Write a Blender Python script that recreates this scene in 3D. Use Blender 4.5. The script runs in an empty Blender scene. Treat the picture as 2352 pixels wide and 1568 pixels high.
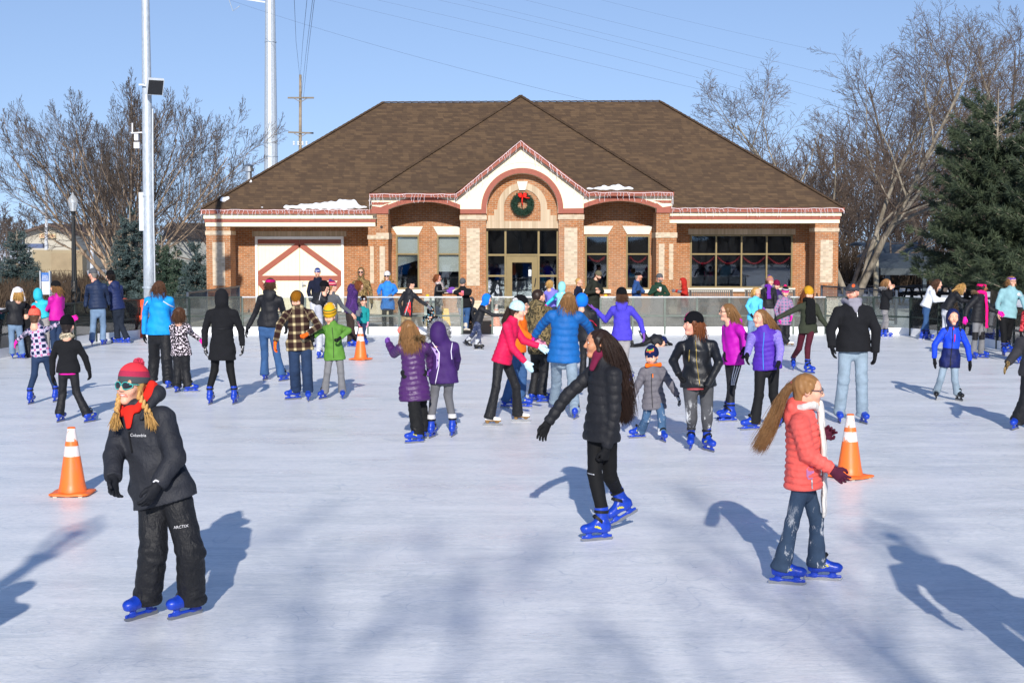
import bpy, bmesh, math, random
import numpy as np
from mathutils import Vector, Matrix, geometry
R = math.radians
rng = np.random.default_rng(7)
random.seed(7)
SC = bpy.context.scene
COL = SC.collection

# ------------------------------------------------------------------ camera, sky, sun, exposure
HC, FPX, HOR = 2.35, 3267.0, 570.0
PITCH = math.atan((784.0 - HOR) / FPX)
cam_d = bpy.data.cameras.new('camera')
cam_d.sensor_width = 36.0
cam_d.lens = 36.0 * FPX / 2352.0
cam_d.clip_start, cam_d.clip_end = 0.1, 3000.0
cam = bpy.data.objects.new('camera', cam_d)
COL.objects.link(cam)
cam.location = (0, 0, HC)
cam.rotation_euler = (math.pi / 2 - PITCH, 0, 0)
SC.camera = cam

SUN_EL = R(24.5)
SUN_DX = -0.020                                  # light drifts this much to the left per metre away from the camera
wd = bpy.data.worlds.new('World'); SC.world = wd
wd.use_nodes = True
wn = wd.node_tree
bg = wn.nodes['Background']
sky = wn.nodes.new('ShaderNodeTexSky')
sky.sky_type = 'NISHITA'; sky.sun_disc = False
sky.sun_elevation = SUN_EL
sky.sun_rotation = R(180) + math.atan(-SUN_DX) * -1
sky.air_density = 1.0; sky.dust_density = 0.0; sky.ozone_density = 3.0
gen = wn.nodes.new('ShaderNodeTexCoord'); mad = wn.nodes.new('ShaderNodeVectorMath'); mad.operation = 'MULTIPLY_ADD'
mad.inputs[1].default_value = (1, 1, .80); mad.inputs[2].default_value = (0, 0, .13)      # a broad even winter haze: no thin bright rim at the horizon
nrm = wn.nodes.new('ShaderNodeVectorMath'); nrm.operation = 'NORMALIZE'
wn.links.new(gen.outputs['Generated'], mad.inputs[0]); wn.links.new(mad.outputs[0], nrm.inputs[0]); wn.links.new(nrm.outputs[0], sky.inputs[0])
tint = wn.nodes.new('ShaderNodeMix'); tint.data_type = 'RGBA'; tint.blend_type = 'MULTIPLY'
tint.inputs[0].default_value = 1.0; tint.inputs[7].default_value = (1.12, 1.01, 1.05, 1.0)   # winter air: a little more violet than the model's
wn.links.new(sky.outputs[0], tint.inputs[6]); wn.links.new(tint.outputs[2], bg.inputs[0])
bg.inputs[1].default_value = 0.116
sun_d = bpy.data.lights.new('sun', 'SUN'); sun_d.energy = 4.7; sun_d.angle = R(0.6); sun_d.color = (1.0, 0.94, 0.86)
sun = bpy.data.objects.new('sun', sun_d); COL.objects.link(sun)
sun.rotation_euler = Vector((SUN_DX, 1.0, -math.tan(SUN_EL))).to_track_quat('-Z', 'Y').to_euler()
SC.view_settings.view_transform = 'Standard'
SC.view_settings.look = 'None'
SC.view_settings.exposure = 0.16
SC.view_settings.gamma = 1.0

CP, SP = math.cos(PITCH), math.sin(PITCH)
def ray(px, py):
    cx, cy = (px - 1176.0) / FPX, -(py - 784.0) / FPX
    return np.array((cx, CP + cy * SP, -SP + cy * CP))
def at(px, py, Y):
    d = ray(px, py); t = Y / d[1]
    return np.array((d[0] * t, Y, HC + d[2] * t))
def gnd(px, py, z=0.0):
    d = ray(px, py); t = (z - HC) / d[2]
    return np.array((d[0] * t, d[1] * t, z))

# ------------------------------------------------------------------ materials
def lin(h):
    if not isinstance(h, str): return tuple(h)[:3]
    v = [int(h[i:i + 2], 16) / 255 for i in (0, 2, 4)]
    return tuple(c / 12.92 if c <= .04045 else ((c + .055) / 1.055) ** 2.4 for c in v)
def rgba(h): return (*lin(h), 1.0)
MATS = {}
class NT:
    """small helper that wires nodes of one material"""
    def __init__(s, name, rough=.8, spec=.3, metal=0.0):
        s.m = bpy.data.materials.new(name); s.m.use_nodes = True
        s.t = s.m.node_tree; s.b = s.t.nodes['Principled BSDF']
        s.b.inputs['Roughness'].default_value = rough
        s.b.inputs['Specular IOR Level'].default_value = spec
        s.b.inputs['Metallic'].default_value = metal
    def n(s, k, **kw):
        o = s.t.nodes.new('ShaderNode' + k)
        for a, v in kw.items(): setattr(o, a, v)
        return o
    def l(s, a, b): s.t.links.new(a, b)
    def setin(s, node, **kw):
        for a, v in kw.items():
            i = node.inputs[a if not a.startswith('i_') else int(a[2:])]
            if hasattr(v, 'links') or isinstance(v, bpy.types.NodeSocket): s.l(v, i)
            else: i.default_value = v
    def coord(s): return s.n('TexCoord').outputs['Object']
    def attr(s, nm='gc'): return s.n('Attribute', attribute_name=nm).outputs['Vector']
    def noise(s, vec, scale, detail=3, rough=.55, dist=0, out=0):
        o = s.n('TexNoise'); s.l(vec, o.inputs['Vector'])
        o.inputs['Scale'].default_value = scale; o.inputs['Detail'].default_value = detail
        o.inputs['Roughness'].default_value = rough; o.inputs['Distortion'].default_value = dist
        return o.outputs[out]
    def ramp(s, fac, stops, const=False):
        o = s.n('ValToRGB'); r = o.color_ramp
        if const: r.interpolation = 'CONSTANT'
        while len(r.elements) < len(stops): r.elements.new(.5)
        for e, (p, c) in zip(r.elements, stops):
            e.position = p; e.color = rgba(c) if not isinstance(c, (int, float)) else (c, c, c, 1)
        s.l(fac, o.inputs[0]); return o.outputs[0]
    def mix(s, f, a, b, mode='MIX'):
        o = s.n('Mix', data_type='RGBA', blend_type=mode)
        for k, v in ((0, f), (6, a), (7, b)):
            if isinstance(v, bpy.types.NodeSocket): s.l(v, o.inputs[k])
            elif k == 0: o.inputs[0].default_value = v
            else: o.inputs[k].default_value = rgba(v)
        return o.outputs[2]
    def math(s, op, a, b=0.0, c=0.0):
        o = s.n('Math', operation=op)
        for k, v in enumerate((a, b, c)):
            if isinstance(v, bpy.types.NodeSocket): s.l(v, o.inputs[k])
            else: o.inputs[k].default_value = v
        return o.outputs[0]
    def vmul(s, v, k):
        o = s.n('VectorMath', operation='MULTIPLY'); s.l(v, o.inputs[0]); o.inputs[1].default_value = k
        return o.outputs[0]
    def sep(s, v):
        o = s.n('SeparateXYZ'); s.l(v, o.inputs[0]); return o.outputs
    def comb(s, x, y, z):
        o = s.n('CombineXYZ')
        for k, v in enumerate((x, y, z)):
            if isinstance(v, bpy.types.NodeSocket): s.l(v, o.inputs[k])
            else: o.inputs[k].default_value = v
        return o.outputs[0]
    def base(s, c):
        if isinstance(c, bpy.types.NodeSocket): s.l(c, s.b.inputs['Base Color'])
        else: s.b.inputs['Base Color'].default_value = rgba(c)
    def bump(s, h, strength=.4, dist=.01):
        o = s.n('Bump'); o.inputs['Strength'].default_value = strength; o.inputs['Distance'].default_value = dist
        s.l(h, o.inputs['Height']); s.l(o.outputs[0], s.b.inputs['Normal']); return o
def shade(c, k): return tuple(min(1, x * k) for x in lin(c))

def plain(name, col, rough=.6, spec=.4, metal=0.0, var=.12, scale=6.0, bump=0.0, bscale=40.0):
    """a painted / metal / stone surface with slight unevenness"""
    if name in MATS: return MATS[name]
    m = NT(name, rough, spec, metal); v = m.coord()
    n = m.noise(v, scale, 4)
    m.base(m.ramp(n, [(.3, shade(col, 1 - var)), (.7, shade(col, 1 + var))]))
    if bump: m.bump(m.noise(v, bscale, 4), bump, .006)
    MATS[name] = m.m; return m.m

def fabric(name, col, rough=.85, kind='solid', cols=(), wr=.35, sc=1.0, spec=.25, sheen=.0):
    """clothing; gc is the garment's own coordinate (across, along, part)"""
    if name in MATS: return MATS[name]
    m = NT(name, rough, spec); g = m.attr(); o = m.coord()
    if kind == 'solid':
        c = m.ramp(m.noise(o, 9 * sc, 4), [(.3, shade(col, .86)), (.72, shade(col, 1.12))])
    elif kind == 'heather':
        c = m.ramp(m.noise(m.vmul(o, (1, 1, 2.2)), 75 * sc, 2), [(.38, shade(col, .72)), (.62, shade(col, 1.3))])
    elif kind == 'denim':
        c0 = m.ramp(m.noise(o, 7, 4), [(.3, shade(col, .75)), (.72, shade(col, 1.3))])
        c = m.mix(m.math('MULTIPLY', m.noise(o, 160, 2), .35), c0, shade(col, 1.6))
        if cols:   # snow rubbed on at the shins
            z = m.sep(o)[2]
            k = m.math('MULTIPLY', m.ramp(m.math('ADD', m.math('MULTIPLY', m.noise(m.vmul(o, (1, 1, .45)), 15, 6, .75), .8), m.math('MULTIPLY', m.noise(o, 4, 2), .35)), [(.62, 0.0), (.69, .9)]), m.ramp(z, [(cols[0], 1.0), (cols[1], 0.0)]))
            c = m.mix(k, c, (.8, .82, .85))
    elif kind == 'camo':
        n = m.noise(m.vmul(o, (1, 1, .7)), 11 * sc, 5, .62, .8)
        c = m.ramp(n, [(0, cols[0]), (.42, cols[1]), (.5, cols[2]), (.57, cols[3]), (.64, cols[0])], True)
    elif kind == 'speckle':
        n = m.noise(o, 42 * sc, 1.5, .5)
        c = m.ramp(n, [(0, cols[0]), (.46, cols[1]), (.54, cols[2])], True)
    elif kind == 'blobs':
        vo = m.n('TexVoronoi'); m.l(o, vo.inputs['Vector']); vo.inputs['Scale'].default_value = 17 * sc
        k = m.ramp(vo.outputs['Distance'], [(0, 1.0), (.36, 0.0)], True)
        cc = m.ramp(m.sep(vo.outputs['Color'])[0], [(0, cols[0]), (.35, cols[1]), (.7, cols[2])], True)
        c = m.mix(k, col, cc)
    elif kind in ('plaid', 'buffalo'):
        x, y, z = m.sep(g)
        per = .085 * sc
        def st(v, stops, ph=0.0):
            return m.ramp(m.math('FRACT', m.math('ADD', m.math('DIVIDE', v, per), ph)), stops, kind == 'plaid')
        if kind == 'plaid':   # base, dark band, pale line
            a = st(x, [(0, cols[0]), (.34, cols[1]), (.44, cols[2]), (.60, cols[1]), (.70, cols[0])])
            b = st(y, [(0, cols[0]), (.34, cols[1]), (.44, cols[2]), (.60, cols[1]), (.70, cols[0])], .2)
            c = m.mix(.5, a, b)
            dk = m.math('MULTIPLY', m.sep(st(x, [(0, 1.0), (.3, 0.0), (.72, 1.0)]))[0], m.sep(st(y, [(0, 1.0), (.3, 0.0), (.72, 1.0)], .2))[0])
            c = m.mix(dk, c, cols[3])
        else:
            a = st(x, [(0, cols[0]), (.3, cols[0]), (.42, cols[1]), (.6, cols[1]), (.72, cols[0])])
            b = st(y, [(0, cols[0]), (.3, cols[0]), (.42, cols[1]), (.6, cols[1]), (.72, cols[0])], .3)
            c = m.mix(.5, a, b)
            lt = m.math('MULTIPLY', m.sep(st(x, [(.3, 0.0), (.42, 1.0), (.6, 1.0), (.72, 0.0)]))[0], m.sep(st(y, [(.3, 0.0), (.42, 1.0), (.6, 1.0), (.72, 0.0)], .3))[0])
            c = m.mix(lt, c, cols[2])
    elif kind == 'bands':   # cols: [(z, colour)] up the hat, z in metres of the head's own frame
        z = m.sep(g)[2]
        st = [((p + .12) / .36, q) for p, q in cols]
        c = m.ramp(m.math('DIVIDE', m.math('ADD', z, .12), .36), st, True)
        c = m.mix(m.math('MULTIPLY', m.noise(o, 90, 2), .25), c, (.02, .02, .02))
    elif kind == 'split':   # cols: [(along, colour)] down the coat
        y = m.sep(g)[1]
        c = m.ramp(m.math('DIVIDE', y, 1.2), [(p / 1.2, q) for p, q in cols], True)
        c = m.mix(m.ramp(m.noise(o, 9, 4), [(.3, 0.0), (.8, .35)]), c, shade(col, .5))
    m.base(c)
    if kind in ('knit', 'bands'):
        h = m.noise(m.vmul(g, (60, 60, 160)), 1.6, 2)
        m.bump(h, .5, .006)
    else:
        a = m.noise(m.vmul(o, (1, 1, .6)), 12 * sc, 4, .55, .7)
        b = m.noise(o, 55, 3)
        m.bump(m.math('ADD', a, m.math('MULTIPLY', b, .25)), wr, .03)
    if sheen: m.b.inputs['Sheen Weight'].default_value = sheen
    MATS[name] = m.m; return m.m

def knit(name, col, sc=1.0):
    if name in MATS: return MATS[name]
    m = NT(name, .95, .1); g = m.attr()
    n = m.noise(m.vmul(g, (70 * sc, 70 * sc, 150 * sc)), 1.4, 2)
    m.base(m.ramp(n, [(.3, shade(col, .62)), (.65, shade(col, 1.15))]))
    m.bump(n, .7, .008); MATS[name] = m.m; return m.m

def hairmat(name, col):
    if name in MATS: return MATS[name]
    m = NT(name, .48, .35); g = m.attr('tint'); o = m.coord()
    f = m.math('ADD', m.math('MULTIPLY', m.sep(g)[0], .8), m.math('MULTIPLY', m.noise(m.vmul(o, (6, 6, 1)), 9, 3), .4))
    m.base(m.ramp(f, [(.1, shade(col, .45)), (.5, col), (1.0, shade(col, 1.75))]))
    MATS[name] = m.m; return m.m

def skin(name, col):
    if name in MATS: return MATS[name]
    m = NT(name, .5, .35); o = m.coord()
    m.base(m.ramp(m.noise(o, 14, 3), [(.3, shade(col, .88)), (.7, shade(col, 1.08))]))
    m.b.inputs['Subsurface Weight'].default_value = .08
    m.b.inputs['Subsurface Radius'].default_value = (.012, .004, .002)
    MATS[name] = m.m; return m.m

# ------------------------------------------------------------------ objects
def tag(o, label=None, cat=None, group=None, kind=None):
    for k, v in (('label', label), ('category', cat), ('group', group), ('kind', kind)):
        if v: o[k] = v
    return o
def link(name, data, parent=None, loc=(0, 0, 0), mats=()):
    o = bpy.data.objects.new(name, data); COL.objects.link(o)
    o.location = loc
    if parent is not None: o.parent = parent
    for m in mats: o.data.materials.append(m)
    return o
def empty(name, loc, label, cat, group=None):
    o = link(name, None, None, loc); o.empty_display_size = .1
    return tag(o, label, cat, group)
def copy_tree(o, parent=None):
    c = o.copy(); COL.objects.link(c)
    if parent is not None: c.parent = parent
    for ch in list(o.children): copy_tree(ch, c)
    return c
def npmesh(name, V, F, midx=None, gc=None, tint=None, smooth=True):
    """V (n,3); F (m,k) one polygon size, or a list of such arrays"""
    Fs = F if isinstance(F, list) else [F]
    me = bpy.data.meshes.new(name)
    V = np.asarray(V, np.float32)
    me.vertices.add(len(V)); me.vertices.foreach_set('co', V.ravel())
    nl = sum(f.size for f in Fs); npoly = sum(len(f) for f in Fs)
    me.loops.add(nl); me.polygons.add(npoly)
    me.loops.foreach_set('vertex_index', np.concatenate([np.asarray(f, np.int32).ravel() for f in Fs]))
    tot = np.concatenate([np.full(len(f), f.shape[1], np.int32) for f in Fs])
    me.polygons.foreach_set('loop_start', np.concatenate(([0], np.cumsum(tot)[:-1])).astype(np.int32))
    me.polygons.foreach_set('loop_total', tot)
    if midx is not None: me.polygons.foreach_set('material_index', np.asarray(midx, np.int32))
    if smooth: me.polygons.foreach_set('use_smooth', np.ones(npoly, bool))
    if gc is not None:
        a = me.attributes.new('gc', 'FLOAT_VECTOR', 'POINT'); a.data.foreach_set('vector', np.asarray(gc, np.float32).ravel())
    if tint is not None:
        t3 = np.repeat(np.asarray(tint, np.float32)[:, None], 3, 1)
        a = me.attributes.new('tint', 'FLOAT_VECTOR', 'POINT'); a.data.foreach_set('vector', t3.ravel())
    me.update(calc_edges=True); me.validate()
    return me

class MB:
    """collects hard-edged shapes and links them as one mesh"""
    def __init__(s): s.V, s.F = [], []
    def add(s, vs, fs):
        b = len(s.V); s.V += [tuple(v) for v in vs]; s.F += [tuple(b + i for i in f) for f in fs]
    def box(s, x0, x1, y0, y1, z0, z1):
        x0, x1 = min(x0, x1), max(x0, x1); y0, y1 = min(y0, y1), max(y0, y1); z0, z1 = min(z0, z1), max(z0, z1)
        s.add([(x0, y0, z0), (x1, y0, z0), (x1, y1, z0), (x0, y1, z0), (x0, y0, z1), (x1, y0, z1), (x1, y1, z1), (x0, y1, z1)],
              [(0, 3, 2, 1), (4, 5, 6, 7), (0, 1, 5, 4), (1, 2, 6, 5), (2, 3, 7, 6), (3, 0, 4, 7)])
    def bar(s, a, b, w, h, up=(0, 0, 1)):
        a, b = Vector(a), Vector(b); e = (b - a).normalized(); u = Vector(up)
        if abs(e.dot(u)) > .98: u = Vector((0, 1, 0))
        r = e.cross(u).normalized(); u = r.cross(e)
        r, u = r * w / 2, u * h / 2
        s.add([a - r - u, a + r - u, a + r + u, a - r + u, b - r - u, b + r - u, b + r + u, b - r + u],
              [(0, 3, 2, 1), (4, 5, 6, 7), (0, 1, 5, 4), (1, 2, 6, 5), (2, 3, 7, 6), (3, 0, 4, 7)])
    def tube(s, pts, rs, n=8, cap=True):
        pts = [Vector(p) for p in pts]
        if not hasattr(rs, '__len__'): rs = [rs] * len(pts)
        b = len(s.V); pr = None
        for i, p in enumerate(pts):
            e = (pts[min(i + 1, len(pts) - 1)] - pts[max(i - 1, 0)])
            e = e.normalized() if e.length > 1e-9 else Vector((0, 0, 1))
            if pr is None:
                pr = e.orthogonal().normalized()
            pr = (pr - e * pr.dot(e)).normalized(); q = e.cross(pr)
            for k in range(n):
                a = 2 * math.pi * k / n
                s.V.append(tuple(p + (pr * math.cos(a) + q * math.sin(a)) * rs[i]))
        for i in range(len(pts) - 1):
            for k in range(n):
                s.F.append((b + i * n + k, b + i * n + (k + 1) % n, b + (i + 1) * n + (k + 1) % n, b + (i + 1) * n + k))
        if cap:
            s.F.append(tuple(b + k for k in reversed(range(n))))
            s.F.append(tuple(b + (len(pts) - 1) * n + k for k in range(n)))
    def lathe(s, c, prof, n=20):
        b = len(s.V)
        for r, z in prof:
            for k in range(n):
                a = 2 * math.pi * k / n
                s.V.append((c[0] + r * math.cos(a), c[1] + r * math.sin(a), c[2] + z))
        for i in range(len(prof) - 1):
            for k in range(n):
                s.F.append((b + i * n + k, b + i * n + (k + 1) % n, b + (i + 1) * n + (k + 1) % n, b + (i + 1) * n + k))
        s.F.append(tuple(b + (len(prof) - 1) * n + k for k in range(n)))
    def poly(s, pts, y0, y1):
        """outline in (x, z), given thickness between y0 (front) and y1"""
        n = len(pts)
        tri = geometry.tessellate_polygon([[Vector((p[0], p[1], 0)) for p in pts]])
        b = len(s.V)
        s.V += [(p[0], y0, p[1]) for p in pts] + [(p[0], y1, p[1]) for p in pts]
        s.F += [tuple(b + i for i in t) for t in tri] + [tuple(b + n + i for i in reversed(t)) for t in tri]
        s.F += [(b + i, b + (i + 1) % n, b + n + (i + 1) % n, b + n + i) for i in range(n)]
    def build(s, name, mat, parent=None, smooth=False, loc=(0, 0, 0)):
        me = bpy.data.meshes.new(name); me.from_pydata(s.V, [], s.F)
        bm = bmesh.new(); bm.from_mesh(me); bmesh.ops.recalc_face_normals(bm, faces=bm.faces); bm.to_mesh(me); bm.free()
        if smooth: me.polygons.foreach_set('use_smooth', np.ones(len(me.polygons), bool))
        o = link(name, me, parent, loc)
        for m in (mat if isinstance(mat, (list, tuple)) else [mat]): o.data.materials.append(m)
        return o
    def obj(s, name, mat, label, cat, group=None, smooth=False, kind=None):
        return tag(s.build(name, mat, None, smooth), label, cat, group, kind)

def tubes_np(paths, radii, n=3):
    """paths (N,M,3), radii (M,) or (N,M): thin tubes -> verts, quads, owner index"""
    P = np.asarray(paths, float); N, Mm = P.shape[:2]
    T = np.gradient(P, axis=1); T /= np.linalg.norm(T, axis=2, keepdims=True) + 1e-9
    ref = np.tile(np.array((.31, .87, .38)), (N, Mm, 1))
    U = np.cross(T, ref); U /= np.linalg.norm(U, axis=2, keepdims=True) + 1e-9
    W = np.cross(T, U)
    r = np.broadcast_to(np.asarray(radii), (N, Mm))
    ang = np.arange(n) * 2 * math.pi / n
    V = P[:, :, None] + r[:, :, None, None] * (U[:, :, None] * np.cos(ang)[None, None, :, None] + W[:, :, None] * np.sin(ang)[None, None, :, None])
    idx = np.arange(N * Mm * n).reshape(N, Mm, n)
    a, b = idx[:, :-1], idx[:, 1:]
    F = np.stack((a, np.roll(a, -1, 2), np.roll(b, -1, 2), b), -1).reshape(-1, 4)
    return V.reshape(-1, 3), F, np.repeat(np.arange(N), Mm * n)
# ------------------------------------------------------------------ soft surfaces: signed distances meshed with surface nets
NO = np.array
def unit(v):
    v = np.asarray(v, float); return v / (np.linalg.norm(v) + 1e-12)
class SDF:
    def __init__(s, vox): s.v = vox; s.pr = []
    def loft(s, a, b, st, u=(1, 0, 0), k=.02, disp=None, gid=0, cut0=False, cut1=False, op=1, s0=0.0):
        """st = [(t, half width, half depth)] along a->b; u = the width direction"""
        s.pr.append(dict(a=NO(a, float), b=NO(b, float), st=st, u=NO(u, float), k=k, disp=disp, gid=gid, c0=cut0, c1=cut1, op=op, s0=s0)); return s
    def cone(s, a, b, ra, rb, k=.02, **kw): return s.loft(a, b, [(0, ra, ra), (1, rb, rb)], (.123, .456, .88), k, **kw)
    def ell(s, c, r, fr=None, k=.02, op=1, gid=0):
        """ellipsoid; fr = 3x3 rows of its axes"""
        s.pr.append(dict(c=NO(c, float), r=NO(r, float), fr=NO(fr if fr is not None else np.eye(3), float), k=k, op=op, gid=gid, disp=None)); return s
    @staticmethod
    def frame(p):
        ab = p['b'] - p['a']; L = np.linalg.norm(ab); e = ab / max(L, 1e-9)
        u = p['u'] - e * (p['u'] @ e)
        if np.linalg.norm(u) < 1e-6: u = np.cross(e, (.3, .5, .8))
        u = unit(u); return L, e, u, np.cross(e, u)
    def ev(s, p, x, y, z, full=False):
        if 'c' in p:
            c, f = p['c'], p['fr']; dx, dy, dz = x - c[0], y - c[1], z - c[2]
            q = [dx * f[i, 0] + dy * f[i, 1] + dz * f[i, 2] for i in range(3)]
            k0 = np.sqrt(sum((q[i] / p['r'][i]) ** 2 for i in range(3))); k1 = np.sqrt(sum((q[i] / p['r'][i] ** 2) ** 2 for i in range(3))) + 1e-9
            d = k0 * (k0 - 1) / k1
            return (d, q[0], q[2]) if full else d
        L, e, u, w = s.frame(p); a = p['a']
        dx, dy, dz = x - a[0], y - a[1], z - a[2]
        sa = dx * e[0] + dy * e[1] + dz * e[2]; du = dx * u[0] + dy * u[1] + dz * u[2]; dw = dx * w[0] + dy * w[1] + dz * w[2]
        t = np.clip(sa / max(L, 1e-9), 0, 1); st = p['st']
        ts = [q[0] for q in st]
        A, B = np.interp(t, ts, [q[1] for q in st]), np.interp(t, ts, [q[2] for q in st])
        mn = np.minimum(A, B); da = sa - t * L
        k0 = np.sqrt((du / A) ** 2 + (dw / B) ** 2 + (da / mn) ** 2)
        k1 = np.sqrt((du / A ** 2) ** 2 + (dw / B ** 2) ** 2 + (da / mn ** 2) ** 2) + 1e-6
        d = np.where(k0 > 1e-3, k0 * (k0 - 1) / k1, -mn)
        if p['disp'] is not None: d = d - p['disp'](sa, L, du, dw)
        if p['c0']: d = np.maximum(d, -sa)
        if p['c1']: d = np.maximum(d, sa - L)
        return (d, np.arctan2(dw, du) * mn if p['gid'] >= 10 else du, sa + p['s0']) if full else d
    def bounds(s, p, pad):
        if 'c' in p: m = p['r'].max(); lo, hi = p['c'] - m, p['c'] + m
        else:
            m = max(max(q[1], q[2]) for q in p['st']); lo, hi = np.minimum(p['a'], p['b']) - m, np.maximum(p['a'], p['b']) + m
        return lo - pad, hi + pad
    def mesh(s, disp=None):
        v = s.v; pad = 3 * v + .012
        lo = np.min([s.bounds(p, pad)[0] for p in s.pr if p['op'] > 0], 0); hi = np.max([s.bounds(p, pad)[1] for p in s.pr if p['op'] > 0], 0)
        n = np.ceil((hi - lo) / v).astype(int) + 1
        ax = [(lo[i] + np.arange(n[i]) * v).astype(np.float32) for i in range(3)]
        D = np.full(n, .5, np.float32)
        for p in s.pr:
            l, h = s.bounds(p, pad + p['k'])
            i0 = np.clip(np.floor((l - lo) / v).astype(int), 0, n); i1 = np.clip(np.ceil((h - lo) / v).astype(int) + 1, 0, n)
            if (i1 <= i0).any(): continue
            sl = tuple(slice(a, b) for a, b in zip(i0, i1))
            d = s.ev(p, ax[0][sl[0]][:, None, None], ax[1][sl[1]][None, :, None], ax[2][sl[2]][None, None, :])
            c = D[sl]; k = p['k']
            if p['op'] > 0:
                hh = np.maximum(k - np.abs(c - d), 0) / k; D[sl] = np.minimum(c, d) - hh * hh * k * .25
            else:
                d = -d; hh = np.maximum(k - np.abs(c - d), 0) / k; D[sl] = np.maximum(c, d) + hh * hh * k * .25
        if disp is not None: D -= disp(ax[0][:, None, None], ax[1][None, :, None], ax[2][None, None, :]).astype(np.float32)
        return nets(D, lo, v)
    def gc(s, V):
        best = np.full(len(V), 9.0); out = np.zeros((len(V), 3))
        for p in s.pr:
            if p['op'] < 0: continue
            d, a, b = s.ev(p, V[:, 0], V[:, 1], V[:, 2], True)
            m = d < best; best[m] = d[m]; out[m, 0] = a[m]; out[m, 1] = b[m]; out[m, 2] = p['gid']
        return out
    def obj(s, name, mats, parent=None, disp=None, off=None, midx=None, loc=(0, 0, 0)):
        V, F = s.mesh(disp); g = s.gc(V)
        mi = None if midx is None else midx(V[F].mean(1), g[F].mean(1))
        if off is not None: V = V - off
        return link(name, npmesh(name, V, F, mi, g), parent, loc, mats)
def nets(D, lo, v):
    S = D < 0; n = D.shape
    cs = [(i, j, k) for i in (0, 1) for j in (0, 1) for k in (0, 1)]
    sub = lambda A, c: A[c[0]:n[0] - 1 + c[0], c[1]:n[1] - 1 + c[1], c[2]:n[2] - 1 + c[2]]
    cnt = sum(sub(S, c).astype(np.int8) for c in cs)
    mask = (cnt > 0) & (cnt < 8); idx = np.argwhere(mask)
    val = np.stack([sub(D, c)[mask] for c in cs], 1)
    acc = np.zeros((len(idx), 3)); num = np.zeros(len(idx))
    for a in range(8):
        for b in range(a + 1, 8):
            ca, cb = np.array(cs[a]), np.array(cs[b])
            if np.abs(ca - cb).sum() != 1: continue
            da, db = val[:, a], val[:, b]; m = (da < 0) != (db < 0)
            t = np.where(m, da / np.where(m, da - db, 1), 0)
            acc[m] += ca + t[m, None] * (cb - ca); num += m
    V = lo + (idx + acc / num[:, None]) * v
    ids = np.full(mask.shape, -1, np.int64); ids[mask] = np.arange(len(idx))
    Fs = []
    for ax in range(3):
        A = np.moveaxis(S, ax, 0); I = np.moveaxis(ids, ax, 0)
        e = (A[:-1, 1:-1, 1:-1] != A[1:, 1:-1, 1:-1]); w = np.argwhere(e)
        if not len(w): continue
        i, j, k = w[:, 0], w[:, 1], w[:, 2]
        q = np.stack((I[i, j, k], I[i, j + 1, k], I[i, j + 1, k + 1], I[i, j, k + 1]), 1)
        fl = A[i, j + 1, k + 1]
        if ax == 1: fl = ~fl
        q[~fl] = q[~fl][:, ::-1]; Fs.append(q)
    F = np.concatenate(Fs); return V, F[(F >= 0).all(1)]
# ------------------------------------------------------------------ setting: ground, ice, pavement
def m_ice():
    m = NT('ice', .30, .38); v = m.coord()
    sx = m.vmul(v, (.35, 1.0, 1.0))
    big = m.noise(sx, .8, 6, .68, .6)
    c = m.ramp(big, [(.32, (.72, .75, .765)), (.5, (.84, .855, .86)), (.66, (.94, .943, .945))])  # mottled ice; glare on the bright patches is put into the colour too
    st = m.noise(m.vmul(v, (.9, 4.2, 1)), 2.6, 6, .68, 1.2)
    c = m.mix(m.ramp(st, [(.47, 0.0), (.58, .9)]), c, (.96, .965, .97))
    # blade scratches: thin contour lines of warped noise, pale and dark families
    for sc, wd_, k, col, amt in ((.33, .05, 1.0, (.96, .965, .97), .75), (.7, .06, 2.2, (.45, .52, .62), .55), (1.3, .07, 3.7, (.97, .975, .98), .7), (2.2, .09, 5.1, (.97, .975, .98), .6)):
        off = m.n('VectorMath', operation='ADD'); m.l(m.vmul(v, (.8, 1.1, 1)), off.inputs[0]); off.inputs[1].default_value = (k * 7, k * 3, k)
        n = m.noise(off.outputs[0], sc, 1.5, .45, 1.6)
        ln = m.ramp(m.math('ABSOLUTE', m.math('SUBTRACT', m.math('FRACT', m.math('MULTIPLY', n, 11.0)), .5)), [(0, 1.0), (wd_, .0)])
        ln = m.math('MULTIPLY', ln, m.ramp(m.noise(m.vmul(v, (1, 1, 1)), .9 * k, 4, .65), [(.44, 0.0), (.60, amt)]))
        c = m.mix(ln, c, col)
    fl = m.ramp(m.noise(m.vmul(v, (1, 1.6, 1)), 9, 6, .8, .5), [(.60, 0.0), (.68, 1.0)]); fl = m.math('MULTIPLY', fl, m.ramp(m.noise(v, .8, 4), [(.42, 0.0), (.6, .9)])); c = m.mix(fl, c, (.97, .97, .98))
    fine = m.noise(m.vmul(v, (3, 14, 1)), 6, 4, .7, .6)
    c = m.mix(m.ramp(fine, [(.38, .5), (.54, 0.0)]), c, (.47, .54, .63))
    pt = m.noise(m.vmul(v, (.22, 1.3, 1)), 1.5, 7, .72, .3); c = m.mix(m.ramp(pt, [(.50, 0.0), (.66, .7)]), c, (.95, .955, .96)); c = m.mix(m.ramp(pt, [(.32, .35), (.46, 0.0)]), c, (.58, .62, .66))
    m.base(c)
    rr = m.ramp(m.noise(sx, 1.7, 4), [(.3, .24), (.7, .48)])
    m.l(rr, m.b.inputs['Roughness'])
    m.bump(m.math('ADD', st, m.math('MULTIPLY', fine, .6)), .22, .02)
    return m.m
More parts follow.
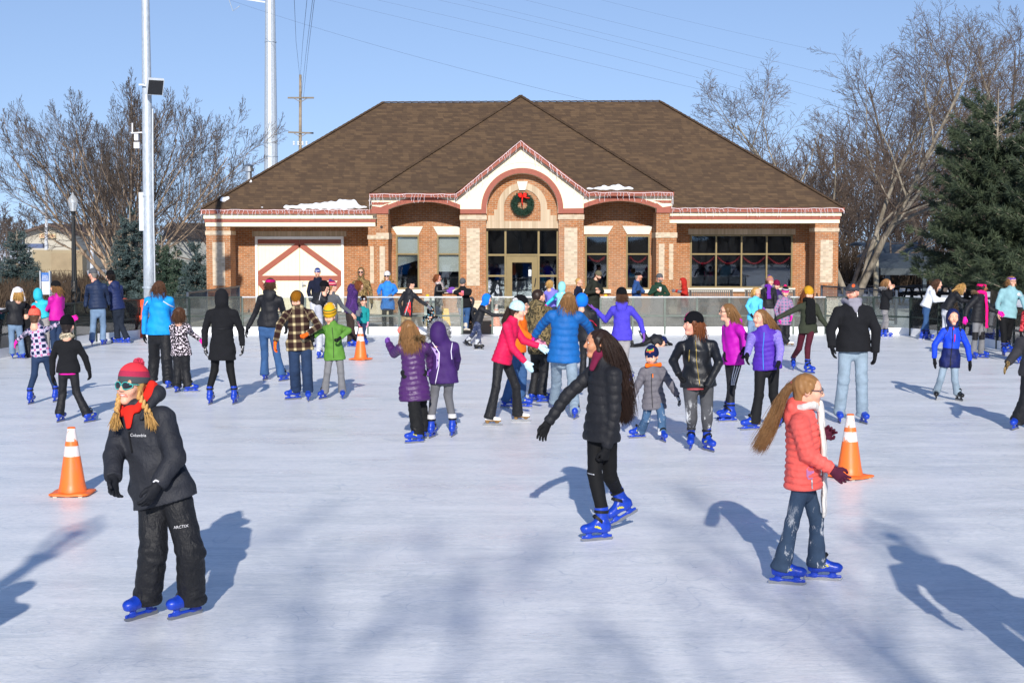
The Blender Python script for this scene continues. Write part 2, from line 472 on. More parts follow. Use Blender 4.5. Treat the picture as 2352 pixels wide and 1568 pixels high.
def m_snow():
    m = NT('snowy_ground', .9, .2); v = m.coord()
    n = m.noise(v, .32, 6, .62)
    n2 = m.noise(m.vmul(v, (1, .5, 1)), 3.2, 5, .7)
    f = m.math('ADD', m.math('MULTIPLY', n, .65), m.math('MULTIPLY', n2, .35))
    gr = m.ramp(m.noise(v, 9, 4), [(.3, (.13, .10, .055)), (.7, (.27, .21, .12))])
    m.base(m.mix(m.ramp(f, [(.36, 0.0), (.45, 1.0)]), gr, (.80, .83, .87)))
    m.bump(n2, .5, .06); return m.m
def m_pave():
    m = NT('concrete', .85, .25); v = m.coord()
    a = m.ramp(m.noise(v, 1.6, 5), [(.3, (.30, .26, .21)), (.7, (.42, .37, .30))])
    s = m.ramp(m.noise(v, .7, 5, .65), [(.55, 0.0), (.62, 1.0)])
    m.base(m.mix(s, a, (.78, .80, .83))); m.bump(m.noise(v, 30, 3), .2, .01); return m.m
g = MB(); g.add([(-700, -200, -.03), (700, -200, -.03), (700, 1500, -.03), (-700, 1500, -.03)], [(0, 1, 2, 3)])
tag(g.build('ground', m_snow()), kind='structure')
LEFT = [(-7.4, 39.0), (-8.8, 38.7), (-9.8, 37.6), (-10.5, 35.8), (-10.8, 33.4), (-10.95, 31.0), (-11.05, 28.5), (-11.1, 26.0), (-11.1, 22.0), (-11.1, 17.0)]
RIGHT = [(8.6, 39.0), (9.9, 38.9), (10.75, 38.3), (11.15, 37.1), (11.3, 35.5), (11.35, 33.2), (11.35, 31.0), (11.35, 28.6), (11.35, 25.0), (11.35, 18.0)]
g = MB()
ring = [(-11.15, .6), (11.4, .6)] + [(x + .03, y + .02) for x, y in reversed(RIGHT)] + [(x - .03, y + .02) for x, y in LEFT]
g.add([(x, y, 0) for x, y in ring], [tuple(range(len(ring)))])
tag(g.build('ice', m_ice()), kind='structure')
g = MB(); g.add([(-11.5, 39.3, -.012), (11.5, 39.3, -.012), (11.5, 60, -.012), (-11.5, 60, -.012)], [(0, 1, 2, 3)])
tag(g.build('pavement', m_pave()), kind='structure')
g = MB(); g.box(-1.45, -.45, 38.9, 46, -.02, .006); g.box(1.0, 2.46, 38.9, 46, -.02, .006)
tag(g.build('rubber_path', plain('rubber', '2b2a2a', .8, .2)), kind='structure')

# ------------------------------------------------------------------ rink barriers
M_ALU = plain('brushed_aluminium', 'b9bdc0', .35, .5, .85)
M_GREEN = plain('dark_green_metal', '2f3a36', .45, .4, .2)
M_KICK = plain('white_plastic', 'e9ebee', .5, .4, 0, .04)
def m_glass(name, haze, col):
    m = NT(name); t = m.t; out = t.nodes['Material Output']
    tr = m.n('BsdfTransparent'); tr.inputs[0].default_value = (*[min(1, c * 1.0) for c in col], 1)
    gl = m.n('BsdfGlossy'); gl.inputs['Roughness'].default_value = .04
    df = m.n('BsdfDiffuse'); df.inputs[0].default_value = (.15, .155, .145, 1)
    n = m.noise(m.coord(), 1.7, 5, .65)
    hz = m.ramp(n, [(.3, haze * .55), (.75, haze * 1.35)])
    a = m.n('MixShader'); m.l(hz, a.inputs[0]); m.l(tr.outputs[0], a.inputs[1]); m.l(df.outputs[0], a.inputs[2])
    fr = m.n('Fresnel'); fr.inputs[0].default_value = 1.45
    b = m.n('MixShader'); m.l(m.math('MULTIPLY', fr.outputs[0], 1.2), b.inputs[0]); m.l(a.outputs[0], b.inputs[1]); m.l(gl.outputs[0], b.inputs[2])
    m.l(b.outputs[0], out.inputs[0]); return m.m
G_CLEAR = m_glass('clear_panel', .16, (.84, .88, .86))
G_HAZE = m_glass('hazy_panel', .62, (.62, .64, .60))
G_SIDE = m_glass('side_panel', .22, (.78, .82, .78))
def barrier(path, label, fm, gm, rail, step=.92, end=False):
    """posts, top rail, kick plate and panes along a polyline"""
    base = (path[0][0], path[0][1], 0)
    root = empty('rink_barrier', base, label, 'barrier', 'see-through barriers round the rink')
    loc = tuple(-c for c in base)
    pts = [np.array(p) for p in path]
    kick, top = MB(), MB()
    for a, b in zip(pts[:-1], pts[1:]):
        d = b - a; L = np.linalg.norm(d); e = d / L; nrm = np.array((e[1], -e[0]))
        n = max(1, round(L / step))
        kick.bar((*a, .10), (*b, .10), .035, .20)
        top.bar((*a, 1.015), (*b, 1.015), .05, .035)
        for i in range(n):
            p, q = a + d * i / n, a + d * (i + 1) / n
            gp = MB(); gp.bar((*(p + e * .03), .60), (*(q - e * .03), .60), .012, .79); gp.build('glass_pane', gm, root, loc=loc)
        for i in range(n + (1 if end or b is pts[-1] else 0)):
            p = a + d * i / n
            w = .05 if i % 2 else .07
            po = MB(); po.bar((*p, .0), (*p, 1.0), w, .055, (e[0], e[1], 0)); po.build('post', fm, root, loc=loc)
        mr = MB(); mr.bar((*(a - nrm * .0), .50), (*b, .50), .03, .045); mr.build('middle_rail', fm, root, loc=loc)
    kick.build('kick_plate', M_KICK, root, loc=loc); top.build('top_rail', rail, root, loc=loc)
    return root
barrier([(-7.4, 39), (-1.37, 39)], 'front run of clear barrier panels before the cream double door', plain('grey_green_metal', '5d6660', .4, .5, .5), G_CLEAR, M_ALU)
barrier([(-.54, 39), (1.03, 39)], 'short barrier run between the two rink openings', plain('grey_green_metal', '5d6660'), G_CLEAR, M_ALU)
barrier([(2.43, 39), (8.6, 39)], 'front run of scratched hazy barrier panels before the wide window', plain('grey_green_metal', '5d6660'), G_HAZE, M_ALU)
barrier(LEFT, 'left corner barrier with dark posts curving past the lamp post', M_GREEN, G_SIDE, M_GREEN, 1.3)
barrier(RIGHT, 'right corner barrier with dark posts curving before the picnic tables', M_GREEN, G_SIDE, M_GREEN, 1.3)

# ------------------------------------------------------------------ the brick pavilion
BY = 51.0                                          # plane of the pillars
def X(px, Y=BY): return at(px, 600, Y)[0]
def Z(py, Y=BY): return at(1176, py, Y)[2]
def m_brick(name, cols, mortar):
    m = NT(name, .85, .2); x, y, z = m.sep(m.coord())
    v = m.comb(m.math('ADD', x, y), z, 0.0)
    b = m.n('TexBrick'); m.l(v, b.inputs['Vector'])
    m.setin(b, Color1=rgba(cols[0]), Color2=rgba(cols[1]), Mortar=rgba(mortar))
    b.inputs['Scale'].default_value = 1.0; b.inputs['Mortar Size'].default_value = .0065
    b.inputs['Brick Width'].default_value = .205; b.inputs['Row Height'].default_value = .0677; b.inputs['Bias'].default_value = -.25
    wn_ = m.n('TexWhiteNoise', noise_dimensions='2D')
    sn = m.n('VectorMath', operation='SNAP'); m.l(v, sn.inputs[0]); sn.inputs[1].default_value = (.1025, .0677, 1)
    m.l(sn.outputs[0], wn_.inputs['Vector'])
    k = m.ramp(wn_.outputs['Value'], [(0, .82), (.5, 1.0), (1, 1.14)])
    c = m.mix(1.0, b.outputs['Color'], k, 'MULTIPLY')
    c = m.mix(m.ramp(m.noise(m.coord(), .9, 4), [(.4, 0.0), (.8, .25)]), c, (.5, .42, .33))
    m.base(c); m.bump(m.math('SUBTRACT', 1.0, b.outputs['Fac']), .5, .006); return m.m
BRICK = m_brick('red_brick', [(.385, .142, .045), (.275, .105, .036)], (.42, .335, .235))
CREAMB = m_brick('cream_brick', [(.58, .47, .34), (.47, .37, .25)], (.56, .47, .37))
def m_soldier():
    m = NT('cream_soldier_course', .85, .2); x, y, z = m.sep(m.coord())
    b = m.n('TexBrick'); m.l(m.comb(m.math('MULTIPLY', z, .34), m.math('ADD', x, y), 0.0), b.inputs['Vector'])
    m.setin(b, Color1=rgba((.60, .48, .34)), Color2=rgba((.42, .32, .21)), Mortar=rgba((.46, .38, .29)))
    b.inputs['Scale'].default_value = 1; b.inputs['Mortar Size'].default_value = .005; b.inputs['Brick Width'].default_value = 4.0; b.inputs['Row Height'].default_value = .0677
    m.base(b.outputs['Color']); return m.m
SOLD = m_soldier()
CREAM = plain('cream_paint', 'ece2c4', .55, .35, 0, .03)
RED = plain('barn_red_paint', '985646', .6, .3, 0, .07)
STONE = plain('limestone', 'cdbfa6', .85, .2, 0, .1, 5, .2)
WSTONE = plain('pale_stone', 'ddd6c8', .8, .2, 0, .05)
BRONZE = plain('bronze_frame', '7c6c48', .4, .5, .35, .06)
DARKIN = plain('dark_interior', '23272e', .9, .1)  # the dimness indoors is put into this colour
def m_pane():
    m = NT('window_glass'); out = m.t.nodes['Material Output']
    tr = m.n('BsdfTransparent'); tr.inputs[0].default_value = (.93, .95, .96, 1)
    gl = m.n('BsdfGlossy'); gl.inputs['Roughness'].default_value = .02; gl.inputs[0].default_value = (.8, .88, 1, 1)
    fr = m.n('Fresnel'); fr.inputs[0].default_value = 1.5
    b = m.n('MixShader'); m.l(m.math('MULTIPLY', fr.outputs[0], 1.7), b.inputs[0]); m.l(tr.outputs[0], b.inputs[1]); m.l(gl.outputs[0], b.inputs[2])
    m.l(b.outputs[0], out.inputs[0]); return m.m
PANE = m_pane()
def m_shingle():
    m = NT('shingle_roof', .95, .1); x, y, z = m.sep(m.coord())
    ox = m.math('ADD', x, m.math('MULTIPLY', y, .0))
    acc = None
    v = m.comb(m.math('ADD', x, m.math('MULTIPLY', y, .35)), m.math('ADD', z, m.math('MULTIPLY', y, .15)), 0.0)
    def cells(w, h, off):
        o = m.n('VectorMath', operation='ADD'); m.l(v, o.inputs[0]); o.inputs[1].default_value = (off, 0, 0)
        row = m.math('FLOOR', m.math('DIVIDE', m.sep(v)[1], h))
        sh = m.math('MULTIPLY', m.math('FRACT', m.math('MULTIPLY', row, .618)), w * 3)
        q = m.comb(m.math('FLOOR', m.math('DIVIDE', m.math('ADD', m.sep(o.outputs[0])[0], sh), w)), row, off)
        wnn = m.n('TexWhiteNoise', noise_dimensions='3D'); m.l(q, wnn.inputs['Vector']); return wnn.outputs['Value']
    a = m.math('MULTIPLY', m.math('ADD', cells(.20, .098, 0.0), cells(.33, .098, 11.3)), .5)
    a = m.math('ADD', m.math('MULTIPLY', a, .75), m.math('MULTIPLY', m.noise(v, .9, 3), .25))
    c = m.ramp(a, [(.25, (.084, .056, .038)), (.48, (.098, .065, .042)), (.62, (.118, .077, .047)), (.85, (.138, .090, .054))])
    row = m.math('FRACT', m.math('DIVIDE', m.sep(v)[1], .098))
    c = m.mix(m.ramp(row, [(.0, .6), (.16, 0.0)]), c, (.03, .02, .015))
    m.base(c); m.bump(m.math('ADD', row, m.noise(v, 60, 2)), .35, .02); return m.m
SHING = m_shingle()
PB = (0.5, 53.0, 0.0); PL = tuple(-c for c in PB)
pav = empty('brick_pavilion', PB, 'red brick warming house with a brown hipped roof and cream arched gable', 'building')
def part(mb, name, mat, parent=None, label=None, smooth=False):
    o = mb.build(name, mat, parent or pav, smooth, PL if parent is None else (0, 0, 0))
    if label: o['label'] = label
    return o
def wall_holes(x0, x1, z0, z1, y0, y1, holes):
    mb = MB()
    xs = sorted({x0, x1, *[h[0] for h in holes], *[h[1] for h in holes]}); zs = sorted({z0, z1, *[h[2] for h in holes], *[h[3] for h in holes]})
    for a, b in zip(xs[:-1], xs[1:]):
        run = None
        cells = [not any(h[0] <= (a + b) / 2 <= h[1] and h[2] <= (c + d) / 2 <= h[3] for h in holes) for c, d in zip(zs[:-1], zs[1:])]
        i = 0
        while i < len(cells):
            if cells[i]:
                j = i
                while j + 1 < len(cells) and cells[j + 1]: j += 1
                mb.box(a, b, y0, y1, zs[i], zs[j + 1]); i = j + 1
            else: i += 1
    return mb
RW = 52.5                                          # recessed walls
xl, xr = X(474), X(1926)
# window openings, given as pixels of the photograph measured on the recessed wall
def rect(a, b, c, d, Y): return (X(a, Y), X(b, Y), Z(d, Y), Z(c, Y))
CW = 52.0                                          # central wall
WIN_L = [rect(910, 963, 540.5, 664, CW), rect(1004, 1057, 540.5, 664, CW)]
WIN_R = [rect(1344, 1397, 540.5, 664, CW), rect(1438, 1492, 540.5, 664, CW)]
DOORB = rect(587, 790, 543, 720, RW); WIDE = rect(1585, 1820, 539, 661, RW)
SF = 51.15
STORE = (X(1116.5, SF), X(1283, SF), 0.0, Z(525, SF))
EAV = 4.35
part(wall_holes(X(529, RW) - .3, X(890, RW), 0, 3.75, RW, RW + .3, [DOORB]), 'wall', BRICK)
part(wall_holes(X(1508, RW), X(1872, RW) + .3, 0, 3.75, RW, RW + .3, [WIDE]), 'wall', BRICK)
part(wall_holes(X(880, CW), X(1118, CW), 0, EAV, CW, CW + .3, WIN_L), 'wall', BRICK)
part(wall_holes(X(1282, CW), X(1515, CW), 0, EAV, CW, CW + .3, WIN_R), 'wall', BRICK)
w = MB(); w.box(xl, xl + .35, RW + .3, 63, 0, 3.6); w.box(xr - .35, xr, RW + .3, 63, 0, 3.6); w.box(xl, xr, 63, 63.3, 0, 3.6)
part(w, 'wall', BRICK)
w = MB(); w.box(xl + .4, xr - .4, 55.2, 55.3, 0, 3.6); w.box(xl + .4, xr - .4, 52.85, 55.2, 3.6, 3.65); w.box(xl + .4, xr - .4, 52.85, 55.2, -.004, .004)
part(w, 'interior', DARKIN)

def pillar(a, b, y0, y1, ztop, band, panels, base=True):
    """brick pillar; band = (top px, bottom px) of its cream course, panels = cream inlays"""
    x0, x1 = X(a, y0), X(b, y0)
    mb = MB(); mb.box(x0, x1, y0, y1, .42, ztop)
    o = part(mb, 'pillar', BRICK)
    cb = MB(); cb.box(x0 - .025, x1 + .025, y0 - .025, y1 - .01, Z(band[1], y0), Z(band[0], y0)); cb.build('cream_band', CREAMB, o)
    for (pa, pb, pc, pd) in panels:
        cp = MB(); cp.box(X(pa, y0), X(pb, y0), y0 - .012, y0 + .05, Z(pd, y0), Z(pc, y0)); cp.build('cream_inlay', CREAMB, o)
    bs = MB(); bs.box(x0 - .03, x1 + .03, y0 - .03, y1, 0, .42); bs.box(x0 - .05, x1 + .05, y0 - .05, y1, .42, .50); bs.build('plinth', STONE, o)
    return o
FY = 50.6                                          # front of the raised central block
pillar(474, 529.5, BY, BY + .95, Z(520), (530.3, 539.6), [(488.4, 517, 556.7, 656)])
pillar(1871.5, 1925, BY, BY + .95, Z(512), (523.5, 532), [(1884, 1912.6, 551, 649)])
pillar(846, 870, BY, RW, Z(520), (540, 549), [(850, 859, 566, 650)])
pillar(866, 892, FY, CW, Z(491, FY), (535, 549), [(872, 884.5, 566, 650)])
pillar(1507, 1537, FY, CW, Z(487, FY), (534, 546), [(1513, 1526, 560, 642)])
pillar(1532, 1553.5, BY, RW, Z(512), (534, 546), [(1536, 1546, 560, 642)])
pillar(1057.5, 1116.5, FY, CW, Z(491, FY), (494.6, 505), [(1071.7, 1102, 524, 656)])
pillar(1283, 1340, FY, CW, Z(490, FY), (493, 504), [(1296, 1326, 523, 654)])

# ---- eaves: red gutter, cream and red boards stacked, each a little further back
def fascia(a, b, Yf, rows, depth=.9):
    top = MB()
    for k, (c, d, mat, pr) in enumerate(rows):
        mb = MB(); mb.box(X(a, Yf) - pr * .6, X(b, Yf) + pr * .6, Yf - pr, Yf + depth, Z(d, Yf), Z(c, Yf))
        part(mb, 'eave_board', mat)
rows_l = [(480.5, 491.5, RED, .22), (491.5, 502.5, CREAM, .10), (502.5, 510.5, RED, .05), (510.5, 520, CREAM, .02)]
fascia(474, 862, BY - .02, rows_l)
rows_r = [(477, 487.5, RED, .22), (487.5, 496, CREAM, .10), (496, 504, RED, .05), (504, 512.5, CREAM, .02)]
fascia(1538, 1926, BY - .02, rows_r)
sof = MB(); sof.box(X(474), X(870), BY + .86, RW, Z(518), Z(508)); sof.box(X(1530), X(1926), BY + .86, RW, Z(511), Z(503))
part(sof, 'soffit', plain('soffit_paint', 'b9ab92', .8, .2))

# ---- arched gable front (all in the plane FY)
def arc(cx, cy, rx, ry, a0, a1, n):
    return [(cx + rx * math.cos(R(a0 + (a1 - a0) * i / n)), cy - ry * math.sin(R(a0 + (a1 - a0) * i / n))) for i in range(n + 1)]
def W(pts, Y=FY): return [(X(p[0], Y), Z(p[1], Y)) for p in pts]
CXA, SPR, RA = 1199.5, 480.0, 81.5                 # big arch: centre, spring line, inner radius (px)
def seg(x0, x1, ys, yc, n=14):                     # shallow arch between x0 and x1, springing ys, crown yc
    return [(x0 + (x1 - x0) * i / n, ys - (ys - yc) * (1 - (2 * i / n - 1) ** 2)) for i in range(n + 1)]
LA, RAp = (893, 1057.5, 480.5, 463.5), (1340, 1507, 478, 461.5)
out = [(855, 491), (855, 454), (1044, 453)] + [(1050, 449.5), (1196.5, 333), (1345, 446)] + [(1352, 450), (1541, 449), (1541, 487)]
low = [(1507, 487)] + list(reversed(seg(*RAp))) + [(1340, 490), (CXA + RA, 490)] + arc(CXA, SPR, RA, RA, 0, 180, 28) + [(CXA - RA, 491), (1057.5, 491)] + list(reversed(seg(*LA))) + [(893, 491)]
mb = MB(); mb.poly(W(out + low), FY - .04, FY + .35); gable = part(mb, 'gable_front', CREAM)
for k, (rin, rout) in enumerate(((0.5, 12.5), (25, 27.5))):
    o_, i_ = arc(CXA, SPR, RA + rout, RA + rout, 0, 180, 28), arc(CXA, SPR, RA + rin, RA + rin, 0, 180, 28)
    if k == 0:
        pl = [(CXA + RA + rout, 490.5)] + o_ + [(CXA - RA - rout, 490.5), (CXA - RA - rin, 490.5)] + list(reversed(i_)) + [(CXA + RA + rin, 490.5)]
    else: pl = o_ + list(reversed(i_))
    mb = MB(); mb.poly(W(pl), FY - (.10 if k == 0 else .055), FY + .02); mb.build('arch_band', RED if k == 0 else CREAM, gable)
for (x0, x1, ys, yc), ea in ((LA, 855), (RAp, 1541)):
    up = [(px, py - (12 - 2 * abs(2 * (px - x0) / (x1 - x0) - 1))) for px, py in seg(x0, x1, ys, yc)]
    dn = [(px, py) for px, py in seg(x0, x1, ys, yc)]
    mb = MB(); mb.poly(W(up + list(reversed(dn))), FY - .07, FY + .02)
    yb = 491 if ea == 855 else 489
    lo, hi = (ea, x0) if ea == 855 else (x1, ea)
    mb.poly(W([(lo, 473), (lo + 20 if ea == 855 else lo, 466 if ea != 855 else 476), (hi - (0 if ea == 855 else 20), 468 if ea == 855 else 476), (hi, 480 if ea == 855 else 473), (hi, yb), (lo, yb)]), FY - .065, FY + .02)
    mb.build('arch_band', RED, gable)
mb = MB(); mb.poly(W([(1057.5, 480.6), (CXA - RA - 12.6, 480.6), (CXA - RA - 12.6, 491), (1057.5, 491)]), FY - .068, FY); mb.poly(W([(CXA + RA + 12.6, 479), (1340, 478.2), (1340, 490), (CXA + RA + 12.6, 490)]), FY - .068, FY); mb.build('arch_band', RED, gable)
# rake boards and eave gutter of the centre
mb = MB()
for a, b in (((1046, 447), (1196.5, 323)), ((1196.5, 323), (1352, 443))):
    dx = 13 if a[0] < 1196 else -13
    p = W([a, b, (b[0], b[1] + 13.5), (a[0], a[1] + 11)] if a[0] < 1190 else [a, b, (b[0], b[1] + 11), (a[0], a[1] + 13.5)])
    mb.poly(p, FY - .30, FY + .02)
mb.build('rake_board', RED, gable)
mb = MB(); mb.poly(W([(851, 443.5), (1046, 443.5), (1053, 454), (851, 454)]), FY - .28, FY + .5); part(mb, 'eave_board', RED); mb = MB(); mb.poly(W([(1346, 440), (1545, 440), (1545, 450.5), (1340, 450.5)]), FY - .28, FY + .5)
part(mb, 'eave_board', RED)
mb = MB(); mb.poly(W([(855, 464.5), (900, 464.5), (880, 470.5), (855, 470.5)]), FY - .06, FY); mb.poly(W([(1541, 460.5), (1500, 460.5), (1520, 466.5), (1541, 466.5)]), FY - .06, FY)
mb.build('arch_band', RED, gable)
mb = MB(); mb.box(X(851, FY), X(856, FY) + .05, FY + .36, 52.6, Z(490, FY), Z(445, FY)); mb.box(X(1540, FY) - .05, X(1545, FY), FY + .36, 52.6, Z(487, FY), Z(441, FY))
part(mb, 'gable_return', CREAM)
# brick tympanum with its cream arch
TY = FY + .32
def WT(p): return W(p, TY)
tp = [(1112, 523.3), (1112, 470)] + list(reversed(arc(CXA, SPR, RA + 6, RA + 6, 0, 180, 28))) + [(1288, 470), (1288, 523.3)]
mb = MB(); mb.poly(WT(tp), TY, TY + .3); tym = part(mb, 'arch_wall', BRICK)
ao, ai = arc(1199.5, 477, 57, 57, 0, 180, 22), arc(1199.5, 477, 42, 42, 0, 180, 22)
mb = MB(); mb.poly(WT([(1256.5, 481)] + ao + [(1142.5, 481), (1157.5, 481)] + list(reversed(ai)) + [(1241.5, 481)]), TY - .04, TY + .05)
mb.poly(WT([(1135, 481), (1157.4, 481), (1157.4, 508), (1121, 508), (1121, 495), (1135, 495)]), TY - .045, TY + .05)
mb.poly(WT([(1241.6, 481), (1264, 481), (1264, 495), (1278, 495), (1278, 508), (1241.6, 508)]), TY - .045, TY + .05)
mb.poly(WT([(1117, 508.2), (1283, 508.2), (1283, 524.5), (1117, 524.5)]), TY - .05, TY + .05)
mb.build('cream_arch', SOLD, tym)
mb = MB(); mb.poly(WT([(1187, 417), (1212, 417), (1206.5, 437), (1192.5, 437)]), TY - .09, TY + .05); mb.build('keystone', WSTONE, tym)

# ---- windows
BLIND = plain('window_blind', 'e6ebe2', .8, .2, 0, .04)
def window(r, Y, label, vs=(), hs=(), fw=.055, sill=True, lintel=None, blind=None, name='window'):
    x0, x1, z0, z1 = r
    f = MB()
    f.box(x0, x0 + fw, Y - .05, Y + .1, z0, z1); f.box(x1 - fw, x1, Y - .05, Y + .1, z0, z1)
    f.box(x0 + fw, x1 - fw, Y - .05, Y + .1, z0, z0 + fw); f.box(x0 + fw, x1 - fw, Y - .05, Y + .1, z1 - fw, z1)
    for v in vs: f.box(v - fw / 2, v + fw / 2, Y - .045, Y + .09, z0 + fw, z1 - fw)
    for (h, a, b) in hs: f.box(a, b, Y - .042, Y + .085, h - fw / 2, h + fw / 2)
    o = part(f, name, BRONZE, None, label)
    p = MB(); p.box(x0 + fw * .5, x1 - fw * .5, Y + .02, Y + .03, z0 + fw * .5, z1 - fw * .5); p.build('pane', PANE, o)
    if sill:
        s_ = MB(); s_.box(x0 - .08, x1 + .1, Y - .12, Y + .02, z0 - .14, z0 - .003); s_.build('sill', WSTONE, o)
    if lintel:
        l_ = MB(); l_.poly([(X(a, Y), Z(b, Y)) for a, b in lintel], Y - .05, Y + .05); l_.build('lintel', WSTONE, o)
    if blind:
        b_ = MB()
        for (c, d, e) in blind:                    # top, bottom left, bottom right (px)
            n = 26
            for i in range(n):
                t = i / n
                za, zb = Z(c, Y) * (1 - t) + Z(d, Y) * t, Z(c, Y) * (1 - t) + Z(e, Y) * t
                st = (Z(c, Y) - Z(d, Y)) / n * .8
                b_.add([(x0 + .06, Y + .10, za), (x1 - .06, Y + .10, zb), (x1 - .06, Y + .115, zb - st * (Z(c, Y) - Z(e, Y)) / max(1e-3, Z(c, Y) - Z(d, Y))), (x0 + .06, Y + .115, za - st)], [(0, 1, 2, 3)])
        b_.build('blind', BLIND, o)
    return o
hz = Z(583.5, CW)
window(WIN_L[0], CW, 'window with a crooked half-drawn blind', hs=[(hz, WIN_L[0][0] + .05, WIN_L[0][1] - .05)], lintel=[(900, 520), (972, 520), (962, 539.5), (912, 539.5)], blind=[(543, 582, 582), (586, 612, 598)])
window(WIN_L[1], CW, 'window with a straight half-drawn blind', hs=[(hz, WIN_L[1][0] + .05, WIN_L[1][1] - .05)], lintel=[(995, 520), (1056, 520), (1056, 539.5), (1006, 539.5)], blind=[(543, 582, 582), (586, 624, 624)])
window(WIN_R[0], CW, 'dark window with a red garland beside the door', hs=[(hz, WIN_R[0][0] + .05, WIN_R[0][1] - .05)], lintel=[(1341, 519), (1408, 519), (1396, 538), (1341, 538)])
window(WIN_R[1], CW, 'dark window with a red garland beside the outer pillar', hs=[(hz, WIN_R[1][0] + .05, WIN_R[1][1] - .05)], lintel=[(1429, 519), (1498, 519), (1491, 538), (1440, 538)])
hw = Z(583.5, RW)
window(WIDE, RW, 'wide eight-pane window with red garlands', vs=[X(1644.5, RW), X(1702.7, RW), X(1760.5, RW)], hs=[(hw, a + .03, b - .03) for a, b in zip([WIDE[0] + .03, X(1644.5, RW), X(1702.7, RW), X(1760.5, RW)], [X(1644.5, RW), X(1702.7, RW), X(1760.5, RW), WIDE[1] - .03])])
for (a, b, c, d) in ((580, 796, 531, 543), (1580, 1826, 525.5, 538.5)):
    s_ = MB(); s_.box(X(a, RW), X(b, RW), RW - .03, RW + .02, Z(d, RW), Z(c, RW)); part(s_, 'lintel_course', SOLD)
# storefront with the glazed door
x0, x1, z0, z1 = STORE
v1, v2 = X(1161, SF), X(1237, SF); h1 = Z(585.5, SF); h2 = Z(633.5, SF)
store = window(STORE, SF, 'bronze glazed entrance front', vs=[v1, v2], hs=[(h1, x0 + .05, v1 - .03), (h1, v1 + .03, v2 - .03), (h1, v2 + .03, x1 - .05), (h2, x0 + .05, v1 - .03), (h2, v2 + .03, x1 - .05)], fw=.07, sill=False, name='entrance')
d_ = MB(); dl, dr = v1 + .04, v2 - .04; dz = h1 - .05
d_.box(dl, dl + .2, SF - .07, SF + .01, .02, dz); d_.box(dr - .2, dr, SF - .07, SF + .01, .02, dz); d_.box(dl + .2, dr - .2, SF - .07, SF + .01, dz - .22, dz); d_.box(dl + .2, dr - .2, SF - .07, SF + .01, .02, .3)
door = d_.build('door', BRONZE, store)
h_ = MB(); hx = dr - .1; h_.tube([(hx, SF - .08, 1.0), (hx, SF - .16, 1.0), (hx + .04, SF - .16, 1.28), (hx + .04, SF - .08, 1.28)], .018); h_.build('handle', plain('black_iron', '151515', .5, .4), door)
n_ = MB(); n_.box(dr - .32, dr - .22, SF - .002, SF + .004, 1.35, 1.58); n_.build('notice', plain('paper', 'dfe6e6', .8, .2), door)
# cream double door with red bracing
x0, x1, z0, z1 = DOORB; DY = RW - .02
f = MB(); f.box(x0, x0 + .09, DY - .06, RW + .1, 0, z1); f.box(x1 - .09, x1, DY - .06, RW + .1, 0, z1); f.box(x0 + .09, x1 - .09, DY - .06, RW + .1, z1 - .1, z1)
bd = part(f, 'barn_door_frame', plain('white_paint', 'eeeeea', .5, .4, 0, .03))
for s in (0, 1):
    xm = (x0 + x1) / 2; a, b = (x0 + .1, xm - .006) if s == 0 else (xm + .006, x1 - .1)
    lf = MB(); n = 11
    for i in range(n):
        lf.box(a + (b - a) * i / n + .004, a + (b - a) * (i + 1) / n - .004, DY, DY + .05, .03, z1 - .11)
    lf.box(a, b, DY + .012, DY + .06, .03, z1 - .11)
    leaf = lf.build('door_leaf', CREAM, bd)
    br = MB(); zt, zm = z1 - .12, Z(638, RW)
    br.box(a, b, DY - .022, DY - .002, zt - .15, zt); br.box(a, b, DY - .022, DY - .002, zm - .10, zm + .08)
    out_x, in_x = (a, b) if s == 0 else (b, a)
    br.bar((out_x, DY - .014, zm + .12), (in_x, DY - .014, zt - .16), .20, .024, (0, -1, 0))
    br.bar((out_x, DY - .015, zm - .1), ((a + b) / 2 + (0.1 if s == 0 else -.1), DY - .015, .1), .20, .022, (0, -1, 0))
    br.build('brace', RED, leaf)
hd = MB(); hx = xm + .1; hd.box(hx - .04, hx + .04, DY - .03, DY - .003, .92, 1.12); hd.tube([(hx, DY - .03, 1.0), (hx, DY - .09, 1.0), (hx + .13, DY - .09, 1.0)], .018); hd.build('handle', M_ALU, bd)

# ---- roof
YE, YR = BY - .26, BY + 5.9
zl, zr = Z(480.5, YE), Z(477, YE)
eL, eR = at(462, 480.5, YE), at(1938, 477, YE)
rL, rR = at(880, 236, YR), at(1515, 233, YR)
bL, bR = np.array((eL[0], 2 * YR - YE, eL[2])), np.array((eR[0], 2 * YR - YE, eR[2]))
mb = MB()
CE = FY - .3
cL, cR, ap = at(848, 443.5, CE), at(1548, 440.5, CE), at(1196, 221, YR + .1)
def kback(c):                                      # where the centre's side eave meets the main slope
    t = (c[2] - eL[2]) / (rL[2] - eL[2]); return np.array((c[0], YE + t * (YR - YE) + .05, c[2]))
gz = at(1196.5, 321.5, FY - .32); gl, gr = at(1044, 446.5, FY - .32), at(1353, 442.5, FY - .32)
sl = (ap[2] - cL[2]) / (ap[1] - cL[1])
gb = np.array((gz[0], cL[1] + (gz[2] - cL[2]) / sl + .3, gz[2]))
kL, kR = kback(cL), kback(cR); nx0, nx1 = np.array((cL[0], YE, eL[2])), np.array((cR[0], YE, eR[2])); mid = np.array((ap[0], YR - .2, rL[2] - .15))
def fan(mb_, c, ring_): mb_.add([c] + ring_, [(0, i, i + 1) for i in range(1, len(ring_))])
mb.add([eL, nx0, kL, mid, rL], [(0, 1, 2), (0, 2, 4), (2, 3, 4)]); mb.add([eR, nx1, kR, mid, rR], [(1, 0, 2), (2, 0, 4), (3, 2, 4)]); mb.add([rL, mid, rR], [(0, 1, 2)])
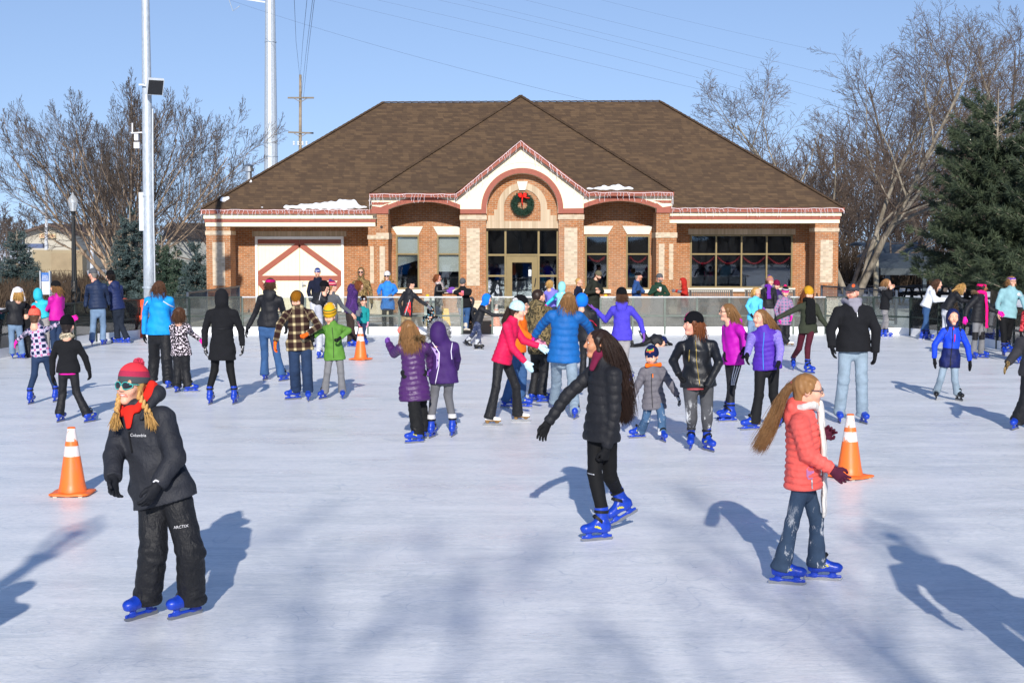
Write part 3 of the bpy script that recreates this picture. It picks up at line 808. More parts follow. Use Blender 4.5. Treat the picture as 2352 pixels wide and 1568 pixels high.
mb.add([eL, eR, rR, rL, bL, bR], [(4, 0, 3), (1, 5, 2), (5, 4, 3, 2)])
g0, g1 = np.array((gl[0], cL[1], cL[2])), np.array((gr[0], cL[1], cR[2]))
mb2 = MB(); mb2.add([cL, g0, gb, g1, cR, ap, kL, kR, ap + np.array((0, .6, -.5))], [(0, 1, 2), (0, 2, 5), (2, 3, 4), (2, 4, 5), (6, 0, 5), (4, 7, 5), (5, 8, 6), (5, 7, 8)])
mb3 = MB(); mb3.add([gl, gz, gb, gr, gl + np.array((0, .4, 0)), gr + np.array((0, .4, 0))], [(0, 1, 2, 4), (1, 3, 5, 2)])
roof = part(mb, 'roof', SHING); part(mb2, 'roof', SHING); part(mb3, 'roof', SHING)
cap = MB()
for a, b in ((eL, rL), (rL, rR), (rR, eR), (cL, ap), (ap, cR)):
    n = 40
    for i in range(n):
        p, q = a + (b - a) * i / n, a + (b - a) * (i + 1.05) / n
        cap.bar(p + np.array((0, -.01, .02)), q + np.array((0, -.01, .035)), .17, .022)
cap.build('ridge_cap', plain('ridge_shingle', (.098, .064, .041), .95, .1, 0, .3, 3), roof)
vp = MB(); vp.lathe(at(571.5, 412, 55.5), [(.12, -.6), (.12, .3), (.2, .3), (.2, .42), (.16, .42), (.16, .5), (.22, .52), (.05, .6)], 12); part(vp, 'roof_vent', M_ALU)
sp = MB(); sp.tube([at(876, 521, FY - .03), at(896, 535, CW - .1), at(896, 700, CW - .1)], .05); sp.tube([at(1515, 515, CW - .1), at(1504, 530, CW - .1), at(1504, 700, CW - .1)], .05)
part(sp, 'downspout', plain('brown_metal', '2e2220', .5, .3))

# ---- wreath and icicle lights hang on the building
def m_white_wire():
    return plain('white_cord', 'efeaf0', .5, .4, 0, .05)
def wreath():
    c = at(1200, 469, TY - .16); Rr, r0 = .29, .11
    N = 2600
    a = rng.uniform(0, 2 * math.pi, N); b = rng.uniform(0, 2 * math.pi, N); rr = r0 * np.sqrt(rng.uniform(.2, 1, N))
    cen = np.stack(((Rr + rr * np.cos(b)) * np.cos(a), rr * np.sin(b) * .7, (Rr + rr * np.cos(b)) * np.sin(a)), 1)
    d = rng.normal(size=(N, 3)); d += np.stack((np.cos(a), -.6 * np.ones(N), np.sin(a)), 1) * .5; d /= np.linalg.norm(d, axis=1, keepdims=True)
    P = np.stack((cen, cen + d * .045, cen + d * .085), 1)
    V, F, own = tubes_np(P, np.array((.010, .008, .001)))
    me = npmesh('wreath', V, F, tint=rng.uniform(0, 1, N)[own])
    o = link('wreath', me, None, tuple(c), [hairmat('wreath_green', (.022, .055, .035))])
    tag(o, 'green Christmas wreath with a red bow on the brick arch', 'wreath')
    b = MB()
    for s in (-1, 1):
        for k in range(2):
            b.tube([(0, -.13, .27), (s * .07, -.17, .33 + k * .05), (s * .13, -.15, .30 + k * .07), (s * .08, -.19, .25 + k * .05), (0, -.14, .27)], [.03, .04, .045, .035, .03], 6)
    b.tube([(0, -.15, .26), (-.02, -.17, .1), (.01, -.15, -.06)], [.028, .025, .018], 5); b.tube([(0, -.15, .26), (.14, -.17, .22), (.26, -.15, .21)], [.03, .026, .018], 5)
    b.build('bow', fabric('bow_red', 'd8281e', .5), o, True)
wreath()
def icicles(pts, label, drop=.30, spacing=.11):
    P = [np.array(p) for p in pts]
    paths, own = [], 0
    main = MB(); rr = random.Random(len(label))
    line = []
    for a, b in zip(P[:-1], P[1:]):
        L = np.linalg.norm(b - a); n = max(2, int(L / .25))
        for i in range(n):
            p = a + (b - a) * i / n; line.append(p + np.array((0, -.02, rr.uniform(-.025, .02))))
        n = max(1, int(L / spacing))
        for i in range(n):
            if rr.random() < .12: continue
            p = a + (b - a) * (i + rr.uniform(0, .6)) / n
            l = drop * rr.choice((.35, .55, .8, 1.0)); k = 6
            q = []; x = 0
            for j in range(k):
                q.append(p + np.array((x, -.03 - .02 * rr.random(), -l * j / (k - 1)))); x += rr.uniform(-.03, .03)
            paths.append(q)
    main.tube(line + [P[-1]], .008, 4, False)
    V, F, own = tubes_np(np.array(paths), np.full(6, .0042))
    main.add(V, F)
    # little bulbs
    for q in paths:
        for p in q[1::2]:
            e = .008; main.add([p + np.array((e, 0, 0)), p + np.array((0, 0, e)), p - np.array((e, 0, 0)), p - np.array((0, 0, 2 * e)), p + np.array((0, -e, 0)), p + np.array((0, e, 0))], [(0, 1, 4), (1, 2, 4), (2, 3, 4), (3, 0, 4), (1, 0, 5), (2, 1, 5), (3, 2, 5), (0, 3, 5)])
    return main.obj('icicle_lights', m_white_wire(), label, 'string lights', 'white icicle lights along the eaves')
def bunch(c, n=60):
    pass
yb = BY - .30
icicles([at(462, 494, yb - .05), at(464, 482, yb), at(846, 482, yb)], 'white icicle lights on the eave over the cream double door')
icicles([at(1540, 478, yb), at(1936, 478.5, yb), at(1939, 490, yb)], 'white icicle lights on the eave over the wide window')
yb = FY - .36
icicles([at(849, 470, yb), at(849, 446, yb), at(1048, 446, yb)], 'white icicle lights on the flat eave left of the gable')
icicles([at(1048, 446, yb), at(1196.5, 324, yb), at(1350, 442, yb)], 'white icicle lights following both slopes of the gable')
icicles([at(1350, 442, yb), at(1545, 443, yb), at(1546, 468, yb)], 'white icicle lights on the flat eave right of the gable')
# red garlands inside the windows
GAR = plain('red_tinsel', '8c1024', .3, .5, .2, .3, 40)
def garland(a, b, Y, drop, label):
    pts = [(a[0] + (b[0] - a[0]) * t, a[1] + (b[1] - a[1]) * t + drop * (1 - (2 * t - 1) ** 2)) for t in np.linspace(0, 1, 40)]
    P = np.array([at(px, py, Y) for px, py in pts]); N = 260
    i = rng.integers(0, 39, N); c = P[i] + (P[i + 1] - P[i]) * rng.uniform(0, 1, (N, 1)); d = rng.normal(size=(N, 3)) * .02
    V, F, own = tubes_np(np.stack((c - d, c, c + d), 1), np.array((.004, .007, .004)))
    o = link('garland', npmesh('garland', V, F, tint=own * 0.0), None, (0, 0, 0), [GAR])
    tag(o, label, 'garland', 'red tinsel garlands in the windows')
for k, (a, b, nm) in enumerate(((1588, 1642, 'leftmost pane of the wide window'), (1647, 1700, 'second pane of the wide window'), (1706, 1758, 'third pane of the wide window'), (1764, 1815, 'rightmost pane of the wide window'))):
    garland((a, 588), (b, 588), RW + .13, 17, 'drooping red tinsel garland in the ' + nm)
garland((1352, 588), (1390, 588), CW + .13, 12, 'drooping red tinsel garland in the window beside the entrance')
garland((1446, 588), (1485, 588), CW + .13, 14, 'drooping red tinsel garland in the window beside the outer pillar')

# ---- snow left on the roof
def snow_blob(pts, Yf, label, hgt=.10):
    s = SDF(.035)
    P = [at(px, py, Yf(px)) for px, py, r in pts]
    for (p, q, (_, _, r0), (_, _, r1)) in zip(P[:-1], P[1:], pts[:-1], pts[1:]): s.cone(p, q, r0, r1, .08)
    o = s.obj('snow_patch', [plain('roof_snow', 'eef1f6', .8, .2, 0, .02)], None, disp=lambda x, y, z: .03 * np.sin(x * 17 + z * 9) * np.sin(y * 13 + x * 5))
    tag(o, label, 'snow', 'snow patches left on the roof', 'stuff')
# ------------------------------------------------------------------ people: templates
def xf(V, Mx, t): return V @ NO(Mx).T + NO(t)
def rot(axis, a):
    return NO(Matrix.Rotation(a, 3, axis))
def cat(parts):
    """parts: (V, F, material index array or int) -> joined arrays"""
    Vs, Fs, Ms, b = [], [], [], 0
    for V, F, m in parts:
        Vs.append(V); Fs.append(F + b); Ms.append(np.full(len(F), m) if np.isscalar(m) else m); b += len(V)
    return np.concatenate(Vs), np.concatenate(Fs), np.concatenate(Ms)
def ball(c, r, n=8):
    a = np.linspace(0, math.pi, n + 1); b = np.arange(2 * n) * math.pi / n
    V = np.stack((np.outer(np.sin(a), np.cos(b)), np.outer(np.sin(a), np.sin(b)), np.outer(np.cos(a), np.ones(2 * n))), -1).reshape(-1, 3) * r + NO(c)
    i = np.arange((n + 1) * 2 * n).reshape(n + 1, 2 * n)
    return V, np.stack((i[:-1], i[1:], np.roll(i[1:], -1, 1), np.roll(i[:-1], -1, 1)), -1).reshape(-1, 4)
# body material slots: 0 skin, 1 lips, 2 brows, 3 eye white, 4 iris / mouth dark, 5 beard
HEADS = {}
def head_tpl(vox, kind='w', mouth='shut'):
    key = (vox, kind, mouth)
    if key in HEADS: return HEADS[key]
    s = SDF(vox); man = kind == 'm'; kid = kind == 'k'
    s.ell((0, -.014, .036), (.073 + .002 * kid, .091, .078))
    jw = .046 if man else .039 if not kid else .041
    s.loft((0, .028, .03), (0, .038, -.082), [(0, .064, .056), (.45, .060, .056), (.75, jw + .008, .052), (1, jw - .006, .042)], k=.03)
    s.ell((0, .070 + .003 * man, -.094), (.022, .016, .017), k=.028)
    for q in (-1, 1):
        s.ell((q * .036, .062, -.022), (.026, .024, .026), k=.03)
        s.ell((q * .074, -.006, .0), (.012, .021, .032), rot('Z', q * .45), k=.01)
        s.ell((q * .031, .096, .012), (.019, .017, .011), k=.014, op=-1)
        s.ell((q * .011, .097, -.026), (.009, .011, .008), k=.01)
    s.cone((0, .086, .016), (0, .106 + .004 * man, -.020), .008, .0115, .012)
    s.cone((-.040, .074, .031), (.040, .074, .031), .011, .011, .02)
    w_ = .027 if mouth == 'smile' else .021
    s.loft((-w_, .080, -.051), (w_, .080, -.051), [(0, .004, .003), (.5, .009, .0075), (1, .004, .003)], (0, 1, 0), k=.008)
    s.loft((-w_ * .9, .079, -.061), (w_ * .9, .079, -.061), [(0, .004, .004), (.5, .009, .0075), (1, .004, .004)], (0, 1, 0), k=.008)
    if mouth == 'open': s.ell((0, .093, -.058), (.016, .016, .012), k=.006, op=-1)
    s.loft((0, -.02, -.05), (0, -.035, -.16), [(0, .055, .058), (.5, .052, .054), (1, .066, .060)], k=.03)
    V, F = s.mesh(); c = V[F].mean(1); ax = np.abs(c[:, 0])
    mi = np.zeros(len(F), int)
    fr = c[:, 1] > .072
    mi[fr & (ax < w_ + .003) & (c[:, 2] > -.0655) & (c[:, 2] < -.046)] = 1
    if mouth == 'smile': mi[fr & (ax < w_ * .62) & (np.abs(c[:, 2] + .0562 - ax * .12) < .0027)] = 3
    if mouth == 'open': mi[fr & (ax < .012) & (np.abs(c[:, 2] + .060) < .0065)] = 4 if vox < .004 else 1
    mi[(c[:, 1] > .066) & (ax > .013) & (ax < .048) & (np.abs(c[:, 2] - .036 + (ax - .03) ** 2 * 9) < (.0030 if not man else .0048))] = 2
    if man: mi[(c[:, 2] < -.035) & (c[:, 2] > -.12) & (c[:, 1] > .0) & (mi == 0) & ~((ax < .03) & (c[:, 2] > -.043)) & ((c[:, 2] < -.066) | (ax > .026) | (c[:, 2] > -.047)) & (c[:, 1] + c[:, 2] * .3 > -.01)] = 5
    parts = [(V, F, mi)]
    for q in (-1, 1):
        ev, ef = ball((q * .031, .0735, .011), .0135); ec = ev[ef].mean(1)
        em = np.where((ec[:, 1] > .0815) & (np.hypot(ec[:, 0] - q * .031, ec[:, 2] - .0105) < .0068), 4, 3)
        em[(ec[:, 2] > .0155) | (ec[:, 2] < .0055)] = 0
        parts.append((ev, ef, em))
    HEADS[key] = cat(parts); return HEADS[key]
HANDS = {}
def hand_tpl(kind='relax', vox=.005, puff=0.0):
    """wrist at the origin, fingers along +y, thumb on +x, palm towards -z (a left hand seen from its back)"""
    key = (kind, vox, puff)
    if key in HANDS: return HANDS[key]
    s = SDF(vox); p = puff
    s.loft((0, -.035, 0), (0, .02, 0), [(0, .031 + p, .024 + p), (1, .029 + p, .020 + p)], k=.02)
    s.loft((0, .01, 0), (0, .085, -.004), [(0, .028 + p, .018 + p), (.6, .040 + p, .017 + p), (1, .040 + p, .014 + p)], k=.02)
    if kind == 'mitt':
        s.loft((0, .075, -.003), (0, .165, -.022), [(0, .043 + p, .020 + p), (.6, .042 + p, .019 + p), (1, .024 + p, .014 + p)], k=.02)
        s.cone((.030, .03, -.006), (.066, .085, -.022), .018 + p, .014 + p, .015)
    else:
        curl = {'relax': .42, 'fist': 1.35, 'open': .12, 'grip': .95}[kind]
        for i, (x, ln, sp) in enumerate(((.031, .92, .12), (.011, 1.0, .03), (-.010, .95, -.05), (-.030, .78, -.15))):
            a = NO((x, .082, -.004)); ang = curl * (.55 + .08 * i)
            for j, (l, r) in enumerate(((.040 * ln, .0098), (.027 * ln, .0088), (.022 * ln, .0078))):
                d = NO((sp * math.cos(ang), math.cos(ang), -math.sin(ang))); b = a + d * l
                s.cone(a, b, r + p * .45, r - .0008 + p * .45, .004, gid=20 + i); a = b; ang += curl * (.9 - .12 * j)
        t = .5 if kind in ('fist', 'grip') else .2
        a = NO((.024, .028, -.006)); b = a + NO((.026, .028, -.012 - .01 * t)); c = b + NO((.012 - .02 * t, .028, -.006 - .02 * t)); d = c + NO((-.004 - .02 * t, .022, -.006 - .012 * t))
        s.cone(a, b, .015 + p * .5, .0125 + p * .5, .010); s.cone(b, c, .0115 + p * .5, .0105 + p * .5, .005); s.cone(c, d, .010 + p * .5, .0085 + p * .5, .004)
    V, F = s.mesh(); HANDS[key] = (V, F, s.gc(V)); return HANDS[key]

# ---- skates: blade bottom at z = 0, toe along +y, ankle at (0, -.045, .175)
def m_boot(name, col, deco=None, rough=.28):
    m = NT(name, rough, .5); v = m.coord()
    c = m.ramp(m.noise(v, 22, 4), [(.3, shade(col, .8)), (.7, shade(col, 1.15))])
    if deco:
        x, y, z = m.sep(v)
        f = m.math('MULTIPLY', m.math('LESS_THAN', m.math('ABSOLUTE', m.math('ADD', m.math('SUBTRACT', z, .118), m.math('MULTIPLY', y, -.35))), .011), m.math('LESS_THAN', m.math('ABSOLUTE', m.math('SUBTRACT', y, .015)), .032))
        f = m.math('MULTIPLY', f, m.math('GREATER_THAN', m.noise(v, 60, 1), .44)); c = m.mix(f, c, deco)
    sc = m.ramp(m.noise(v, 70, 4, .8, 1.5), [(.66, 0.0), (.72, .5)]); c = m.mix(sc, c, (.45, .55, .75))
    m.base(c); return m.m
SK = {}
M_STEEL = plain('skate_steel', '8d9096', .45, .4, .7)
M_STRAP = plain('strap_rubber', '17181a', .6, .3)
def skate_tpl(kind, low=False):
    if (kind, low) in SK: return SK[(kind, low)]
    root = []
    b = MB(); prof = [(-.145, .012), (-.135, .0015), (0, 0), (.12, .0015), (.15, .012), (.155, .024), (.12, .034), (-.12, .034), (-.146, .024)]
    n = len(prof); b.add([(-.0035, y, z) for y, z in prof] + [(.0035, y, z) for y, z in prof], [tuple(range(n)), tuple(reversed(range(n, 2 * n)))] + [(i, n + i, n + (i + 1) % n, (i + 1) % n) for i in range(n)])
    me = bpy.data.meshes.new('blade'); me.from_pydata(b.V, [], b.F); me.materials.append(M_STEEL); blade = me
    s = SDF(.0045)
    if kind in ('blue', 'black', 'silver'):
        s.loft((0, -.128, .036), (0, .138, .036), [(0, .008, .013), (.5, .009, .011), (1, .008, .014)], k=.012)
        for y0, y1, w in ((-.075, -.06, .026), (.075, .08, .030)): s.loft((0, y0, .034), (0, y1, .095), [(0, .010, .022), (.5, .014, .024), (1, w, .034)], k=.018)
        s.loft((0, -.085, .118), (0, .105, .112), [(0, .036, .036), (.3, .038, .042), (.7, .046, .036), (1, .040, .030)], k=.02)
        s.ell((0, .100, .110), (.044, .056, .033), k=.02); s.loft((0, -.105, .086), (0, .13, .086), [(0, .026, .012), (.4, .028, .010), (.8, .038, .012), (1, .028, .012)], k=.016)
        s.loft((0, -.052, .115), (0, -.034, .285) if not low else (0, -.047, .165), [(0, .042, .060), (.5, .043, .054), (1, .050, .063)] if not low else [(0, .042, .056), (1, .042, .050)], k=.028, cut1=True)
        s.loft((0, -.02, .17), (0, .06, .125), [(0, .033, .035), (1, .034, .02)], k=.03)
        for q in (-1, 1): s.ell((q * .044, -.045, .165), (.008, .017, .017), k=.006)
    else:
        s.loft((0, -.09, .070), (0, .12, .066), [(0, .030, .016), (.5, .026, .010), (1, .040, .008)], k=.01)
        s.loft((0, -.075, .05), (0, -.072, .085), [(0, .022, .03), (1, .028, .034)], k=.01)
        s.loft((0, .07, .045), (0, .07, .07), [(0, .012, .03), (1, .03, .04)], k=.01)
        s.loft((0, -.085, .112), (0, .115, .096), [(0, .032, .036), (.4, .035, .036), (.75, .043, .026), (1, .030, .020)], k=.02)
        s.loft((0, -.055, .11), (0, -.05, .25 if not low else .16), [(0, .037, .052), (.5, .038, .048), (1, .044, .056)], k=.025, cut1=True)
    V, F = s.mesh(); c = V[F].mean(1); mi = np.zeros(len(F), int)
    if kind == 'white': mi[c[:, 2] < .082] = 2
    elif kind == 'silver': mi[(c[:, 2] < .15)] = 1
    top = c[:, 2] > .268; mi[top & (np.hypot(c[:, 0], (c[:, 1] + .036) * .8) < .043)] = 1
    if kind != 'white': mi[top & (c[:, 2] < .276) & (mi == 0) & False] = 1
    boot = npmesh('skate', V, F, mi)
    mats = {'blue': [m_boot('blue_skate_shell', '153cb0', 'c8c23a', .36), plain('grey_liner', '9aa0a8', .9, .2), M_STRAP],
            'black': [m_boot('black_skate_shell', '141416'), plain('grey_liner', '9aa0a8', .9, .2), M_STRAP],
            'silver': [m_boot('silver_skate_shell', 'b9bcc2'), plain('black_skate_sole', '151517', .4, .4), M_STRAP],
            'white': [m_boot('white_skate_leather', 'e6e6e6', None, .4), plain('grey_liner', '9aa0a8', .9, .2), plain('tan_skate_sole', '8a6a40', .5, .3)]}[kind]
    for m in mats: boot.materials.append(m)
    straps = []
    if kind != 'white':
        for (a, e, tilt, rx, ry) in (((0, -.037, .248), 0, .06, .0505, .0615), ((0, -.012, .176), 0, .75, .047, .062)):
            P = []
            for t in np.linspace(0, 2 * math.pi, 23):
                q = NO((math.cos(t) * rx, math.sin(t) * ry, 0)); P.append(rot('X', tilt) @ q + NO(a))
            mb = MB()
            for p0, p1 in zip(P[:-1], P[1:]): mb.bar(p0, p1, .005, .024, tuple(rot('X', tilt) @ NO((0, 0, 1))))
            mb.box(.04 if tilt < .5 else .036, .056, a[1] - .02, a[1] + .02, a[2] - .016, a[2] + .016)
            me = bpy.data.meshes.new('strap'); me.from_pydata(mb.V, [], mb.F); me.materials.append(M_STRAP); straps.append(me)
    SK[(kind, low)] = (boot, blade, straps); return SK[(kind, low)]

FRM = {'A': (0, 1050, 2.24), 'B': (550, 1050, 2.24), 'C': (1100, 1000, 2.24), 'D': (1600, 1050, 2.24), 'E': (2100, 1050, 2.24), 'F': (2500, 1050, 2.24),
       'G': (3000, 1000, 2.24), 'H': (3396, 1050, 2.24), 'I': (150, 1400, 1.30636), 'J': (2050, 1250, 1.5678), 'K': (2750, 1400, 1.5678), 'L': (1400, 1150, 2.24), 'S': (0, 0, 1.0), 'O': (0, 0, 1 / 1.74150)}
SKIN = {'fair': 'e2ad93', 'pink': 'e0a08a', 'tan': 'c58a68', 'brown': '8a5638'}
HAIRC = {'blond': 'a8824a', 'ltbrown': '7d5a36', 'brown': '4a3020', 'dark': '1c1412', 'auburn': '6a3a1c', 'grey': '7a746c', 'dkbrown': '291b15'}
def fwd(deg): return NO((math.sin(R(deg)), -math.cos(R(deg)), 0.0))
def rgt(deg): f = fwd(deg); return NO((f[1], -f[0], 0.0))
def wrinkle(seed, amp, lam=.075, lo=.3, knee=None, tight=False):
    r = np.random.default_rng(seed); ph = r.uniform(0, 6.28, 6)
    def f(s, L, du, dw):
        th = np.arctan2(dw, du); t = s / max(L, 1e-6)
        m = lo + .9 * np.exp(-((t - 1.0) / .22) ** 2) + .7 * np.exp(-((t - 0.0) / .2) ** 2)
        w = np.sin(6.28 * s / lam + 1.5 * np.sin(th + ph[0]) + ph[1]) * (.55 + .45 * np.sin(th * 2 + ph[2])) + .6 * np.sin(6.28 * s / (lam * 1.7) + 2.2 * np.sin(th + ph[3]) + ph[4])
        return amp * m * w * .6
    return f
def baffle(step, amp, seed=0):
    def f(s, L, du, dw):
        th = np.arctan2(dw, du)
        q = np.abs(np.sin(math.pi * (s + .006 * np.sin(3 * th + seed)) / step))
        return amp * 1.5 * (np.sqrt(q) - .75) + amp * .12 * np.sin(7 * th + 30 * s + seed)
    return f
def cloth(seed, amp):
    r = np.random.default_rng(seed); ph = r.uniform(0, 6.28, 8)
    def f(s, L, du, dw):
        th = np.arctan2(dw, du)
        w = np.sin(6.28 * s / .13 + 2 * np.sin(th + ph[0]) + ph[1]) * np.sin(th * 1.5 + ph[2]) + .8 * np.sin(6.28 * s / .21 - 2.5 * np.sin(th * 1 + ph[3]) + ph[4]) + .5 * np.sin(7 * th + 20 * s + ph[5])
        return amp * w * .55
    return f
SEED = [100]
def strands(parent, name, mat, roots, dirs, length, grav=.9, wind=(0, 0, 0), r=.004, M=9, curl=0.0, off=0, var=.25, n=3, conv=0.0, path=None):
    """hair: roots (N,3), first directions (N,3)"""
    N = len(roots); L = length * rng.uniform(1 - var, 1, N)
    P = np.zeros((N, M, 3)); P[:, 0] = roots; d = dirs.copy(); cur = rng.normal(size=(N, 3)); ph = rng.uniform(0, 6.28, N)
    G = unit(NO((0, 0, -1.0)) + NO(wind))
    for j in range(1, M):
        t = j / (M - 1)
        d = d * (1 - grav * .5) + G * grav * .5 + cur * .05
        d /= np.linalg.norm(d, axis=1, keepdims=True) + 1e-9
        st = d * (L / (M - 1))[:, None]
        if curl: st = st + curl * np.stack((np.cos(ph + j * 1.9), np.sin(ph + j * 1.9), 0 * ph), 1)
        P[:, j] = P[:, j - 1] + st
    if conv:
        C = P.mean(0)[None] if path is None else path[None]; tt = np.linspace(0, 1, M)[None, :, None] ** .8; conv /= .55; conv = min(conv, 1.7)
        P += (C - P) * tt * conv * .55 + cur[:, None, :] * tt ** 2.2 * .017
    rad = r * np.interp(np.linspace(0, 1, M), [0, .6, 1], [1, .9, .15])
    V, F, own = tubes_np(P, rad, n)
    return link(name, npmesh(name, V, F, gc=V, tint=rng.uniform(.25, .75, N)[own]), parent, (0, 0, 0), [mat])
def join_obj(objs): return objs

class Person: pass
PEOPLE = []
BARE = 'bare'
def P(label, fr, p, n, h, f=None, yaw=0, hy=None, hp=0, hr=0, al=None, ar=None, kl=None, kr=None, J=(), T=(), sk='blue', g=None, gk='relax', hat=None, hair=None,
      H=None, Y=None, w=1.0, skn='fair', kind='w', mouth='shut', x=(), group=None, hs=None, dark=None, jl=None, lw=1.0):
    """one person from joints read off the photograph: p hips, n neck base, h head, al/ar elbow and wrist, f feet, kl/kr knees"""
    SEED[0] += 1; sd = SEED[0]
    ox, oy, zs = FRM[fr]
    px = lambda q: ((ox + q[0] / zs) / 1.7415, (oy + q[1] / zs) / 1.7415)
    feet = []
    for q in (f or ()):
        a = gnd(*px(q)) if len(q) < 6 or q[5] is None else at(*px(q), q[5])
        feet.append([a, q[2], q[3] if len(q) > 3 else 0, q[4] if len(q) > 4 else 0])
    if Y is None: Y = np.mean([q[0][1] for q in feet])
    pw = lambda q, dy=0.0: at(*px(q), Y + (q[2] if len(q) > 2 else 0) + dy)
    pel, nk, hc = pw(p), pw(n), pw(h)
    base = NO((pel[0], Y, 0.0))
    if H is None: H = hc[2] + .105 - .075
    q_ = H / 1.65; hs = hs or (.93 + .07 * min(1, q_))
    F_, Rt = fwd(yaw), rgt(yaw); near = 1 if math.cos(R(yaw)) >= -1e-6 else -1
    up = unit(nk - pel); Rt = unit(Rt - up * (Rt @ up))
    lat = Rt * near                                    # towards the left of the picture
    D_ = unit(np.cross(up, Rt)); D_ = D_ if D_ @ F_ > 0 else -D_
    if hy is None: hy = yaw
    vox = float(np.clip(Y * .00078, .0085, .021))
    jm = J[0] if J else None; puff = (J[2] if len(J) > 2 else .012); baf = (J[3] if len(J) > 3 else 0); hood = (J[4] if len(J) > 4 else None)
    sw = .102 * H * w
    sh = [nk - up * .062 * H + lat * sw, nk - up * .062 * H - lat * sw]
    UL, FL = .178 * H, .150 * H
    arms = []
    for i, (S_, a) in enumerate(zip(sh, (al, ar))):
        sg = 1 if i == 0 else -1
        if a is None:
            e = S_ + unit(-up + lat * sg * .20 - F_ * .05) * UL; wv = e + unit(-NO((0, 0, 1)) + F_ * .28 + lat * sg * .02) * FL
        else:
            def solve(o, q, L):
                t = at(*px(q), o[1]); r = math.hypot(t[0] - o[0], t[2] - o[2])
                dy = (q[2] if len(q) > 2 else F_[1] * .8) * math.sqrt(max(0, L * L - r * r))
                return at(*px(q), o[1] + dy)
            e = solve(S_, a[0], UL); wv = solve(e, a[1], FL)
        arms.append((S_, e, wv))
    hip = [pel + up * .02 * H + lat * .052 * H * w, pel + up * .02 * H - lat * .052 * H * w]
    if not feet:
        for i in (0, 1):
            c = NO((pel[0], Y, 0)) + lat * (1 if i == 0 else -1) * .07 * H + F_ * .02; feet.append([c, yaw + (-14 if i == 0 else 14) * near, 0, 0])
    fs = .97 * (q_ ** .55); legs = []
    fm = []
    for i, (c, ty, pt, rl) in enumerate(feet):
        fy = fwd(ty); fx = rgt(ty); Mx = np.stack((fx, fy, NO((0, 0, 1.0))), 1)
        Mx = Mx @ rot('X', R(pt)) @ rot('Y', R(rl)); fm.append(Mx)
        ank = c + Mx @ NO((0, -.045, .175)) * fs if sk not in ('boot',) else c + Mx @ NO((0, -.04, .09)) * fs
        kk = (kl, kr)[i]; hj = hip[i]
        kn = at(*px(kk), (hj[1] + ank[1]) / 2 + F_[1] * .05 * H + (kk[2] if len(kk) > 2 else 0)) if kk else (hj + ank) / 2 + F_ * .03 * H + NO((0, 0, .01))
        legs.append((hj, kn, ank, c, Mx))
    # ---- head frame
    fh = fwd(hy); rh = rgt(hy); Hm = np.stack((rh, fh, NO((0, 0, 1.0))), 1) @ rot('X', R(hp)) @ rot('Y', R(hr))
    hv = .0034 if Y < 13 else .0045 if Y < 17 else .006 if Y < 27 else .009
    bodyparts = []
    hV, hF, hM = head_tpl(hv, kind, mouth); bodyparts.append((xf(hV * hs, Hm, hc), hF, hM))
    tb = SDF(.026); tb.loft(pel - up * .02, nk - up * .03, [(0, .10 * q_, .07 * q_), (.6, .095 * q_, .065 * q_), (1, .075 * q_, .05 * q_)], lat, k=.04)
    tb.cone(nk - up * .05, hc + Hm @ NO((0, -.02, -.06)) * hs, .055 * q_, .047 * q_, .03)
    for (a, b, c) in arms: tb.cone(a, b, .032 * q_, .026 * q_, .03); tb.cone(b, c, .026 * q_, .022 * q_, .03)
    for (a, b, c, _, _) in legs: tb.cone(a, b, .048 * q_, .033 * q_, .04); tb.cone(b, b + (c - b) * .6, .033 * q_, .022 * q_, .03)
    bodyparts.append((*tb.mesh(), 0))
    gk2 = gk if isinstance(gk, (list, tuple)) else (gk, gk); g2 = g if isinstance(g, list) else [g, g]
    hand_xf = []
    for i, (a, b, c) in enumerate(arms):
        d = unit(c - b); gq = unit(d * .85 + NO((0, 0, -.25)))
        left = (near > 0) == (i == 1)                  # this is the person's left hand
        inw = unit(-lat * (1 if i == 0 else -1) + F_ * .15)
        pn = unit(-inw + gq * (inw @ gq)); tx = np.cross(gq, pn)
        sgn = 1.0
        if tx @ F_ < 0: tx = -tx; sgn = -1.0          # thumb forward
        Mh = np.stack((tx, gq, pn), 1); hand_xf.append((Mh, c))
        if g2[i] is None:
            V, Fc, _ = hand_tpl(gk2[i], .005 if Y < 20 else .008); Vh = xf(V * (.9 + .1 * q_) * min(1, q_ ** .5), Mh, c)
            bodyparts.append((Vh, Fc if sgn > 0 else Fc[:, ::-1], 0))
    V, F, mi = cat(bodyparts)
    hc_name = hair[1] if hair else 'brown'
    brow = hairmat('hair_' + hc_name, HAIRC[hc_name])
    if skn not in SKIN: skn = 'fair'
    bl = (lambda nm, c: skin(nm, c))
    body = link('person', npmesh('person', V - base, F, mi), None, tuple(base),
                [skin('skin_' + skn, SKIN[skn]), skin('lips_' + skn, {'fair': 'cb8070', 'pink': 'c47366', 'tan': 'a3594a', 'brown': '6b3a30'}[skn]), plain('brow_' + hc_name, HAIRC[hc_name], .8, .2), plain('eye_white', 'e4e2de', .35, .4), plain('eye_iris', '241a14', .3, .5),
                 skin('stubble_' + skn, 'b98468') if dark is None else plain('beard_' + dark, HAIRC[dark], .85, .2)])
    tag(body, label, 'person', group)
    pl = tuple(-base)
    # ---- trousers
    tm, ts = T[0], T[1]
    rad = {'slim': (.084, .059, .050, .15), 'jeans': (.088, .073, .074, .10), 'snow': (.100, .090, .090, .10), 'flare': (.085, .063, .078, .09), 'cuffed': (.089, .078, .078, .14), 'straight': (.084, .065, .066, .115)}[ts]
    amp = {'slim': .003, 'jeans': .0075, 'snow': .011, 'flare': .004, 'cuffed': .007, 'straight': .006}[ts]
    s = SDF(vox)
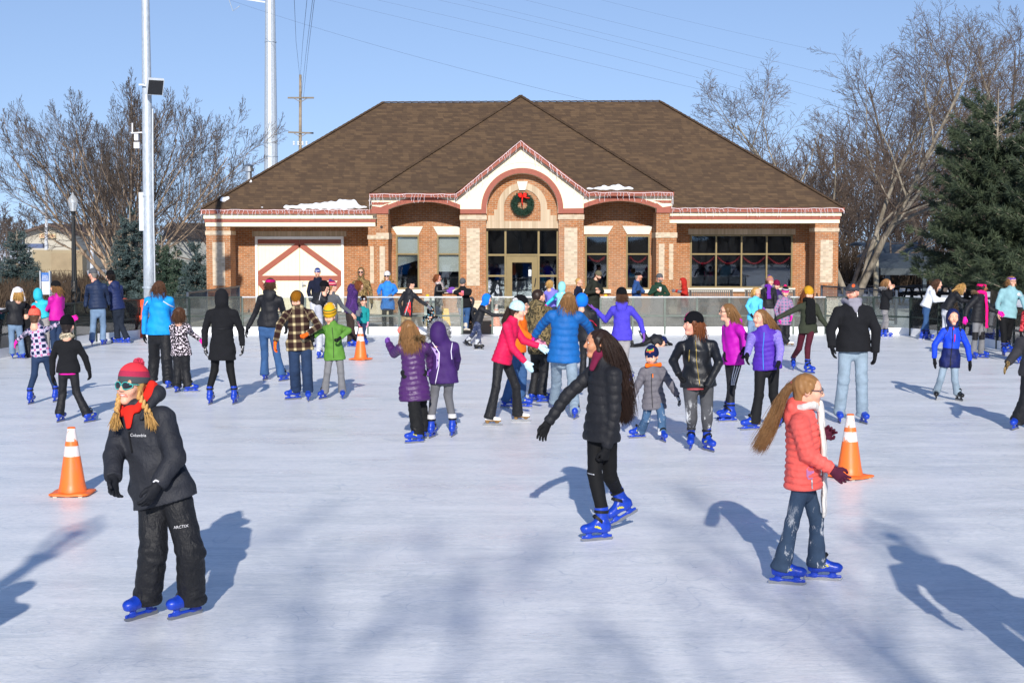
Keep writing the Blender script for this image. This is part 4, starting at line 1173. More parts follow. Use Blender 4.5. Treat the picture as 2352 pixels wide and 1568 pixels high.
    s.loft(pel - up * .035 * H, pel + up * .07 * H, [(0, .100 * q_ * w, .085 * q_), (.5, .142 * q_ * w * lw, .110 * q_ * lw), (1, .100 * q_ * w, .080 * q_)], lat, k=.05)
    for i, (hj, kn, an, c, Mx) in enumerate(legs):
        a_, b_, c_ = [r * q_ * lw for r in rad[:3]]
        low = unit(an - kn); sc = fs
        ztop = .262 * fs if ts == 'slim' and sk != 'boot' else rad[3] * fs if sk != 'boot' else .04
        end = c + Mx @ NO((0, -.04, 0)) + (an + Mx @ NO((0, .005, .08)) * fs - c - Mx @ NO((0, -.04, 0))) * 0
        axis = unit(Mx @ NO((0, .05, 1.0))); end = an + axis * ((ztop - .175 * fs) if sk != 'boot' else -.03)
        if ts != 'slim' and sk != 'boot': b2 = max(c_, .075 * fs)
        else: b2 = c_ if sk == 'boot' else .050 * fs
        lu = Mx[:, 0]
        s.loft(hj, kn, [(0, a_, a_ * 1.04), (.5, (a_ + b_) * .5, (a_ + b_) * .5), (1, b_, b_)], lu, k=.03 if i == 0 else .012, disp=wrinkle(sd * 7 + i, amp, .09), gid=10 + i)
        s.loft(kn, end, [(0, b_, b_), (.3, b_ * 1.0, b_ * 1.06), (.75, (b_ * .25 + b2 * .75), (b_ * .25 + b2 * .75) * 1.05), (1, b2, b2 * 1.12)], lu, k=.022, disp=wrinkle(sd * 9 + i, amp * 1.15, .07), gid=10 + i, cut1=True, s0=np.linalg.norm(kn - hj))
    tr = s.obj('trousers', [tm], body, off=base)
    if ts == 'cuffed':
        for i, (hj, kn, an, c, Mx) in enumerate(legs):
            cu = SDF(.010); axis = unit(Mx @ NO((0, .05, 1.0))); cu.loft(an - axis * .03, an + axis * .09, [(0, .072, .080), (1, .068, .074)], Mx[:, 0], cut0=True, cut1=True, disp=wrinkle(i, .003), gid=10)
            cu.obj('turned_up_cuff', [fabric('pale_denim_cuff', '8fa5ba', .9)], tr, off=base)
    # ---- skates or boots
    for i, (hj, kn, an, c, Mx) in enumerate(legs):
        M4 = Matrix(((*(Mx[0] * fs), c[0] - base[0]), (*(Mx[1] * fs), c[1] - base[1]), (*(Mx[2] * fs), c[2] - base[2]), (0, 0, 0, 1)))
        if sk == 'boot':
            bt = SDF(.014); bt.loft((0, -.06, .045), (0, .12, .04), [(0, .036, .04), (.5, .040, .038), (1, .036, .028)]); bt.loft((0, -.045, .05), (0, -.045, .2), [(0, .045, .055), (1, .047, .055)]); bt.ell((0, 0, -.1), (.3, .3, .1), op=-1, k=.004)
            o = bt.obj('boot', [plain('boot_leather' if not (x and 'pale_shoe' in x) else 'pale_shoe', '2a2420' if not (x and 'pale_shoe' in x) else 'cfc8bc', .6, .3)], body); o.matrix_local = M4; continue
        bo, bd_, st = skate_tpl(sk, ts not in ('slim', 'cuffed') and sk != 'silver')
        o = link('skate', bo, body); o.matrix_local = M4
        link('blade', bd_, o)
        for m in (st if ts in ('slim', 'cuffed') else st[1:]): link('strap', m, o)
    # ---- coat
    if J:
        hemz = pw((p[0], J[1]) if not hasattr(J[1], '__len__') else J[1])
        ax = unit(hemz - nk); hem = nk + (pel - nk) * ((hemz - nk) @ unit(pel - nk) / np.linalg.norm(pel - nk)) if not hasattr(J[1], '__len__') else hemz
        s = SDF(vox); TL = np.linalg.norm(nk - hem); jw = (jl or 1.0) * w
        def rad_(t, a, b): return (t, a * q_ * jw + puff, b * q_ * jw + puff)
        hipw = (.086 * w + rad[0] * lw + .012) / jw if TL > .30 * H else 0
        fl = 1.0 + .35 * max(0, TL / (.36 * H) - 1)
        dp = baffle(baf, .30 * puff + .004, sd) if baf else cloth(sd, .0095 * (.6 + q_ * .4))
        s.loft(hem, nk, [rad_(0, max(.158 * fl, hipw), .126 * fl), rad_(.22, max(.146, hipw * .97), .114), rad_(.45, .134, .106), rad_(.75, .138, .106), rad_(.90, .098, .080), rad_(1, .055, .055)], lat, k=.03, disp=dp, gid=1, cut0=True)
        for sg in (1, -1): s.cone(nk - up * .022 * H + lat * sg * sw * .15, nk - up * .060 * H + lat * sg * sw * .92, .044 * q_ + puff * .4, .046 * q_ + puff * .55, .05, gid=1)
        for i, (a, b, c) in enumerate(arms):
            dq = baffle(baf, .26 * puff + .003, sd + i) if baf else wrinkle(sd * 3 + i, .0055, .085, .45)
            r0, r1, r2 = .050 * q_ + puff * .8, .041 * q_ + puff * .75, .034 * q_ + puff * .6
            s.loft(a, b, [(0, r0, r0), (1, r1, r1)], F_, k=.035, disp=dq, gid=10 + i)
            s.loft(b, c, [(0, r1, r1), (.8, r2 * 1.05, r2 * 1.05), (1, r2, r2)], F_, k=.012, disp=dq, gid=10 + i, cut1=True, s0=UL)
        hn = unit(hc - nk)
        if hood == 'up':
            s.ell(hc + Hm @ NO((0, -.022, .012)) * hs, NO((.104, .122, .138)) * hs, Hm.T, k=.03, gid=2)
            s.cone(nk + up * .01, hc + Hm @ NO((0, -.05, -.07)) * hs, .085 * q_, .088 * hs, .05, gid=2)
            s.ell(hc + Hm @ NO((0, .105, -.005)) * hs, NO((.070, .078, .098)) * hs, Hm.T, k=.02, op=-1)
            s.ell(hc + Hm @ NO((0, .01, -.005)) * hs, NO((.078, .10, .108)) * hs, Hm.T, k=.01, op=-1)
        else:
            s.loft(nk - up * .02, nk + hn * .055 * q_ + (0 if hood == 'none' else 0), [(0, .078 * q_ + puff * .3, .078 * q_), (1, .066 * q_ + puff * .3, .068 * q_ + puff * .2)], lat, k=.02, gid=2, cut1=True)
            s.cone(nk + hn * .0, nk + hn * .10, .052 * q_, .056 * q_, .008, op=-1)
            if hood == 'down':
                bk = -D_
                s.loft(nk + bk * .075 * q_ + lat * .085 * q_ + up * .015, nk + bk * .075 * q_ - lat * .085 * q_ + up * .015, [(0, .035 * q_, .045 * q_), (.5, .055 * q_, .075 * q_), (1, .035 * q_, .045 * q_)], bk, k=.03, gid=2)
                s.ell(nk + bk * .10 * q_ - up * .055, (.095 * q_, .050 * q_, .085 * q_), np.stack((lat, bk, up)), k=.03, gid=2)
        ms = jm if isinstance(jm, (list, tuple)) else [jm]
        midx = None
        if len(ms) > 1:                                # second material: sleeves and shoulders ('sleeve'), or sides
            def midx(c, g_): return np.where(g_[:, 2] >= 9.5, 1, 0)
        jo = s.obj('jacket', list(ms), body, off=base, midx=midx)
    else: jo = body
    # ---- gloves
    for i in (0, 1):
        if g2[i] is None or g2[i] == BARE: continue
        V, Fc, gc = hand_tpl(gk2[i], .006 if Y < 17 else .009, .004)
        Mh, c = hand_xf[i]; k_ = (.92 + .08 * q_) * min(1, q_ ** .5)
        Mx = Mh * k_
        me = npmesh('glove', xf(V, Mx, c - base), Fc, None, gc)
        link('mitten' if gk2[i] == 'mitt' else 'glove', me, body, (0, 0, 0), [g2[i]])
    # ---- hair
    hl = lambda v_: hc + Hm @ (NO(v_) * hs)
    if hair:
        st, hm = hair[0], brow; ln = hair[2] if len(hair) > 2 else .25
        s = SDF(.0075 if Y < 20 else .011)
        s.ell((0, -.018, .040), (.081, .098, .083)); s.loft((0, -.05, .02), (0, -.058, -.06 if st == 'short' else -.085), [(0, .070, .05), (1, .055, .04)], k=.03)
        if st != 'short':
            for q in (-1, 1): s.cone((q * .070, .01, .045), (q * .072, .0, -.05 if st != 'pony' else .0), .022, .018, .03)
        s.loft((0, .075, -.055), (0, .085, .052), [(0, .052, .05), (.6, .056, .046), (1, .050, .026)], k=.016, op=-1)
        V, F = s.mesh(lambda a, b, c: .0035 * np.sin(a * 120 + b * 40) * np.sin(b * 90 + c * 60))
        if hat and hat[0] in ('beanie', 'cap'):        # pressed flat under the hat
            up_ = V[:, 2] > .02; V[up_] = NO((0, -.016, .03)) + (V[up_] - NO((0, -.016, .03))) * .93
        ho = link('hair', npmesh('hair', xf(V * hs, Hm, hc) - base, F, None, V, V[:, 0] * 3 + .5), body, (0, 0, 0), [hm])
        cnt = 1800 if Y < 14 else 1000 if Y < 26 else 420
        rr = .0023 if Y < 14 else .0036 if Y < 26 else .0065
        wind = hair[3] if len(hair) > 3 else (0, 0, 0); curl = hair[4] if len(hair) > 4 else 0
        if st in ('long', 'bob'):
            a = rng.uniform(-.95, .95, cnt) * 1.75; e = rng.uniform(-.25, 1.25, cnt)
            pos = np.stack((np.sin(a) * np.cos(e) * .082, -np.cos(a) * np.cos(e) * .096 - .016, np.sin(e) * .082 + .036), 1)
            roots = xf(pos * hs, Hm, hc) - base; nn = (pos - NO((0, -.016, .03))) / NO((.082, .096, .082)); nn /= np.linalg.norm(nn, axis=1, keepdims=True); nn = nn @ Hm.T
            G = NO((0, 0, -1.0)) + NO(wind) * .3; dd = G - nn * (nn @ G)[:, None] + nn * .10
            dd /= np.linalg.norm(dd, axis=1, keepdims=True) + 1e-9
            if st == 'long' and ln > .13:
                ms = SDF(.009 if Y < 20 else .013); a0 = hl((0, -.072, .0)); b0 = nk - D_ * (.075 * q_ + puff + .02) - up * .03 + NO(wind) * .10; c0 = b0 + unit(NO((0, 0, -1.0)) + NO(wind)) * max(.05, ln - .14)
                tq = np.linspace(0, 1, 12)[:, None]; tl = .22 / (ln + .1); pth = np.where(tq < tl, a0 + (b0 - a0) * tq / tl, b0 + (c0 - b0) * (tq - tl) / (1 - tl)) - base
                ms.loft(a0, b0, [(0, .060, .030), (.5, .056, .024), (1, .044, .018)], rh, k=.03, disp=cloth(3, .006)); ms.loft(b0, c0, [(0, .044, .018), (.6, .030, .014), (1, .010, .008)], rh, k=.03, disp=cloth(4, .006))
                V, F = ms.mesh(); link('hair_mass', npmesh('hair_mass', V - base, F, None, V, .5 + .3 * np.sin(V[:, 0] * 190 + V[:, 1] * 130)), ho, (0, 0, 0), [hm])
            strands(ho, 'hair_lengths', hm, roots, dd, ln + .10 + .05 * e[0] * 0, .55, wind, rr, 12, curl, conv=.80 if ln > .5 else .5 if ln > .2 else .3, path=pth if st == 'long' and ln > .13 else None)
        elif st == 'pony':
            pts = [NO(v_) for v_ in hair[5]] if len(hair) > 5 else None
            c0 = hl((0, -.10, .045)) - base
            N = cnt; d0 = Hm @ NO((0, -1, -.35)); rt = c0 + rng.normal(size=(N, 3)) * .011
            dd = d0 + rng.normal(size=(N, 3)) * .22; dd /= np.linalg.norm(dd, axis=1, keepdims=True)
            strands(ho, 'ponytail', hm, rt[::2] if Y < 14 else rt, dd[::2] if Y < 14 else dd, ln, .8, wind, rr * .85, 12, curl, var=.55, conv=.8, path=None if pts is None else np.stack([np.interp(np.linspace(0, 1, 12), np.linspace(0, 1, len(pts) + 1), [c0[k]] + [at(*px(q), Y)[k] - base[k] for q in pts]) for k in range(3)], 1))
            b_ = MB(); b_.tube([c0, c0 + d0 * .02], .022, 10); b_.build('hair_tie', fabric('hair_tie_pink', 'e0308a', .6), ho, True)
        elif st == 'braids':
            for q in (-1, 1):
                s2 = SDF(.006); c0 = hl((q * .070, .03, -.045)); end = nk + NO(hair[5][1 if q < 0 else 0])
                dv = (end - c0); m = 9
                for j in range(m):
                    t0 = j / m; cc = c0 + dv * (t0 + .5 / m) + NO((0, -.0, 0)); sd_ = rgt(hy) * (.007 if j % 2 else -.007)
                    s2.ell(cc + sd_, (.0135, .0135, np.linalg.norm(dv) / m * .9), np.stack((rgt(hy + 0), fwd(hy), unit(dv + sd_ * 9))), k=.006)
                V, F = s2.mesh(); link('braid', npmesh('braid', V - base, F, None, V, rng.uniform(.4, .8, len(V))), ho, (0, 0, 0), [hm])
                rt = np.repeat((end - base)[None], 110, 0) + rng.normal(size=(110, 3)) * .007
                dd = unit(dv) + rng.normal(size=(110, 3)) * .13; strands(ho, 'braid_end', hm, rt, dd, .115, .35, (0, 0, 0), .0038, 6)
                b_ = MB(); b_.tube([end - base - unit(dv) * .012, end - base + unit(dv) * .008], .015, 8); b_.build('hair_tie', M_STRAP, ho, True)
    # ---- hats
    if hat:
        hk, hm = hat[0], hat[1]; hvox = .006 if Y < 20 else .010
        if hk in ('beanie', 'slouch', 'tall', 'bunny'):
            s = SDF(hvox); tp = {'beanie': .0, 'slouch': .012, 'tall': .05, 'bunny': .01}[hk]
            s.ell((0, -.016 - tp * .5, .052 + tp * .6), (.090 + tp * .3, .108 + tp, .094 + tp))
            s.ell((0, 0, -.095), (.2, .34, .126), rot('X', R(-8)).T, k=.004, op=-1)
            if not (len(hat) > 3 and hat[3] == 'nocuff'): s.loft((0, -.016, .020), (0, -.010, .066), [(0, .090, .109), (.5, .0935, .111), (1, .089, .105)], k=.006); 
            s.ell((0, 0, -.096), (.2, .34, .126), rot('X', R(-8)).T, k=.004, op=-1)
            V, F = s.mesh(); ho = link('hat', npmesh('hat', xf(V * hs, Hm, hc) - base, F, None, V), body, (0, 0, 0), [hm])
            if len(hat) > 2 and hat[2]:
                pc = NO((0, -.05, .148 + tp * 1.5)); N = 700; d = rng.normal(size=(N, 3)); d /= np.linalg.norm(d, axis=1, keepdims=True)
                Pm = np.stack((pc + d * .006, pc + d * .022, pc + d * rng.uniform(.028, .04, (N, 1))), 1)
                Vp, Fp, own = tubes_np(Pm, NO((.006, .006, .002)) * (1 if Y < 20 else 1.4))
                link('pompom', npmesh('pompom', xf(Vp * hs, Hm, hc) - base, Fp, None, Vp, rng.uniform(.2, .8, N)[own]), ho, (0, 0, 0), [hat[2]])
        elif hk == 'cap':
            s = SDF(hvox); s.ell((0, -.018, .048), (.088, .104, .088)); s.ell((0, 0, -.084), (.2, .3, .122), k=.004, op=-1)
            s.loft((0, .06, .052), (0, .165, .040), [(0, .075, .008), (.6, .070, .007), (1, .045, .006)], (1, 0, 0), k=.012, gid=5); s.ell((0, -.018, .155), (.009, .009, .006), k=.01) if False else None
            V, F = s.mesh(); ho = link('hat', npmesh('hat', xf(V * hs, Hm, hc) - base, F, None, V), body, (0, 0, 0), [hm])
        elif hk == 'band':
            s = SDF(hvox); s.loft((0, -.018, .032), (0, -.014, .088), [(0, .087, .106), (.5, .087, .105), (1, .074, .090)], cut0=True, cut1=True)
            V, F = s.mesh(); ho = link('headband', npmesh('headband', xf(V * hs, Hm, hc) - base, F, None, V), body, (0, 0, 0), [hm])
        elif hk == 'muffs':
            b_ = MB()
            for q in (-1, 1):
                V, F = ball((q * .088, -.005, .0), .042, 6); b_.add(xf(V * hs, Hm, hc) - base, F)
            ho = b_.build('earmuffs', hm, body, True)
    # ---- extras
    pr = Person(); pr.__dict__.update(body=body, base=base, nk=nk, pel=pel, hc=hc, Hm=Hm, hs=hs, up=up, lat=lat, D=D_, F=F_, jo=jo, tr=tr, arms=arms, legs=legs, q=q_, px=px, Y=Y, hl=hl, hand=hand_xf, w=w, fs=fs, puff=puff, H=H)
    for e in x:
        if isinstance(e, tuple): EX[e[0]](pr, *e[1:])
    PEOPLE.append(pr); return pr

# ------------------------------------------------------------------ extras worn or held
EX = {}
def ex(f): EX[f.__name__] = f; return f
def hmesh(pr, V): return xf(NO(V) * pr.hs, pr.Hm, pr.hc) - pr.base
@ex
def shades(pr, lens=(.02, .02, .025), frame=(.02, .02, .02), clear=False):
    b = MB(); fr_ = MB()
    for q in (-1, 1):
        n = 14; gw, gh = (.026, .017) if clear else (.033, .023); P = [NO((q * (.032 if clear else .037) + gw * math.cos(t), .103 - (.014 if clear else .026) * max(0, math.cos(t) * q), .008 - .004 * (not clear) + gh * math.sin(t) * (1 - .25 * math.cos(t) * q * (not clear)))) for t in np.linspace(0, 2 * math.pi, n + 1)]
        if not clear: b.add(hmesh(pr, [NO((q * .036, .107, .006))] + P[:-1]), [(0, 1 + i, 1 + (i + 1) % n) for i in range(n)])
        fr_.tube(hmesh(pr, P), .0026 * pr.hs if clear else .0032, 5)
        fr_.tube(hmesh(pr, [(q * .055, .096, .014), (q * .079, .06, .014), (q * .082, -.005, .012)]), .003, 5)
    fr_.tube(hmesh(pr, [(-.009, .107, .012), (.009, .107, .012)]), .003, 5)
    o = fr_.build('glasses' if clear else 'sunglasses', plain('frame_%02x%02x%02x' % tuple(int(c * 255) for c in lin(frame)), frame, .4, .5), pr.body, True)
    if not clear: b.build('lens', plain('dark_lens', lens, .08, .6), o, True)
@ex
def scarf(pr, mat, tails=((.05, .45),), r=.055, loop=True):
    s = SDF(.010 if pr.Y < 25 else .014); q = pr.q
    ring = [pr.nk + pr.D * (0 if r > .04 else .022) + pr.up * ((.035 if r > .04 else .018) + .012 * math.sin(2 * t)) + pr.lat * math.cos(t) * .085 * q + pr.D * math.sin(t) * .085 * q for t in np.linspace(0, 2 * math.pi, 13)]
    if loop:
        for a, b in zip(ring[:-1], ring[1:]): s.loft(a, b, [(0, r * .5, r * .75), (1, r * .5, r * .75)], pr.D, k=.02, gid=1)
    for (lx, ln) in tails:
        a = pr.nk + pr.D * (.105 * q + pr.puff) + pr.lat * lx + pr.up * .03; b = pr.nk + pr.D * (.125 * q + pr.puff) + pr.lat * lx * 1.2 - NO((0, 0, ln))
        m_ = (a + b) / 2 + pr.D * .03 + pr.lat * .015; s.loft(a, m_, [(0, .045, .026), (.3, .05, .024), (1, .056, .020)], pr.lat, k=.03, gid=1, disp=cloth(3, .006)); s.loft(m_, b + pr.D * .02, [(0, .056, .020), (1, .062, .016)], pr.lat, k=.02, cut1=True, gid=1, disp=cloth(5, .007))
    s.obj('scarf', [mat], pr.body, off=pr.base)
@ex
def fur(pr, mat, up=True, ln=.05, n=500):
    """fur rim of a hood, up round the face or lying round the shoulders"""
    t = rng.uniform(0, 2 * math.pi, n) if not up else rng.uniform(-.5, math.pi + .5, n)
    if up: c = np.stack((np.cos(t) * .098, np.full(n, .058) - .02 * np.abs(np.cos(t)), np.sin(t) * .115 + .01), 1); c = hmesh(pr, c); o = hmesh(pr, [(0, .0, 0)])[0]
    else:
        q = pr.q; c = (pr.nk - pr.base) + np.outer(np.cos(t) * .125 * q, pr.lat) - np.outer(np.abs(np.sin(t)) * .12 * q + .01, pr.D) * np.sign(1) + pr.up * .02; o = pr.nk - pr.base - pr.up * .05
    d = c - o; d /= np.linalg.norm(d, axis=1, keepdims=True); d = d + rng.normal(size=(n, 3)) * .45; d /= np.linalg.norm(d, axis=1, keepdims=True)
    L = ln * rng.uniform(.6, 1.3, (n, 1)); c = c + rng.normal(size=(n, 3)) * .012
    V, F, own = tubes_np(np.stack((c - d * .01, c + d * L * .5, c + d * L + NO((0, 0, -.01))), 1), NO((.007, .006, .001)) * (1 if pr.Y < 25 else 1.5))
    link('fur_trim', npmesh('fur_trim', V, F, None, V, rng.uniform(.1, .9, n)[own]), pr.jo, (0, 0, 0), [mat])
from mathutils.bvhtree import BVHTree
BV = {}
def surf(pr, obj, pts, dirn):
    """drop points (world) on a garment along dirn; returns points in the garment's space"""
    out = []; d = Vector(dirn).normalized()
    if obj.name not in BV: BV[obj.name] = BVHTree.FromPolygons([v.co for v in obj.data.vertices], [p.vertices for p in obj.data.polygons])
    for p in pts:
        loc = BV[obj.name].ray_cast(Vector(p - pr.base) - d * .6, d, 1.4)[0]
        out.append(NO(loc - d * .005) if loc is not None else None)
    return out
def patch(pr, obj, name, mat, poly, c, ux, uz, dirn, parent=None):
    """flat mark laid on a garment: poly in metres around c, seen along dirn"""
    n = len(poly); pts = surf(pr, obj, [c + ux * a + uz * b for a, b in poly] + [c], dirn)
    if any(p is None for p in pts): return
    b = MB(); b.add(pts, [(i, (i + 1) % n, n) for i in range(n)]); return b.build(name, mat, parent or obj)
@ex
def text(pr, name, txt, size, at_px, mat, on='jo', dirn=(0, 1, 0), slant=0.0):
    cu = bpy.data.curves.new(name, 'FONT'); cu.body = txt; cu.size = size; cu.align_x = 'CENTER'; cu.align_y = 'CENTER'; cu.resolution_u = 2
    o = bpy.data.objects.new(name, cu); COL.objects.link(o); dg = bpy.context.evaluated_depsgraph_get()
    me = bpy.data.meshes.new_from_object(o.evaluated_get(dg)); bpy.data.objects.remove(o)
    ob = getattr(pr, on); c = at(*pr.px(at_px), pr.Y); vs = [v.co for v in me.vertices]
    pts = surf(pr, ob, [c + NO((v[0], 0, v[1] + slant * v[0])) for v in vs], dirn)
    good = [p for p in pts if p is not None]
    if not good: return
    for v, p in zip(me.vertices, pts): v.co = p if p is not None else good[0]
    link(name, me, ob, (0, 0, 0), [mat])
@ex
def mark(pr, name, mat, at_px, poly, on='jo', dirn=(0, 1, 0)):
    patch(pr, getattr(pr, on), name, mat, poly, at(*pr.px(at_px), pr.Y), NO((1, 0, 0)), NO((0, 0, 1)), NO(dirn))
@ex
def line(pr, name, mat, pts, r=.006, on='jo', dirn=(0, 1, 0)):
    """zip or piping along picture points, laid on a garment"""
    P_ = [NO(q) for q in pts]; Q = []
    for a, b in zip(P_[:-1], P_[1:]): Q += [a + (b - a) * t for t in np.linspace(0, 1, 10)[:-1]]
    Q.append(P_[-1]); w = [at(*pr.px(q), pr.Y) for q in Q]
    s = [p for p in surf(pr, getattr(pr, on), w, dirn) if p is not None]
    if len(s) < 3: return
    b = MB(); b.tube(s, r, 5); b.build(name, mat, getattr(pr, on), True)
@ex
def phone(pr, i=0, cup=False):
    pass
def held(pr, i, kind, label, cat_):
    """an object in hand i, a thing of its own"""
    Mh, c = pr.hand[i]; q = c + Mh @ NO((.01, .085, -.04)); b = MB()
    if kind == 'cup':
        b.lathe((q[0], q[1], q[2] - .03), [(.001, 0), (.029, 0), (.040, .11), (.040, .115), (.042, .116), (.042, .124), (.036, .128), (.001, .129)], 14)
        return b.obj('paper_cup', plain('paper_cup_white', 'efefec', .6, .3), label, cat_)
    b.box(q[0] - .035, q[0] + .035, q[1] - .006, q[1] + .006, q[2] - .03, q[2] + .10)
    o = b.obj('phone', plain('phone_' + kind, {'pink': 'd76a8a', 'black': '17171a'}[kind], .3, .5), label, cat_); return o
# ------------------------------------------------------------------ clothing
f_ = fabric
BLK = f_('black_nylon', '202126', .6); BLK2 = f_('black_wool', '191a1e', .95); BLKS = f_('black_snow_trousers', '1e1f23', .55, wr=.75); BLKG = f_('black_glove', '121317', .8)
CHAR = f_('charcoal_softshell', '2a2c33', .62, wr=.55); LEATH = f_('black_leather', '16181d', .40, spec=.4, wr=.28); LEGG = f_('black_leggings', '111215', .8, wr=.2)
NAVY = f_('navy_puffer', '1f2d4a', .6); NAVY2 = f_('dark_blue_puffer', '1d2a55', .6); NAVYW = f_('navy_hoodie', '171c30', .9)
DEN = f_('blue_denim', '33527c', .9, 'denim'); DEND = f_('dark_denim', '22334f', .9, 'denim'); DENL = f_('pale_denim', '687f9a', .9, 'denim'); DENLL = f_('washed_denim', '7f909f', .9, 'denim')
GREYP = f_('grey_trousers', '77787c', .85); GREYD = f_('grey_jeans', '46474b', .9, 'denim', (.42, .62)); GREYL = f_('pale_grey_trousers', '9a9798', .9); WHITEP = f_('white_trousers', 'c9cbd2', .9)
TURQ = f_('turquoise_puffer', '2fb9cf', .6); MAG = f_('magenta_puffer', 'c4189a', .6); BBLUE = f_('bright_blue_jacket', '1593e0', .65); OLIVE = f_('olive_parka', '33382c', .85); OLIVEB = f_('black_green_parka', '23261f', .8)
PURP = f_('purple_puffer', '47205c', .42, spec=.45); PURP2 = f_('violet_coat', '3d2260', .7); PINKJ = f_('raspberry_jacket', 'd3194f', .65); TEALB = f_('teal_blue_puffer', '1660a8', .6)
VIOB = f_('violet_blue_jacket', '4a40c0', .8, 'heather'); VIOH = f_('lilac_heather', '8476c8', .85, 'heather'); VIOV = f_('violet_vest', '4f2ba6', .6); MAGJ = f_('magenta_jacket', 'b412a8', .6); CORAL = f_('coral_puffer', 'ff6a60', .6); 
GREYPUF = f_('grey_puffer', '66646c', .6); SWEAT = f_('pale_blue_sweatshirt', '86b0b8', .9); WHITEJ = f_('white_puffer', 'dfe3ea', .6); SKYJ = f_('sky_blue_jacket', '5cc0e6', .7); BLUEW = f_('blue_ski_jacket', '2b7fd8', .7)
GREENJ = f_('green_jacket', '5a8a38', .75); GREYH = f_('grey_hoodie', '565a60', .9); TEALJ = f_('teal_jacket', '168a8e', .8); RED = f_('red_fleece', 'b02a22', .95); DKGREEN = f_('dark_green_coat', '1d3a2c', .8); DENJ = f_('denim_blue_jacket', '2e4f86', .85); LILAC = f_('lilac_jacket', '7a72d0', .7)
ORANGE = f_('orange_knit_glove', 'f26a1c', .9); ORSW = f_('orange_sweatshirt', 'f0701a', .9); BURG = f_('burgundy_leggings', '4a1626', .85); BROWNP = f_('brown_trousers', '3b2f2b', .9); KHAKI = f_('khaki_trousers', '9d8a66', .9); MAROON = f_('maroon_hood', '6e1c3c', .9)
PINKG = f_('hot_pink_glove', 'f020a8', .85); LPINK = f_('pale_pink_glove', 'e79ab4', .85); LBLUE = f_('pale_blue_mitten', 'bfe0ea', .9); PURG = f_('purple_glove', '7a4aa8', .85); REDM = f_('red_mitten', 'd42a56', .85); GREYG = f_('grey_glove', '6c6f78', .85); MAROG = f_('maroon_glove', '551f36', .85); CORG = f_('coral_mitten', 'f07a6e', .9)
PLAIDC = f_('pink_navy_plaid', '24305c', .9, 'plaid', ('d8dcec', '5a4a84', 'cf6a92', '141d44'), sc=1.05)
BUFF = f_('brown_cream_plaid', '2a1a18', .95, 'buffalo', ('2a1716', '85755c', 'c9b98f'), sc=1.5)
PURPL = f_('purple_check', '40285c', .85, 'plaid', ('4a2a6c', '402560', '553478', '32204c'), sc=.55)
PGREY = f_('pink_grey_plaid', '8a8496', .85, 'plaid', ('7f86a2', '9a7f9c', 'c2507e', '6a6a86'), sc=.9)
LEOP = f_('black_white_speckle', 'c9bcc8', .85, 'speckle', ('18151a', '18151a', 'd8ccd6'))
PAWS = f_('paw_print_fleece', '15161a', .95, 'blobs', ('7fc8dc', 'd8b49c', 'b8d8e0'))
CAMO = f_('leaf_camouflage', '5a5038', .9, 'camo', ('4a4230', '857450', '2c2a1e', '6e6248'), sc=1.1); CAMO2 = f_('reed_camouflage', '7a6440', .9, 'camo', ('54432a', 'a08658', '33291a', '8a7048'), sc=1.3)
SNOWJ = f_('snowy_blue_jeans', '3c5878', .9, 'denim', (.30, .62)); SNOWK = f_('snow_rubbed_jeans', '33445a', .9, 'denim', (.30, .62)); SNOWP = f_('snow_dusted_blue_trousers', '3a4568', .85, 'denim', (.2, .9))
BLSPLIT = f_('royal_and_navy_jacket', '1540d0', .6, 'split', [(0, '141a3c'), (.30, '1844d8')]); ROYAL = f_('royal_blue_sleeve', '1844d8', .6)
KB = knit('black_knit', '15161a'); KG = knit('grey_knit', '5d5f63'); KCORAL = knit('coral_knit', 'ff6a58', .6); KY = knit('mustard_knit', 'd09a28'); KMUS = knit('mustard_brown_knit', '8a5a18'); KLB = knit('pale_blue_knit', 'bfe2e8', .6); KPINK = knit('magenta_knit', 'c81670'); KHOT = knit('hot_pink_knit', 'e8146e'); KVIO = knit('violet_knit', '6a4ab4'); KNAVY = knit('navy_knit', '18244e'); KWH = knit('white_knit', 'dcdadc'); KMAR = knit('maroon_knit', '7a1840'); KBLUE = knit('royal_knit', '1f7ae0'); KBR = knit('brown_knit', '5c4030')
FB = f_('blue_fleece_hood', '1478e0', .95)
H3 = f_('striped_coral_beanie', 'ff4a50', .95, 'bands', cols=[(-.12, '4a5054'), (.062, 'b02f50'), (.098, 'f23a48')])
HUC = f_('red_navy_beanie', 'c02030', .95, 'bands', cols=[(-.12, '1c2450'), (.045, 'd22a3c'), (.075, 'd8d8de'), (.088, 'd22a3c'), (.12, '5a3878')])
HPB = f_('pink_black_white_beanie', 'f0409a', .95, 'bands', cols=[(-.12, 'f0409a'), (.070, '17171c'), (.095, 'e8e8ec'), (.108, '17171c')])
HYP = f_('yellow_purple_beanie', 'e0a030', .95, 'bands', cols=[(-.12, 'd89a2c'), (.035, '6a3aa0'), (.05, 'd89a2c'), (.07, '6a3aa0'), (.085, 'd89a2c'), (.105, '6a3aa0'), (.12, 'd89a2c')])
HCOLT = f_('blue_white_beanie', '203a80', .95, 'bands', cols=[(-.12, '1f3a86'), (.066, 'e4e6ea'), (.082, '1f3a86')])
HBURG = f_('burger_hat', 'e8b018', .95, 'bands', cols=[(-.12, 'e8b418'), (.085, '3a2a1c'), (.098, 'e8b418'), (.118, 'b4402c'), (.128, '4f9a3c'), (.142, 'eab41c')])
HBUN = f_('white_bunny_hat', 'e6e2e6', .95)
POM = {k: hairmat('pom_' + k, v) for k, v in dict(red='e01030', mix='c8405c', purple='6a3a8c', white='d8d6d8', pink='ff2a80', violet='6a34a0').items()}
